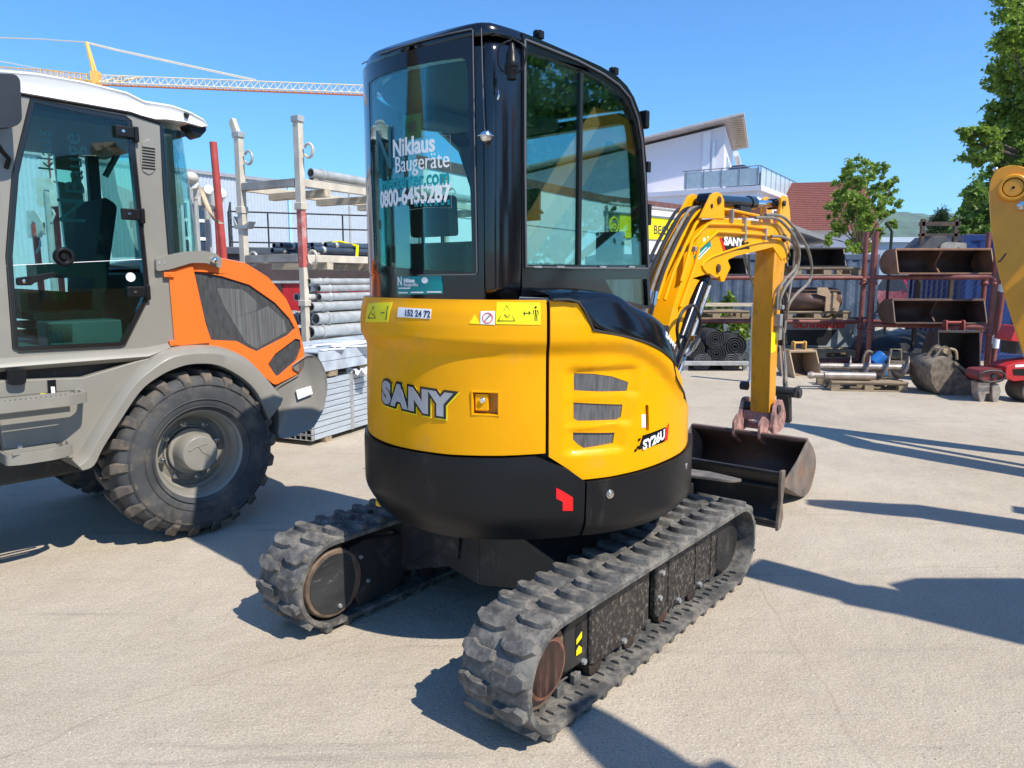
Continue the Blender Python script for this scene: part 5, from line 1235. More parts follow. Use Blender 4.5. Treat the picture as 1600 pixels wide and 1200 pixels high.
m = MB(); m.tube([GF.wor(.0, .9, 1.86), GF.wor(-.0, .92, 1.99), GF.wor(-.3, .95, 2.05), GF.wor(-.8, .95, 2.03)], .02, 6); tag(m.build('lashing_strap', YELB), 'yellow strap tied over the dark blue tubes on the rack', 'strap')
# ground stacks of pipes
pos = []
for L_, (z, r, n) in enumerate(((.98, .075, 4), (1.13, .07, 4), (1.27, .055, 3), (1.38, .045, 3), (1.48, .04, 2), (1.56, .035, 2))):
    tubes('grey_pipe', ['long grey pipe inside the scaffold rack, ' + ('bottom layer of the stack', 'second layer from the bottom', 'reddish third layer', 'fourth layer from the bottom', 'fifth layer', 'topmost layer')[L_]] * n, 'pipe', 'grey pipes stacked inside the scaffold rack', [(.06 - .0 - k * (r * 2.3), z) for k in range(n)], r, .12, 3.4, [GALT, mat('light_grey_tube', (.50, .51, .50), .5, var=.2), PINK if L_ == 2 else GALT], 1)
m = MB(); m.bx(-.95, .05, .3, .4, .82, .90); m.bx(-.95, .05, 2.6, 2.7, .82, .90); m.bx(-.02, .06, .1, 3.6, .72, .82); m.bx(-.95, -.87, .1, 3.6, .72, .82)
for k in range(4): m.bx(-.03, .05, .25 + k, .33 + k, 0, .74)
m.build('lower_frame', BEIG, rk, bevel=.005)
# bundle of light tubes end-on (upper right of the rack shelf)
tubes('light_tube', 'light grey tube in the upper bundle at the far end of the scaffold rack', 'tube', 'light grey tubes in the far bundle', [(.15 + (k % 2) * .12, 1.55 + .06 * (k // 2) + .32) for k in range(6)], .03, 2.4, 4.4, [mat('light_grey_tube', (1, 1, 1))], 1)

# galvanised grating stack with U-beams on top
SF = Frame(-1.915, 6.90, R_(24))
gs_ = fthing('grating_stack', 'strapped stack of galvanised scaffold decks with hollow open ends, right of the loader', 'deck stack', SF)
WD, LN = .95, 3.0
m = MB()
zs = [.05 + .058 * k for k in range(10)]
for k, z in enumerate(zs):
    m.bx(-WD, 0, .04, LN, z, z + .052)
m.build('deck', mat('bluish_galvanised_sheet', (.50, .56, .62), .45, metal=.35, var=.15, scale=12, stretch=(1, .3, 4)), gs_, bevel=.006)
m = MB()
for k, z in enumerate(zs):
    m.bx(-WD, 0, .0, .035, z, z + .006); m.bx(-WD, 0, .0, .035, z + .046, z + .052)
    for j in range(15): x = -WD + j * (WD - .01) / 14; m.bx(x, x + .010, .0, .035, z + .006, z + .046)
m.build('hollow_end', GALV, gs_)
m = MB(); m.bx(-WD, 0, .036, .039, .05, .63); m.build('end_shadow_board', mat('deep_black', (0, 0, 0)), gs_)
m = MB()
for y in (.62, 2.2): m.bx(.0, .006, y, y + .05, .05, .64); m.bx(-WD, .006, y, y + .05, .632, .638)
m.build('steel_strap', GALV, gs_)
m = MB()
for z in (.13, .30, .42, .55): m.prism([(1.05, z), (1.12, z), (1.085, z - .03)], 'x', .0, .004)
m.build('punched_mark', mat('deep_black', (0, 0, 0)), gs_)
m = MB()
for y in (.2, 1.4, 2.6): m.bx(-WD, .0, y, y + .1, 0, .045)
m.build('ground_batten', WOOD, gs_)
ub = fthing('beam_bundle', 'bundle of galvanised U-beams wrapped in torn white film, lying on top of the deck stack', 'beam bundle', Frame(SF.o.x, SF.o.y, SF.h))
for j in range(4):
    x1 = .02 - j * .24
    for z in (.70, .80):
        m = MB(); w = .22; prf = [(x1 - w, z), (x1, z), (x1, z + .095), (x1 - .012, z + .095), (x1 - .012, z + .012), (x1 - w + .012, z + .012), (x1 - w + .012, z + .095), (x1 - w, z + .095)]
        if z > .75: prf = [(x, 2 * z + .095 - zz) for x, zz in prf]
        m.prism(prf, 'y', .12, LN + .1); m.build('u_beam', mat('pale_blue_galvanised', (.55, .62, .70), .4, metal=.3, var=.25, scale=5), ub, bevel=.003)
m = MB()
random.seed(3)
for (x, y0, z) in ((.03, .2, .897), (-.12, .5, .902), (-.3, .3, .899), (.03, 1.4, .86)):
    pts = [(x + random.uniform(-.09, .06), y0 + k * .13, z + random.uniform(0, .012)) for k in range(11)]
    rows = [[(a + random.uniform(-.08, -.03), b, c), (a, b, c + .012), (a + random.uniform(.02, .05), b, c - .0)] for a, b, c in pts]
    m.loft(rows)
m.build('torn_film', mat('white_film', (.72, .75, .78), .35, var=.1), ub, thick=.001)
for i, (x, y, w) in enumerate(((-.05, .35, .22), (-.1, .95, .18), (-.55, .5, .25))):
    o = Frame(SF.o.x, SF.o.y, SF.h); m = MB(); m.box((x - .05, y, .67), (w, .14, .062)); ob = m.build('timber_block', WOOD, bevel=.008)
    ob.location = SF.o; ob.rotation_euler = (0, 0, -SF.h); tag(ob, 'timber block between deck stack and beams, ' + ('near the open end' if i == 0 else 'in the middle' if i == 1 else 'at the far side'), 'timber block')
def film(fr, name, label, pts, sc, seed):
    random.seed(seed); m = MB()
    for (x, y, z, s) in pts:
        rows = []
        for a in range(7):
            rows.append([(x + s * (a / 6 - .5) * 1.3 + random.uniform(-.3, .3) * s * .5, y + s * (b / 4 - .5) * .8 + random.uniform(-.3, .3) * s * .4, max(z + s * random.uniform(-.3, .35), .01)) for b in range(5)])
        m.loft(rows)
    o = m.build(name, mat('white_film', (1, 1, 1)), thick=.0015, smooth=25); o.location = fr.o; o.rotation_euler = (0, 0, -fr.h); tag(o, label, 'plastic film'); return o
film(SF, 'crumpled_film', 'crumpled white plastic film stuffed between deck stack and beams', [(.03, .75, .64, .20)], 1, 5)
film(SF, 'crumpled_film', 'torn white film heap on the ground between deck stack and yellow excavator', [(.12, 1.80, .12, .40)], 1, 9)
bp = gnd(572, 705); 
m = MB(); m.bx(-.03, .03, -.03, .03, 0, .92); o = m.build('red_post', REDP, bevel=.004); o.location = dep(576, 640, 8.3).to_2d().to_3d(); tag(o, 'short rust-red steel post just left of the yellow excavator body', 'post')
# red container behind
m = MB(); w0 = dep(395, 480, 14.2); w1 = dep(565, 480, 14.8)
RF = Frame(w0.x, w0.y, R_(0)); rc_ = fthing('red_skip', 'red steel skip with dark ribs behind the grey pipes', 'skip', RF)
m.bx(0, 2.4, 0, 1.6, .25, 1.50); m.build('skip_body', mat('bright_red_paint', (.40, .012, .018), .5, var=.15), rc_, bevel=.02)
m = MB()
for k in range(4): m.bx(.5 + k * .62, .58 + k * .62, -.04, 0, .25, 1.50)
m.build('skip_rib', mat('dark_rib', (.03, .025, .03), .6), rc_)
m = MB(); m.bx(-.05, 2.45, -.05, 1.65, 1.50, 1.54); m.build('skip_rim', GALT, rc_)

# steel props with end plates leaning in a rack, behind the loader
PLT = mat('galvanised_plate', (.62, .63, .58), .45, metal=.2, var=.15, scale=14, dirt=(.35, .24, .15), damt=.4, dscale=8)
prop_proto = None
def prop(px, py, Y, rot, tiltx, label, red=True, r=.03, plate=.13, top=None):
    P = dep(px, py, Y)
    o = thing('steel_prop', label, 'steel prop', (P.x, P.y, 0), rot, 'steel props standing behind the loader')
    m = MB(); m.tube([(0, 0, 0), (tiltx, 0, P.z)], r, 10); m.build('prop_tube', REDP if red else GALT, o)
    m = MB(); s = plate
    hole = [(.028 * cos(k * pi / 6), .028 * sin(k * pi / 6)) for k in range(12)]
    m.slab(rounded([(-s * .7, -s), (s * .7, -s), (s * .85, s * .2), (s * .3, s), (-s * .6, s)], .02), [hole], lambda a, b: (tiltx + a, -.012, P.z + b), lambda a, b: (tiltx + a, 0, P.z + b)); pl_ = m.build('head_plate', PLT, o, bevel=.002)
    m = MB(); m.box((tiltx, .04, P.z - s * .3), (.09, .08, .12)); m.tube([(tiltx, .03, P.z - .1), (tiltx + .05, .0, P.z - .2), (tiltx + .02, -.02, P.z - .28)], .014, 6); m.build('prop_nut', GALT, o, bevel=.008)
    return o
random.seed(11)
pp = [(78, 246, 7.4), (96, 262, 7.2), (70, 300, 7.0), (110, 232, 7.8), (98, 330, 7.1), (128, 300, 7.6), (225, 305, 7.2), (262, 262, 7.6), (240, 296, 7.4), (248, 330, 7.1), (270, 318, 7.4), (286, 300, 7.6), (60, 350, 7.3), (212, 335, 7.5)]
for i, (a, b, c) in enumerate(pp):
    prop(a, b, c, random.uniform(-.6, .9), random.uniform(-.1, .1), 'steel prop with a pale head plate, seen through the loader cab glass', i % 3 == 0)
for i, (a, b, c, l) in enumerate(((303, 292, 7.0, 'steel prop with a small galvanised head, first to the right of the loader rear window'), (322, 300, 7.1, 'steel prop with a round galvanised head, between the loader rear window and the red pole'), (338, 305, 6.9, 'steel prop with a lumpy galvanised head in front of the red pole'))):
    P = dep(a, b, c); o = thing('steel_prop', l, 'steel prop', (P.x, P.y, 0), .3 * i, 'steel props standing behind the loader')
    m = MB(); m.tube([(0, 0, 0), (0, 0, P.z - .05)], .028, 10); m.build('prop_tube', REDP if i == 2 else GALT, o)
    m = MB(); m.lathe([(.02, -.10), (.05, -.08), (.06, 0), (.045, .06), (.03, .07), (.03, .09), (0, .09)], (0, 0, P.z - .03), (.2, 0, 1), 12); m.lathe([(.03, 0), (.05, .01), (.05, .05), (0, .06)], (.02, -.05, P.z - .0), (.3, -1, .3), 10); m.box((.0, .02, P.z - .12), (.09, .05, .10)); m.build('prop_head', PLT, o, bevel=.008)
m = MB(); P = dep(297, 278, 6.9); m.ball((0, 0, 0), .075, sz=.75); o = m.build('round_lamp_head', mat('cream_plastic', (.55, .50, .42), .4)); o.location = P
m = MB(); m.tube([(0, 0, -.05), (0, .02, -P.z + .0)], .02); m.build('lamp_stem', GALT, o); tag(o, 'cream rounded lamp head just right of the loader rear window', 'lamp')
P = dep(333, 222, 6.6); Q = dep(349, 400, 6.6)
o = thing('red_pole', 'tall faded red steel pole standing behind the orange engine hood', 'pole', (P.x, P.y, 0))
d_ = (Q - P); base_x = d_.x / d_.z * (-P.z)
m = MB(); m.tube([(0, 0, P.z), (base_x, 0, 0)], .031, 14); m.build('pole_tube', REDP, o)
m = MB(); m.lathe([(.031, 0), (.055, .0), (.055, .02), (.04, .03), (.031, .07)], (base_x * .55, 0, P.z * .45), (0, 0, 1), 14); m.build('pole_collar', mat('orange_rust', (.42, .2, .1), .7), o)
# webbing sling on the pole
m = MB(); W3 = [dep(313, 292, 6.7), dep(320, 310, 6.5), dep(328, 330, 6.45), dep(338, 345, 6.45), dep(347, 346, 6.5)]
rows = [[p + Vector((-.028, 0, .012)), p + Vector((.022, 0, -.02))] for p in W3]; m.loft(rows); tag(m.build('webbing_sling', mat('beige_webbing', (.50, .40, .26), .8), thick=.006), 'beige webbing sling hanging over the red pole', 'sling')

# raised platform with railing, and the corrugated hall
HF = Frame(-13.4, 30.0, math.atan2(6.7, 8.3))
hall = fthing('corrugated_hall', 'long grey corrugated steel hall behind the scaffold rack', 'building', HF)
m = MB(); m.bx(-14, 0, -9, 22, 0, 5.8); m.build('wall', mat('plain_grey_wall', (.36, .40, .44), .6, var=.05), hall)
m = MB(); n = 200; rows = []; 
for k in range(n * 2 + 1):
    y = -9 + 31 * k / (2 * n); rows.append([(.02 + (.035 if (k // 1) % 2 else 0), y, .3), (.02 + (.035 if k % 2 else 0), y, 5.78)])
m.loft(rows); m.build('corrugated_cladding', mat('light_grey_cladding', (.44, .49, .54), .5, metal=.1, var=.05), hall, smooth=20)
m = MB(); m.bx(-14.1, .14, -9.1, 22.1, 5.78, 5.92); m.build('roof_edge', mat('roof_trim_grey', (.30, .31, .33), .5), hall)
m = MB()
for k in range(6): m.lathe([(.75, 0), (.55, .12), (.0, .2)], (-1.6, 2 + k * 1.6, 5.9), (0, 0, 1), 20)
m.build('roof_dome', mat('opal_dome', (.7, .72, .74), .4), hall)
def hy(px): 
    r = ray(px, 400); a = HF._pl(px, 400, HF.wor(.06, 0), HF.fx); return a.y
for (a, b, z0, z1) in ((309, 330, 2.4, 4.7), (286, 300, 2.4, 4.7)):
    y0, y1 = hy(a), hy(b); m = MB(); m.slab([(y0, z0), (y1, z0), (y1, z1), (y0, z1)], [[(y0 + .12, z0 + .12 + k * (z1 - z0 - .12) / 3), (y1 - .12, z0 + .12 + k * (z1 - z0 - .12) / 3), (y1 - .12, z0 + (k + 1) * (z1 - z0 - .12) / 3), (y0 + .12, z0 + (k + 1) * (z1 - z0 - .12) / 3)] for k in range(3)], *flatx(.12, .05)); w_ = m.build('window', WHT, hall)
    m = MB(); m.bx(.062, .07, y0 + .1, y1 - .1, z0 + .1, z1 - .1); m.build('pane', mat('dark_window_glass', (.03, .045, .07), .08, var=.1), w_)
y0 = hy(455); m = MB(); m.bx(.06, .14, y0 - .07, y0 + .07, 0, 5.7); m.build('downpipe', mat('pale_blue_pipe', (.35, .62, .75), .5), hall)
y0 = hy(548); m = MB(); m.bx(.06, .10, y0 - .04, y0 + .04, 0, 5.7); m.build('downpipe', GALT, hall)
PF = Frame(*(dep(360, 400, 20).to_2d()), R_(68))
pf = fthing('loading_platform', 'dark flat-roofed shed with a thin black railing on top, in front of the grey hall', 'shed', PF)
m = MB(); m.bx(-.0, 2.6, -.2, 6.5, 0, 2.15); m.build('wall', mat('dark_brown_cladding', (.05, .035, .035), .7, var=.2), pf)
m = MB(); m.bx(-.12, 2.7, -.35, 6.6, 2.15, 2.32); m.build('roof', mat('dark_slate_trim', (.055, .065, .08), .5), pf, bevel=.02)
m = MB()
for y in [0, 1.0, 2.0, 3.0, 4.1, 5.2, 6.3]: m.tube([(0, y, 2.3), (0, y, 3.35)], .024, 6)
for x in (1.2, 2.5): m.tube([(x, 0, 2.3), (x, 0, 3.35)], .016, 6); m.tube([(x, 6.3, 2.3), (x, 6.3, 3.35)], .016, 6)
for z in (2.55, 2.95, 3.35): m.tube([(2.5, 0, z), (0, 0, z), (0, 6.3, z), (2.5, 6.3, z)], .022, 6)
m.build('railing', mat('black_railing', (.02, .02, .025), .5), pf)

# ------------------------------------------------------------ tower crane far away
YC = 95.0
CRY = mat('crane_yellow', (.80, .48, .10), .5, var=.08); CRW = mat('crane_cream', (.78, .66, .46), .5); CRR = mat('crane_rust_red', (.50, .16, .06), .6)
cb = dep(150, 128, YC)
cr = thing('tower_crane', 'yellow and white tower crane with a long lattice jib above the loader roof', 'crane', (cb.x, cb.y, 0))
def C3(px, py, Y=YC): return dep(px, py, Y) - Vector((cb.x, cb.y, 0))
def lattice(m, A, B, w, h, n, r=.07):
    A, B = Vector(A), Vector(B); d = (B - A).normalized(); s = d.cross(Vector((0, 0, 1))).normalized() * w / 2; u = Vector((0, 0, h))
    m.tube([A - s, B - s], r, 5); m.tube([A + s, B + s], r, 5); m.tube([A + u, B + u], r, 5)
    for k in range(n):
        p = A + (B - A) * (k / n); q = A + (B - A) * ((k + .5) / n); t = A + (B - A) * ((k + 1) / n)
        for e in (-s, s): m.tube([p + e, q + u, t + e], r * .6, 4)
        m.tube([p - s, p + s], r * .6, 4)
m = MB(); lattice(m, C3(160, 130), C3(700, 152, YC - 5), 1.1, .95, 44); m.build('jib', CRW, cr)
m = MB(); lattice(m, C3(150, 128), C3(60, 118, YC + 3), 1.0, .8, 10); lattice(m, C3(60, 118, YC + 3), C3(-60, 108, YC + 8), .9, .7, 10); m.build('counter_jib', CRY, cr)
m = MB(); m.tube([C3(160, 133), C3(700, 154, YC - 5)], .11, 5); m.build('jib_rail', CRR, cr)
m = MB(); m.tube([C3(150, 128), C3(135, 66)], .22, 6); m.tube([C3(155, 128), C3(136, 66)], .14, 6); m.bx(-.45, .45, -.45, .45, cb.z - .6, cb.z + 1.2); m.tube([C3(148, 108), C3(165, 126)], .05, 4); m.build('tower_head', CRY, cr)
m = MB(); m.tube([C3(135, 66), C3(185, 78), C3(400, 125, YC - 2)], .07, 5); m.tube([C3(135, 67.5), C3(185, 80), C3(400, 127, YC - 2)], .05, 5); m.tube([C3(135, 66), C3(60, 61, YC + 3), C3(-80, 56, YC + 8)], .07, 5); m.tube([C3(100, 115, YC + 2), C3(-60, 84, YC + 8)], .06, 5)
m.tube([C3(160, 128), C3(195, 119)], .14, 5); m.tube([C3(180, 128), C3(220, 121)], .16, 5); m.build('tie_bar', CRW, cr)
m = MB(); 
for i in range(24):
    z0 = cb.z * i / 24; z1 = cb.z * (i + 1) / 24
    for sx, sy in ((-1, -1), (1, -1), (1, 1), (-1, 1)): m.tube([(sx * .6, sy * .6, z0), (sx * .6, sy * .6, z1)], .08, 4)
    m.tube([(-.6, -.6, z0), (.6, -.6, z1)], .05, 4); m.tube([(.6, .6, z0), (.6, -.6, z1)], .05, 4)
m.build('mast', CRY, cr)

# ------------------------------------------------------------ buildings on the right
WALL = mat('white_render', (.78, .76, .80), .8, var=.03, bump=.02)
WALL2 = mat('pale_lilac_render', (.70, .67, .72), .8, var=.03)
# low white hall with the yellow sign
p0 = Vector((-5.0, 11.6, 0)); pc = Vector((2.92, 24.0, 0)); p1 = Vector((5.95, 26.9, 0))
lh = thing('white_hall', 'low white hall with a brown roof edge behind the excavator cab', 'building', tuple(pc))
hA = (pc - Vector((-2.2, 16.0, 0))).normalized(); A0 = -hA * 9.0
B1 = p1 - pc
back = Vector((B1.x + 6, B1.y + 8, 0))
fp_ = [(A0.x, A0.y), (0, 0), (B1.x, B1.y), (B1.x - 4.2, B1.y + 6), (A0.x + 1.5, A0.y + 7)]
m = MB(); m.prism(fp_, 'z', 0, 3.98); m.build('wall', WALL, lh)
m = MB(); ctr = Vector((sum(p[0] for p in fp_) / 5, sum(p[1] for p in fp_) / 5))
rp = [((p[0] - ctr.x) * 1.03 + ctr.x, (p[1] - ctr.y) * 1.03 + ctr.y) for p in fp_]
m.prism(rp, 'z', 3.98, 4.20); m.build('roof', mat('red_brown_roof_edge', (.16, .07, .06), .7, var=.3), lh, bevel=.01)
nA = Vector((hA.y, -hA.x, 0)); hB = B1.normalized(); nB = Vector((hB.y, -hB.x, 0))
m = MB()
for z in (1.0, 2.0, 3.0): m.tube([A0 + nA * .004 + Vector((0, 0, z)), nA * .004 + Vector((0, 0, z))], .012, 4)
m.build('panel_joint', mat('grey_joint', (.35, .36, .36), .8), lh)
m = MB(); m.tube([Vector((0, 0, .0)) + nB * .05 + hB * .1, nB * .05 + hB * .1 + Vector((0, 0, 3.9))], .04, 8); m.tube([B1 + nB * .06 + Vector((0, 0, 0)), B1 + nB * .06 + Vector((0, 0, 3.9))], .05, 8); m.tube([nB * .25 + Vector((0, 0, 3.93)), B1 + nB * .25 + Vector((0, 0, 3.93))], .06, 8); m.build('gutter', GALT, lh)
def onB(t, z, d): return hB * t + nB * d + Vector((0, 0, z))
LBn = B1.length
sg = MB(); sg.hexa([onB(.12, 2.92, .0), onB(LBn - .35, 2.92, 0), onB(LBn - .35, 2.92, .06), onB(.12, 2.92, .06), onB(.12, 3.66, 0), onB(LBn - .35, 3.66, 0), onB(LBn - .35, 3.66, .06), onB(.12, 3.66, .06)])
sg_ = sg.build('wall_sign', mat('sign_yellow', (.93, .75, .0), .5, var=.02), lh)
m = MB(); m.hexa([onB(.14, 2.93, .06), onB(.74, 2.93, .06), onB(.74, 2.93, .066), onB(.14, 2.93, .066), onB(.14, 3.65, .06), onB(.74, 3.65, .06), onB(.74, 3.65, .066), onB(.14, 3.65, .066)]); m.build('sign_field', mat('sign_green_grey', (.12, .18, .12), .6), sg_)
m = MB(); m.tube([onB(.44 + .22 * cos(t * pi / 12), 3.29 + .24 * sin(t * pi / 12), .075) for t in range(25)], .03, 6); m.text('io', .36, lambda x, y, z: onB(.44 + x, 3.18 + y, .07 + z), off=.012); m.build('sign_logo', mat('sign_yellow', (1, 1, 1)), sg_)
m = MB(); m.text('BECK', .42, lambda x, y, z: onB(LBn - .5 + x, 3.10 + y, .064 + max(z, 0)), off=.006, align='RIGHT', sx=1.05); m.build('sign_lettering', mat('sign_dark', (.05, .06, .03), .6), sg_)
m = MB(); m.box(onB(.35, 3.80, .15), (.1, .3, .12)); m.build('wall_lamp', BLKM, lh)
# tall white building with a single-pitch roof
TF = Frame(11.7, 42.0, R_(19))
tb = fthing('white_building', 'tall white building with an overhanging single-pitch roof behind the excavator boom', 'building', TF)
m = MB(); m.prism([(-14, 0), (0, 0), (0, 9.85), (-14, 7.35)], 'y', 0, 9); m.build('wall', WALL2, tb)
m = MB(); m.prism([(-14.4, 7.45), (1.0, 10.20), (1.0, 10.34), (-14.4, 7.59)], 'y', -.9, 9.6); m.build('roof', mat('grey_roof_slab', (.42, .38, .36), .6), tb, bevel=.02)
m = MB()
for k in range(16): m.bx(.05, .95, -.7 + k * .6, -.52 + k * .6, 10.05, 10.2)
m.build('rafter', mat('pale_timber', (1, 1, 1)), tb)
m = MB(); m.bx(-1.15, -.75, -.10, 0, 0, 9.6); m.build('pilaster', WALL, tb)
m = MB(); m.bx(-.62, -.50, -.12, -.02, 0, 9.0); m.build('downpipe', WHT, tb)
for y0 in (1.5, 3.6):
    m = MB(); m.bx(.0, .06, y0, y0 + 1.3, 6.3, 8.6); w_ = m.build('window', WHT, tb); m = MB(); m.bx(.06, .07, y0 + .1, y0 + 1.2, 6.4, 8.5); m.build('pane', mat('dark_window_glass', (1, 1, 1)), w_)
m = MB(); m.cyl((.55, 1.6, 8.6), (.55, 6.2, 8.6), .16, seg=12); m.build('awning_box', WHT, tb)
RFm = Frame(12.65, 39.0, R_(33))
tr = fthing('terrace_wing', 'white two-storey wing with a glass-railed roof terrace, right of the tall white building', 'building', RFm)
m = MB(); m.bx(-6, 0, 0, 10.4, 0, 6.05); m.build('wall', WALL, tr)
m = MB(); m.bx(-6.1, .25, -.2, 10.6, 6.05, 6.3); m.build('terrace_slab', WALL2, tr)
for k in range(2):
    m = MB(); m.bx(0, .05, 3.3 + k * 3.2, 4.6 + k * 3.2, 3.9, 5.4); w_ = m.build('window', WHT, tr); m = MB(); m.bx(.05, .06, 3.4 + k * 3.2, 4.5 + k * 3.2, 4.0, 5.3); m.build('pane', mat('dark_window_glass', (1, 1, 1)), w_)
m = MB()
for k in range(11): m.bx(.12, .16, k * 1.03, k * 1.03 + .05, 6.1, 7.3)
for k in range(5): m.bx(-.0 - k * .95, .05 - k * .95, -.12, -.08, 6.1, 7.3)
m.tube([(-4, -.1, 7.3), (.14, -.1, 7.3), (.14, 10.4, 7.3)], .03, 6)
m.build('railing', mat('grey_railing', (.22, .24, .27), .5), tr)
m = MB(); m.bx(.13, .14, .05, 10.3, 6.35, 7.2); m.bx(-3.9, .1, -.105, -.095, 6.35, 7.2); m.build('railing_panel', mat('frosted_panel', (.45, .52, .56), .3, var=.1), tr)
m = MB(); m.prism([(-1.9, 6.3), (-.7, 6.3), (-.7, 7.3), (-1.0, 7.55), (-1.6, 7.55), (-1.9, 7.3)], 'y', .9, 2.0); m.bx(-.5, -.1, 1, 1.6, 6.3, 7.1); m.build('terrace_furniture', mat('dark_blue_cover', (.06, .08, .13), .6), tr)
m = MB(); m.prism([(-7, 0), (-2, 0), (-2, 2), (-7, 2)], 'z', 4.2, 4.75); o = m.build('brown_ledge', mat('dark_red_cladding', (.12, .035, .03), .7)); o.location = dep(1100, 330, 34).to_2d().to_3d(); o.location.x -= 0
m = MB(); m.prism([(-7, 0), (-2, 0), (-2, 2), (-7, 2)], 'z', 0, 4.2); m.build('ledge_wall', WALL2, o); m = MB()
tag(o, 'dark red flat canopy edge behind the boom, left of the terrace wing', 'canopy'); o.location = (dep(1150, 340, 33).x + 3.5, 33, 0)
# red tiled roof house
HFm = Frame(*(dep(1225, 420, 41).to_2d()), R_(14))
hs_ = fthing('tiled_house', 'house with a big red tiled roof and white gable behind the young maple', 'house', HFm)
m = MB(); m.bx(-3, 4.35, 0, 8, 0, 4.4); m.prism([(0, 4.4), (8, 4.4), (4, 7.0)], 'x', -3, 4.35); m.build('wall', WALL, hs_)
m = MB(); sl = 2.7 / 4.0
for s_ in (0, 1):
    y0, y1, z0, z1 = (-.5, 4, 4.1, 7.12) if s_ == 0 else (8.5, 4, 4.1, 7.12)
    n = 26
    for k in range(n):
        ya, za = y0 + (y1 - y0) * k / n, z0 + (z1 - z0) * k / n; yb, zb = y0 + (y1 - y0) * (k + 1) / n, z0 + (z1 - z0) * (k + 1) / n
        m.hexa([(-3.3, ya, za + .03), (4.6, ya, za + .03), (4.6, yb, zb), (-3.3, yb, zb), (-3.3, ya, za + .10), (4.6, ya, za + .10), (4.6, yb, zb + .04), (-3.3, yb, zb + .04)])
m.build('roof', mat('red_roof_tiles', (.21, .07, .055), .8, var=.25, scale=3.5, stretch=(6, 1, 1)), hs_)
gcp = dep(1250, 370, 30)
cn = thing('grey_canopy', 'small grey sloping canopy roof below the red tiled roof', 'canopy', (gcp.x, gcp.y, 0))
m = MB(); m.prism([(-.4, 3.75), (1.35, 3.10), (1.35, 2.98), (-.4, 3.55)], 'y', 0, 3); m.build('canopy_roof', mat('grey_sheet', (.28, .28, .29), .5), cn); m = MB(); m.bx(1.0, 1.06, .1, .16, 0, 3.0); m.bx(-.2, -.14, .1, .16, 0, 3.4); m.bx(-.3, 1.2, .2, 2.8, 2.2, 2.9); m.build('canopy_post', GALT, cn)
# far grey-blue hall
ff = dep(1380, 400, 70)
fh = thing('far_hall', 'distant grey-blue industrial hall below the wooded hills', 'building', (ff.x, ff.y, 0))
m = MB(); m.bx(-4, 10, 0, 12, 0, 4.9); m.build('wall', mat('blue_grey_cladding', (.25, .33, .42), .6, var=.1, stretch=(5, 1, .2)), fh)
m = MB(); m.prism([(-.4, 4.9), (12.4, 4.9), (6, 5.7)], 'x', -4.3, 10.3); m.build('roof', mat('pale_grey_roof', (.36, .40, .43), .6), fh)
# wooded hills
random.seed(5)
rows = []
for j in range(9):
    Yh = 1300 + j * 90; row = []
    for i in range(121):
        X = 150 + i * 13.5; t = j / 8
        base = (200 + 26 * sin(i * .045 + 1.2) + 9 * sin(i * .16) + 3 * sin(i * .7)) 
        row.append((X, Yh, 1 + base * ss(0, 1, t) * (1) + random.uniform(-2.4, 2.4) * (1 if t > 0 else 0)))
    rows.append(row)
m = MB(); m.loft(rows); tag(m.build('hills', mat('wooded_hill', (.055, .105, .05), .9, var=.5, scale=.03, bump=.0), smooth=80), kind='structure')

# ------------------------------------------------------------ blue containers, fence
BLUE = mat('bright_blue_container', (.004, .028, .15), .45, var=.12, scale=3)
SLATE = mat('slate_blue_container', (.075, .11, .17), .5, var=.2, scale=3, dirt=(.2, .22, .25), damt=.4, dscale=3)
def container(name, label, fr, w, l, h, m_, n=22):
    o = fthing(name, label, 'container', fr)
    m = MB(); m.bx(.03, w - .03, .03, l - .03, .1, h - .08); m.build('inner_wall', m_, o)
    m = MB()
    for (a, b, c, d, sgn) in ((.05, 0, w - .05, 0, 0), (.05, l, w - .05, l, 1)):
        rows = []; k_ = int((c - a) / .12)
        for k in range(k_ * 2 + 1):
            x = a + (c - a) * k / (2 * k_); off = .032 if (k // 2) % 2 else 0.004; yy = b + (off if sgn == 0 else -off); rows.append([(x, yy, .12), (x, yy, h - .1)])
        m.loft(rows)
    for xx in (0, w):
        rows = []; k_ = int(l / .12)
        for k in range(k_ * 2 + 1):
            y = .05 + (l - .1) * k / (2 * k_); off = .032 if (k // 2) % 2 else 0.004; rows.append([(xx + (off if xx == 0 else -off), y, .12), (xx + (off if xx == 0 else -off), y, h - .1)])
        m.loft(rows)
    m.build('corrugated_side', m_, o, smooth=20)
    m = MB()
    for x in (0, w - .1):
        for y in (0, l - .1): m.bx(x - .004, x + .104, y - .004, y + .104, 0, h)
    m.bx(.1, w - .1, -.004, .06, 0, .14); m.bx(.1, w - .1, -.004, .06, h - .12, h - .002); m.bx(-.004, .06, .1, l - .1, h - .12, h - .002); m.bx(w - .06, w + .004, .1, l - .1, h - .12, h - .002); m.bx(-.004, .06, .1, l - .1, 0, .14)
    m.build('corner_frame', m_, o, bevel=.006); return o
c0 = dep(1497, 500, 14.3); container('blue_container', 'bright blue shipping container behind the right-hand rack', Frame(c0.x, c0.y, R_(6)), 3.4, 2.4, 2.42, BLUE)
c1 = dep(1368, 500, 15.8); container('slate_container', 'slate-blue container with streaky corrugated side behind the left-hand rack', Frame(c1.x - 6.0, c1.y, R_(0)), 6.0, 2.4, 2.10, SLATE)
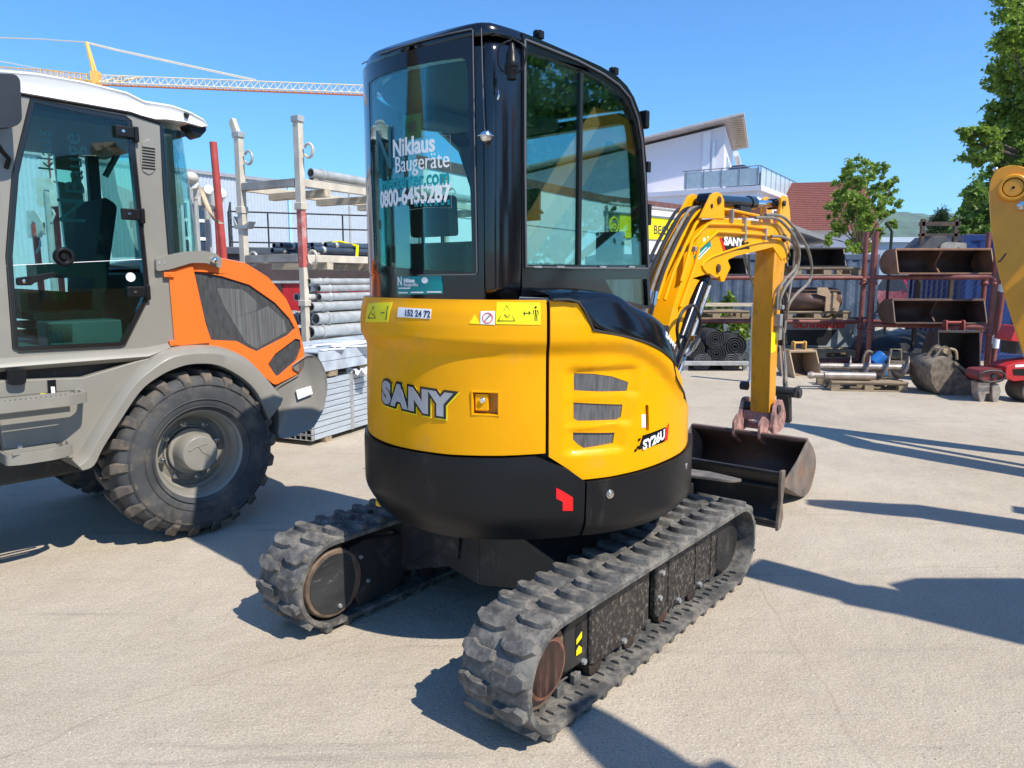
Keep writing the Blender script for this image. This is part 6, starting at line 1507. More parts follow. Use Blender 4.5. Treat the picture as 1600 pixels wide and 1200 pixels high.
# chain-link fence
fe = thing('chain_link_fence', 'chain-link fence with thin dark posts behind the racks', 'fence', (dep(1372, 500, 13.9).x, 13.9, 0))
m = MB(); 
for k in range(46):
    for s_ in (-1, 1):
        x0 = -1.5 + k * .11; z0, z1 = (.05, 2.0); x1 = x0 + s_ * 1.95
        a, b = (x0, z0), (x1, z1)
        m.tube([(a[0], 0, a[1]), (b[0], s_ * .004, b[1])], .0022, 3)
m.build('wire_mesh', mat('fence_wire', (.10, .11, .11), .6), fe)
for x in (.15, 2.2, 3.8): m = MB(); m.tube([(x, .02, 0), (x, .02, 2.45), (x - .12, .02, 2.62)], .028, 8); m.build('fence_post', mat('dark_green_post', (.03, .04, .035), .5), fe)

# ------------------------------------------------------------ racks of attachments
OXR = mat('oxide_red_tube', (.20, .055, .045), .5, var=.15, dirt=(.28, .16, .12), damt=.4, dscale=6)
def rackx(name, label, P, off, xs, zs, top):
    """P front posts (world), off = vector to the rear posts"""
    o = thing(name, label, 'rack', (P[0][0], P[0][1], 0)); O = Vector((P[0][0], P[0][1], 0))
    pts = [Vector((*p, 0)) - O for p in P]; R2 = [p + Vector((*off, 0)) for p in pts]
    for p in pts + R2:
        m = MB(); m.tube([p, p + Vector((0, 0, top))], .042, 14); po = m.build('upright', OXR, o)
        m = MB()
        for z in zs: m.lathe([(.042, -.11), (.062, -.10), (.068, -.07), (.05, -.05), (.058, -.03), (.05, 0), (.042, .01)], p + Vector((0, 0, z - .02)), (0, 0, 1), 14, close=False)
        m.build('coupling', OXR, po, smooth=60)
    for z in zs + [.12]:
        for A_ in (pts, R2):
            m = MB(); m.tube([A_[0] + Vector((0, 0, z)), A_[-1] + Vector((0, 0, z))], .038, 12); m.build('rail', OXR, o)
        for a, b in zip(pts, R2): m = MB(); m.tube([a + Vector((0, 0, z)), b + Vector((0, 0, z))], .034, 10); m.build('side_rail', OXR, o)
    return o
def PX(px, Y, y=500): q = dep(px, y, Y); return (q.x, q.y)
rackx('attachment_rack', 'oxide-red tubular rack with pallets, between the excavator arm and the double posts', [PX(1345, 13.2), PX(1062, 13.4)], (.60, .95), None, [.82, 1.60], 2.40)
rackx('attachment_rack', 'oxide-red tubular rack carrying two wide brown buckets, left of the blue container', [PX(1360, 12.4), PX(1548, 11.7)], (.45, .95), None, [.82, 1.61], 2.36)
# pallets
def make_pallet():
    o = thing('wooden_pallet', '', 'pallet')
    m = MB()
    for k in range(5): y = -.36 + k * .18; m.bx(-.6, .6, y - .055, y + .055, .120, .142)
    m.build('deck_boards', WOOD, o, bevel=.003)
    for y in (-.35, 0, .35):
        m = MB(); m.bx(-.6, .6, y - .05, y + .05, .0, .02); m.bx(-.6, .6, y - .05, y + .05, .1, .118); m.build('bottom_board', WOOD, o, bevel=.003)
        for x in (-.53, 0, .53): m = MB(); m.bx(x - .07, x + .07, y - .05, y + .05, .02, .1); m.build('block', WOOD, o, bevel=.003)
    return o
pal0 = make_pallet(); first = [True]
def pallet(px, Y, z, rz, label, dy=.4, sc=1.0):
    o = pal0 if first[0] else copy_tree(pal0); first[0] = False
    q = dep(px, 480, Y); o.location = (q.x, q.y + dy, z); o.rotation_euler = (0, 0, rz); o['label'] = label; o['group'] = 'wooden pallets around the racks'; o.scale = (sc, 1, 1); return o
pallet(1290, 13.3, 1.645, 0, 'wooden pallet on the top shelf of the left-hand rack, under the black bucket')
pallet(1278, 13.3, .865, .02, 'wooden pallet on the middle shelf of the left-hand rack, under the brown bucket')
pallet(1290, 13.2, .165, 0, 'wooden pallet at the bottom of the left-hand rack, behind the small beige bucket')
pallet(1120, 13.4, .865, 0, 'wooden pallet on the rack above the black mat rolls')
pallet(1440, 12.2, .165, -.35, 'grey wooden pallet at the bottom of the right-hand rack, behind the auger')
pa = pallet(1372, 10.35, .0, -.13, 'light wooden pallet carrying the earth auger', .38, .86)
# generic open bucket
def bucket(name, label, loc, rz, w, h, d, m_out, m_in, divider=False, ears=None, lip=.45, teeth=0, tilt=0., group=None, ear_m=None, scoop=True):
    o = thing(name, label, 'bucket', loc, rz, group); o.rotation_euler = (tilt, 0, rz)
    # profile (y, z): opening toward -y
    pr_ = smooth2([(-.12 * d, h), (.55 * d, h * .97), (.92 * d, h * .72), (d, h * .40), (.72 * d, h * .08), (.2 * d, .0), (-lip * d, .03 * h)], 4) if scoop else [(0, h), (.5 * d, h), (.95 * d, h * .5), (.7 * d, 0), (-.1 * d, 0)]
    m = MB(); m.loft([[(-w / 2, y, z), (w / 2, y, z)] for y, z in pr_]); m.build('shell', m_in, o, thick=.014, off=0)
    c = (sum(p[0] for p in pr_) / len(pr_), sum(p[1] for p in pr_) / len(pr_)); ou = [(y + (y - c[0]) * .04, z + (z - c[1]) * .03) for y, z in pr_]
    m = MB(); m.loft([[(-w / 2, y, z), (w / 2, y, z)] for y, z in ou]); m.build('outer_skin', m_out, o, thick=.004)
    for s_ in (-1, 1):
        m = MB(); m.prism(ou, 'x', s_ * w / 2, s_ * (w / 2 + .018)); m.build('side_plate', m_out, o, bevel=.003)
    m = MB(); m.bx(-w / 2 - .02, w / 2 + .02, pr_[-1][0] - .05, pr_[-1][0] + .02, pr_[-1][1] - .015, pr_[-1][1] + .012); m.build('cutting_edge', m_out, o, bevel=.003)
    m = MB(); m.bx(-w / 2 - .02, w / 2 + .02, pr_[0][0] - .02, pr_[0][0] + .03, pr_[0][1] - .02, pr_[0][1] + .016); m.build('top_rim', m_out, o, bevel=.006)
    if divider: m = MB(); m.prism([(-.1 * d, h), (.9 * d, .7 * h), (.9 * d, .3 * h), (.1 * d, .02), (0, .03), (.35 * d, .4 * h)], 'x', -.012, .012); m.build('divider', m_out, o)
    for k in range(teeth):
        x = -w / 2 + w * (k + .5) / teeth; m = MB(); y = pr_[-1][0]; z = pr_[-1][1]; m.hexa([(x - .03, y, z - .02), (x + .03, y, z - .02), (x + .03, y, z + .02), (x - .03, y, z + .02), (x - .02, y - .14, z - .0), (x + .02, y - .14, z), (x + .02, y - .14, z + .008), (x - .02, y - .14, z + .008)]); m.build('tooth', m_out, o, bevel=.003)
    if ears:
        for s_ in (-1, 1):
            m = MB(); m.prism(rounded([(.1 * d, h * .95), (.5 * d, h * .95), (.45 * d, h + ears), (.15 * d, h + ears)], .03), 'x', s_ * w * .22 - .012, s_ * w * .22 + .012); m.build('ear', ear_m or m_out, o, bevel=.003)
        m = MB(); m.cyl((-w * .25, .3 * d, h + ears * .78), (w * .25, .3 * d, h + ears * .78), .022, seg=12); m.build('ear_pin', ear_m or m_out, o)
    return o
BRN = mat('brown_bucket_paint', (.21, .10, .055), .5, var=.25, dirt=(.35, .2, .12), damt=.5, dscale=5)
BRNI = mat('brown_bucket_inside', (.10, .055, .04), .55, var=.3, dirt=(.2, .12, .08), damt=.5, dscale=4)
SAND = mat('sand_coated_bucket', (.42, .30, .19), .7, var=.15, dirt=(.28, .18, .11), damt=.5, dscale=5)
GRIT = mat('gritty_brown_bucket', (.15, .12, .09), .75, var=.5, scale=16, bump=.25, bscale=40, dirt=(.26, .21, .15), damt=.8, dscale=13, dthr=.48)
def at(px, py, Y): q = dep(px, py, Y); return (q.x, q.y)
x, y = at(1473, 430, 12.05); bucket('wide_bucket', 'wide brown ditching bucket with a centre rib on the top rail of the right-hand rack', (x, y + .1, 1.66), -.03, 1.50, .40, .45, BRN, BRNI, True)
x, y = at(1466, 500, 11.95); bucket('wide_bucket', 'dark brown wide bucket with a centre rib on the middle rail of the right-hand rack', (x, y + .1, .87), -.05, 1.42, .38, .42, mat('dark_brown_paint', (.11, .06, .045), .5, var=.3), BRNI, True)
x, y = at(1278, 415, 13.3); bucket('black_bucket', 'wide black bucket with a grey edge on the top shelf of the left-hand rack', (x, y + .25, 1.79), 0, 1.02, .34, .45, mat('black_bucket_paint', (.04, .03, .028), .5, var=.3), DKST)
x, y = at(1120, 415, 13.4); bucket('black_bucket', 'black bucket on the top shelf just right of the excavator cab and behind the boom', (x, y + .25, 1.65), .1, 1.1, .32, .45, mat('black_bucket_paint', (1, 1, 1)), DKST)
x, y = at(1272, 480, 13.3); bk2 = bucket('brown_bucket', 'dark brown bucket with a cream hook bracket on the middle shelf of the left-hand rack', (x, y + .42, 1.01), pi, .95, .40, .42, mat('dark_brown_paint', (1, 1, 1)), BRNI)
m = MB(); m.prism([(-.42, .0), (-.18, .0), (-.18, .26), (-.02, .30), (-.02, .42), (-.20, .42), (-.30, .26), (-.44, .14)], 'y', .44, .47, f=lambda a, b, c: (a, b + .0, c)); m.bx(-.36, -.30, .44, .5, .05, .33); m.build('hook_bracket', SAND, bk2, bevel=.004)
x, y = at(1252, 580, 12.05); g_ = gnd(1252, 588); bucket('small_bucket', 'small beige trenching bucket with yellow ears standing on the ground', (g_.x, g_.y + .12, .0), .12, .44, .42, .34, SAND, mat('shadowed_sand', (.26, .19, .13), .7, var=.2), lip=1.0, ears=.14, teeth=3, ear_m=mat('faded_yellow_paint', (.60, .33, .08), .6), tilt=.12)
g_ = gnd(1492, 617)
rb = thing('excavator_bucket', 'large gritty brown excavator bucket lying on its side plate next to the auger pallet', 'bucket', (g_.x - .02, g_.y + .1, 0))
Z = lambda pts: [((p.x - rb.location.x), p.z) for p in (dep(a, b, g_.y) for a, b in pts)]
side_ = smooth2(Z([(1536, 607), (1500, 619), (1475, 620), (1458, 606), (1452, 588), (1452, 572), (1462, 563), (1478, 558)]), 4) + Z([(1486, 562), (1495, 575), (1510, 592), (1537, 600)])
for yy in (-.14, .40): m = MB(); m.prism(side_, 'y', yy, yy + .02); m.build('side_plate', GRIT, rb, bevel=.004)
arc_ = smooth2(Z([(1536, 607), (1500, 619), (1475, 620), (1458, 606), (1452, 588), (1452, 572), (1462, 563), (1478, 558)]), 4); m = MB(); m.loft([[(a, -.13, b), (a, .41, b)] for a, b in arc_]); m.build('shell', GRIT, rb, thick=.015, off=0)
for yy in (.02, .20):
    m = MB(); e_ = Z([(1465, 562), (1478, 545), (1485, 541), (1492, 545), (1497, 560), (1490, 566)]); m.prism(e_, 'y', yy, yy + .03); m.build('ear', GRIT, rb, bevel=.004)
m = MB(); a_ = Z([(1483, 549)])[0]; m.cyl((a_[0], -.02, a_[1]), (a_[0], .27, a_[1]), .035, seg=12); m.tube([(a_[0] + .05, -.03, a_[1] + .03), (a_[0] + .12, -.05, a_[1] + .0), (a_[0] + .15, -.04, a_[1] - .12)], .018, 6, sm=4); m.build('hook', SAND, rb)
m = MB(); a_ = Z([(1488, 563), (1537, 601), (1537, 606), (1486, 567)]); m.prism(a_, 'y', -.165, -.13); m.build('cutting_edge', GRIT, rb, bevel=.003)
x, y = at(1492, 560, 11.4); bucket('black_shovel', 'black wide shovel with a red frame, standing behind the gritty brown bucket', (x, y, .0), .0, .62, .78, .35, mat('black_bucket_paint', (1, 1, 1)), mat('matte_black_inside', (.02, .02, .02), .7), ears=.17, ear_m=mat('dull_red_frame', (.3, .05, .04), .6))
# earth auger on its pallet
pa_l = Vector(pa.location)
AF = Frame(pa_l.x, pa_l.y, R_(90) + .13)
au = fthing('earth_auger', 'worn steel earth auger with helical flights lying on a pallet', 'auger', AF)
WORN = mat('worn_bright_steel', (.42, .36, .31), .35, metal=.5, var=.3, scale=9, dirt=(.2, .13, .09), damt=.7, dscale=7)
m = MB(); m.cyl((.12, -.62, .32), (.12, .62, .32), .052, seg=20); m.cyl((.12, .62, .32), (.12, .76, .32), .03, seg=6); m.build('shaft', WORN, au, bevel=.003)
m = MB(); rows = []
for k in range(121):
    t = k / 120; a = t * 3.6 * 2 * pi; y_ = -.25 + t * .95; rows.append([(.12 + .05 * cos(a), y_, .32 + .05 * sin(a)), (.12 + .165 * cos(a), y_, .32 + .165 * sin(a))])
m.loft(rows); m.build('flight', WORN, au, thick=.01, smooth=60)
m = MB(); m.cyl((.12, .72, .32), (.12, .82, .30), .07, .03, seg=8); m.bx(.05, .2, .70, .78, .25, .38); m.build('cutter_head', GRIT, au, bevel=.01)
a2 = fthing('auger_extension', 'plain steel auger extension rod with a square end in front of the auger', 'auger rod', AF)
m = MB(); m.cyl((.30, -.60, .21), (.30, .1, .21), .055, seg=20); m.build('rod', WORN, a2, bevel=.003); m = MB(); m.cyl((.30, -.82, .21), (.30, -.60, .21), .04, seg=16); m.lathe([(.05, 0), (.055, .02), (.05, .06)], (.30, -.80, .21), (0, 1, 0), 8); m.build('coupling_end', WORN, a2, bevel=.003)
q = dep(1374, 565, 10.9); bl_ = thing('drive_motor', 'bright blue hydraulic drive motor behind the auger', 'motor', (q.x, q.y, 0))
m = MB(); m.bx(-.16, .10, -.1, .12, .15, .34); m.cyl((-.1, 0, .34), (.05, 0, .47), .09, seg=16); m.build('housing', mat('bright_blue_paint', (.02, .16, .50), .4), bl_, bevel=.02); m = MB(); m.tube([(-.24, 0, .15), (-.24, 0, .42), (-.18, 0, .52), (-.12, 0, .5)], .022, 8, sm=3); m.tube([(.12, 0, .2), (.16, 0, .55), (.30, 0, .55), (.34, 0, .2)], .022, 8); m.bx(.12, .36, -.05, .05, .15, .38); m.build('hanger', GRIT, bl_, bevel=.005)
# rolled black mats
MATB = mat('black_mat_rubber', (.028, .029, .032), .75, var=.3, scale=20)
MATG = mat('grey_mat_rubber', (.10, .105, .11), .8, var=.4, scale=40, bump=.1)
rl = thing('roll_tray', 'low galvanised tray with a corner post under the black mat rolls', 'tray', PX(1125, 12.7) + (0,))
m = MB(); m.bx(-.62, .52, -.05, .05, .1, .17); m.bx(-.62, .52, .8, .9, .1, .17); m.bx(-.62, -.54, .05, .8, .1, .17); m.bx(.44, .52, .05, .8, .1, .17); m.build('tray_frame', GALT, rl, bevel=.005)
m = MB(); m.bx(-.6, -.52, 0, .08, 0, .1); m.bx(.44, .52, 0, .08, 0, .1); m.build('tray_foot', GALT, rl)
q = gnd(1191, 597); m = MB(); m.bx(-.045, .045, -.045, .045, 0, 1.20); m.bx(-.06, .06, -.06, .06, 0, .03); o = m.build('galvanised_post', mat('blue_grey_post', (.34, .42, .50), .45, var=.15), bevel=.004); o.location = (q.x - .16, q.y, 0); tag(o, 'square galvanised post standing beside the black mat rolls', 'post')
def roll(px, py, Y, r, m_, label, rz):
    P = dep(px, py, Y); o = thing('mat_roll', label, 'mat roll', (P.x, P.y, P.z), rz, 'rolled black mats on the tray')
    m = MB(); pts = []; T = 4.2
    for k in range(110):
        t = k / 109; a = t * T * 2 * pi; rr = .03 + (r - .03) * t; pts.append((rr * cos(a), rr * sin(a)))
    rows = [[(a, -.02 + random.uniform(-.004, .004), b), (a, .9, b)] for a, b in pts]; m.loft(rows); m.build('rolled_sheet', m_, o, thick=.016, smooth=60)
    m = MB(); m.cyl((0, .04, 0), (0, .88, 0), r * .93, seg=24); m.build('roll_core', MATB, o); return o
random.seed(8)
for (a, b, r, g_, l) in ((1148, 541, .21, MATB, 'largest smooth black mat roll, upper right on the tray'), (1119, 553, .185, MATB, 'smooth black mat roll in the middle of the tray'), (1142, 566, .18, MATG, 'speckled mat roll at the lower right of the tray'), (1096, 566, .17, MATG, 'speckled mat roll at the lower middle of the tray'), (1086, 546, .17, MATB, 'smooth black mat roll at the left end of the tray'), (1117, 530, .18, MATB, 'dark mat roll on top at the back of the tray'), (1163, 562, .14, MATG, 'small speckled mat roll beside the galvanised post')):
    roll(a, b, 12.75, r, g_, l, random.uniform(-.12, .12))
# timber plank, board with red lettering
x, y = at(1140, 474, 13.1); m = MB(); m.bx(-.75, .75, 0, .1, 1.10, 1.16); o = m.build('timber_plank', WOODL, bevel=.004); o.location = (x, y - .02, 0); o.rotation_euler = (0, 0, 0); m = MB(); m.bx(-.7, -.62, .0, .08, .86, 1.10); m.bx(.55, .62, .0, .08, .86, 1.10); m.build('plank_support', WOOD, o); tag(o, 'pale timber plank across the rack behind the excavator arm', 'plank')
x, y = at(1282, 527, 13.75); bd = thing('printed_board', 'light panel with red lettering leaning behind the bottom shelf of the left-hand rack', 'panel', (x, y, 0))
m = MB(); m.bx(-.66, .62, 0, .03, .32, .85); m.build('panel', mat('grey_white_panel', (.30, .33, .34), .6, var=.35, scale=3), bd); m = MB(); m.prism([(-.66, .35), (.12, .35), (.30, .64), (-.66, .64)], 'y', -.004, 0); m.build('dark_field', mat('black_field', (.01, .01, .012), .5), bd)
m = MB(); m.text('Schneider', .22, lambda a, b, c: (a - .02, -.004 - max(c, 0), .68 + b), off=.006, sx=1.15); m.build('panel_lettering', RED, bd)
x, y = at(1425, 535, 13.3)
random.seed(4); m = MB(); rows = []
for i in range(15):
    rows.append([(-1.1 + i * .16, -.45 + j * .18, max(0.02, .62 * sin(pi * i / 14) ** .5 * (.35 + .65 * ss(0, 3, j)) + random.uniform(-.05, .05))) for j in range(9)])
m.loft(rows); o = m.build('black_sheeting', mat('black_sheeting', (.018, .019, .022), .35, var=.3), smooth=80); o.location = (x, y, 0); tag(o, 'heap of black plastic sheeting behind the chain-link fence', 'sheeting')
# things on top of the right rack: dark funnel and frame
x, y = at(1468, 385, 13.0); fn = thing('dark_hopper', 'dark hopper with a steel frame seen above the upper brown bucket', 'hopper', (x, y, 0))
m = MB(); m.prism([(-.5, 1.95), (.42, 1.95), (.40, 2.05), (.10, 2.32), (-.12, 2.32)], 'y', 0, .6); m.build('hopper_body', mat('dark_grey_sheet', (.07, .07, .075), .6, var=.3), fn, bevel=.01)
m = MB(); 
for x_ in (-.25, .33): m.bx(x_ - .03, x_ + .03, .1, .16, 0, 2.62)
m.bx(-.3, .4, .1, .16, 2.5, 2.57); m.bx(-.3, .4, .1, .16, 2.32, 2.37); m.build('hopper_frame', DKST, fn)
x, y = at(1518, 400, 12.4); m = MB(); m.prism(rounded([(-.24, 0), (.24, 0), (.24, .22), (-.10, .24), (-.2, .2)], .04), 'y', 0, .02); o = m.build('steel_plate', mat('grey_worn_steel', (1, 1, 1))); o.location = (x, y + .55, 1.98); m = MB(); m.cyl((.1, -.002, .12), (.1, .022, .12), .025, seg=12); m.build('plate_hole', mat('deep_black', (0, 0, 0)), o); tag(o, 'grey steel plate standing behind the right end of the upper brown bucket', 'plate')
# cars beyond the fence
def car(name, label, px, Y, col, rz=0, s=1.0, z=0.):
    q = dep(px, 450, Y); o = thing(name, label, 'car', (q.x, q.y, z), rz)
    cp_ = mat(name + '_paint', col, .25, coat=.6, var=.02)
    secs = [(-2.0, .75, .30, .62), (-1.95, .82, .22, .80), (-1.3, .86, .2, .92), (-.6, .87, .2, .97), (1.6, .86, .2, .98), (2.0, .80, .24, .90), (2.05, .76, .3, .75)]
    m = MB(); m.loft([[(-w, y, z0), (-w * 1.02, y, (z0 + z1) / 2), (-w * .93, y, z1), (w * .93, y, z1), (w * 1.02, y, (z0 + z1) / 2), (w, y, z0)] for y, w, z0, z1 in secs], closed=True); b = m.build('body', cp_, o, bevel=.02, smooth=60)
    m = MB(); m.loft([[(-w, y, .9), (-w * .82, y2, 1.46), (w * .82, y2, 1.46), (w, y, .9)] for y, y2, w in ((-1.0, -.35, .78), (1.75, 1.3, .76))], closed=True); m.build('window_band', mat('dark_window_glass', (1, 1, 1)), o, bevel=.02)
    m = MB(); m.loft([[(-.62, y, z_), (0, y, z_ + .03), (.62, y, z_)] for y, z_ in ((-.42, 1.44), (-.2, 1.475), (.8, 1.485), (1.34, 1.44))]); m.build('roof', cp_, o, thick=.03, smooth=60)
    for sx in (-1, 1):
        m = MB(); m.tube([(sx * .76, -1.02, .9), (sx * .64, -.36, 1.45)], .035, 8); m.build('front_pillar', cp_, o)
        m = MB(); m.box((sx * .95, -.85, .98), (.16, .1, .12)); m.build('mirror', cp_, o, bevel=.03)
        m = MB(); m.box((sx * .62, -1.97, .66), (.30, .06, .13)); m.build('headlight', mat('headlight_glass', (.7, .72, .75), .1), o, bevel=.02)
        for y in (-1.25, 1.25):
            m = MB(); m.lathe([(.2, -.1), (.31, -.1), (.32, 0), (.31, .1), (.2, .1)], (sx * .78, y, .32), (1, 0, 0), 20); wh_ = m.build('wheel', TYR, o)
    return o
car('red_car', 'raspberry red small car facing the viewer beyond the fence', 1427, 31.0, (.62, .012, .06), .05, z=.08)
car('white_car', 'white car parked behind the raspberry red car', 1433, 39, (.7, .7, .72), .2, z=.25)
car('dark_blue_car', 'dark blue car beside the blue container beyond the fence', 1482, 36, (.02, .03, .08), -.1)
# small red machine at the right edge
q = gnd(1560, 632); rm = thing('red_machine', 'small red machine with a worn steel foot at the right edge of the photo', 'machine', (q.x, q.y + .15, 0))
Zr = lambda pts: [((p.x - rm.location.x), p.z) for p in (dep(a, b, q.y + .15) for a, b in pts)]
REDM = mat('machine_red', (.48, .02, .02), .4, var=.1)
m = MB(); m.prism(Zr([(1570, 590), (1572, 573), (1585, 567), (1640, 560), (1640, 592), (1585, 596)]), 'y', 0, .35); b = m.build('body', REDM, rm, bevel=.01)
m = MB(); m.prism(Zr([(1582, 577), (1600, 576), (1640, 580), (1640, 588), (1584, 586)]), 'y', -.006, 0); m.build('body_recess', mat('deep_black', (0, 0, 0)), b); m = MB(); m.prism(Zr([(1586, 570), (1600, 569), (1600, 573), (1586, 574)]), 'y', -.004, 0); m.build('white_plate', WHTD, b)
m = MB(); m.prism(rounded(Zr([(1529, 590), (1532, 579), (1550, 576), (1568, 577), (1570, 590), (1560, 597), (1540, 598)]), .03), 'y', .02, .3); m.build('drive_case', mat('machine_dark_red', (.20, .03, .03), .5, var=.3), rm, bevel=.02)
m = MB(); c_ = Zr([(1549, 588)])[0]; m.tube([(c_[0] + .17 * cos(t * pi / 10), -.01, c_[1] + .075 * sin(t * pi / 10)) for t in range(21)], .016, 8); m.cyl((c_[0] + .04, 0, c_[1]), (c_[0] + .04, .03, c_[1]), .03, seg=12); m.build('rubber_belt', BLKD, rm)
m = MB(); m.prism(Zr([(1532, 598), (1552, 598), (1551, 616), (1545, 616), (1541, 631), (1536, 631), (1532, 616)]), 'y', .05, .2); m.prism(Zr([(1552, 602), (1563, 600), (1566, 612), (1560, 632), (1554, 632), (1552, 618)]), 'y', .02, .16); m.build('tamper_foot', mat('worn_bright_steel', (1, 1, 1)), rm, bevel=.01)
m = MB(); m.bx(.32, .62, .1, .4, .62, .98); m.tube([(.30, .2, .98), (.40, .2, 1.14), (.56, .2, 1.16)], .02); m.build('engine', BLKD, rm, bevel=.03); m = MB(); m.prism(rounded([(.18, .80), (.44, .78), (.46, .97), (.24, 1.0)], .03), 'y', .0, .3); m.build('fuel_tank', REDM, rm, bevel=.02)
m = MB(); m.cyl((.52, -.05, .16), (.52, .3, .16), .16, seg=28); m.build('roller_drum', mat('drum_steel', (.16, .14, .12), .5, metal=.4, var=.3), rm, bevel=.01)
# signal-striped tube by the rack
for (a, b0, b1, Y_) in ((1560, 395, 590, 11.6), (1556, 385, 560, 12.3)):
    P = dep(a, 500, Y_); o = thing('rack_tube', 'oxide-red tube with white sleeve ' + ('in front of' if Y_ < 12 else 'behind') + ' the rack\'s right end', 'tube', (P.x, P.y, 0))
    m = MB(); m.tube([(.06, 0, 2.05), (-.03, 0, 0)], .036, 12); m.build('tube', OXR, o); m = MB(); m.cyl((-.005, 0, .50), (.0, 0, .66), .045, seg=14); m.cyl((.032, 0, 1.38), (.037, 0, 1.5), .043, seg=14); m.build('white_sleeve', WHTD, o)

# ------------------------------------------------------------ trees
def leaf_mat(name, c1, c2):
    m = bpy.data.materials.new(name); m.use_nodes = True; t = m.node_tree; N = t.nodes; L = t.links; p = N['Principled BSDF']
    tc = N.new('ShaderNodeTexCoord'); n = N.new('ShaderNodeTexNoise'); n.inputs['Scale'].default_value = 2.2; n.inputs['Detail'].default_value = 8; L.new(tc.outputs['Object'], n.inputs['Vector'])
    n2 = N.new('ShaderNodeTexWhiteNoise'); n2.noise_dimensions = '1D'; g = N.new('ShaderNodeNewGeometry'); L.new(g.outputs['Random Per Island'], n2.inputs['W'])
    ad = N.new('ShaderNodeMath'); ad.operation = 'ADD'; L.new(n.outputs[0], ad.inputs[0]); ml = N.new('ShaderNodeMath'); ml.operation = 'MULTIPLY'; ml.inputs[1].default_value = .5; L.new(n2.outputs[0], ml.inputs[0]); L.new(ml.outputs[0], ad.inputs[1])
    r = N.new('ShaderNodeMapRange'); r.inputs[1].default_value = .4; r.inputs[2].default_value = 1.0; L.new(ad.outputs[0], r.inputs[0])
    x = N.new('ShaderNodeMix'); x.data_type = 'RGBA'; L.new(r.outputs[0], x.inputs[0]); x.inputs[6].default_value = (*c1, 1); x.inputs[7].default_value = (*c2, 1)
    L.new(x.outputs[2], p.inputs['Base Color']); p.inputs['Roughness'].default_value = .5
    tr = N.new('ShaderNodeBsdfTranslucent'); L.new(x.outputs[2], tr.inputs[0]); ms = N.new('ShaderNodeMixShader'); ms.inputs[0].default_value = .45
    L.new(p.outputs[0], ms.inputs[1]); L.new(tr.outputs[0], ms.inputs[2]); L.new(ms.outputs[0], N['Material Output'].inputs[0]); return m
BARK = mat('tree_bark', (.09, .07, .05), .9, var=.4, scale=12, bump=.3, bscale=30)
LEAFA = leaf_mat('maple_leaf', (.085, .18, .018), (.32, .44, .06)); LEAFB = leaf_mat('dark_leaf', (.055, .13, .02), (.18, .30, .05)); LEAFC = leaf_mat('needle_green', (.012, .04, .015), (.04, .09, .025))
def tree(name, label, base, blobs, n_per, leaf, m_leaf, trunk_r, seed, droop=0., needle=False):
    """blobs: (x, y, z, r) relative to the base; leaves gather on twigs so that gaps stay open"""
    rnd = random.Random(seed); o = thing(name, label, 'tree', tuple(base))
    V = []; F_ = []
    for bi, (bx_, by_, bz_, br) in enumerate(blobs):
        ntw = max(8, int(22 * br / .6)) if not needle else 10
        nl = int(n_per * br * br)
        tw = []
        for k in range(ntw):
            while True:
                d = Vector((rnd.uniform(-1, 1), rnd.uniform(-1, 1), rnd.uniform(-1, 1)))
                if .2 < d.length < 1: break
            tw.append((Vector((bx_, by_, bz_)) + d * br * rnd.uniform(.65, 1.25), d.normalized(), rnd.uniform(.14, .38) * br))
        for k in range(nl):
            c, d, s = tw[rnd.randrange(ntw)]
            p = c + Vector((rnd.gauss(0, 1), rnd.gauss(0, 1), rnd.gauss(0, .6))) * s * .62
            nrm = Vector((rnd.gauss(0, .7), rnd.gauss(0, .7), rnd.uniform(.1, 1))).normalized(); u = nrm.orthogonal().normalized(); w = nrm.cross(u); a = rnd.uniform(0, 6.28); u, w = u * cos(a) + w * sin(a), w * cos(a) - u * sin(a)
            L_ = leaf * rnd.uniform(.6, 1.25); i = len(V)
            if needle: V += [p, p + u * L_ * 1.6 + w * L_ * .12, p + u * L_ * 1.6 - w * L_ * .12]; F_.append((i, i + 1, i + 2)); continue
            V += [p, p + u * L_ * .35 + w * L_ * .45, p + u * L_ * .6 + w * L_ * .2, p + u * L_ - nrm * L_ * .15, p + u * L_ * .6 - w * L_ * .2, p + u * L_ * .35 - w * L_ * .45]
            F_.append((i, i + 1, i + 2, i + 3, i + 4, i + 5))
    me = bpy.data.meshes.new('crown'); me.from_pydata([tuple(v) for v in V], [], F_); me.materials.append(m_leaf)
    c = bpy.data.objects.new('crown', me); COL.objects.link(c); c.parent = o
    m = MB(); top = max(b[2] for b in blobs)
    if needle: m.tube([(0, 0, 0), (0, 0, top)], trunk_r, 8, rs=[trunk_r, trunk_r * .7, trunk_r * .4])
    else:
        fork = min(b[2] - b[3] for b in blobs); fork = max(fork, .5); m.tube([(0, 0, 0), (.05, 0, fork * .6), (0, .05, fork + .3)], trunk_r, 10, sm=3, rs=[trunk_r, trunk_r * .85, trunk_r * .75])
        for (bx_, by_, bz_, br) in blobs:
            s = Vector((0, .05, fork + .2)); e = Vector((bx_, by_, bz_)); md = s.lerp(e, .5) + Vector((0, 0, -.12 * (e - s).length * droop + .05)); m.tube([s, md, e, e + (e - md).normalized() * br * .5], trunk_r * .3, 6, sm=3, rs=[trunk_r * .42, trunk_r * .28, trunk_r * .16, trunk_r * .08])
    m.build('trunk', BARK, o, smooth=70); return o
def blobs_px(base, pts, Y, dy=.5, seed=1):
    r_ = random.Random(seed); o = []
    for (a, b, r) in pts:
        p = dep(a, b, Y + r_.uniform(-dy, dy)); o.append((p.x - base.x, p.y - base.y, p.z, r / FPX * Y))
    return o
b = dep(1342, 430, 25.0); b.z = 0
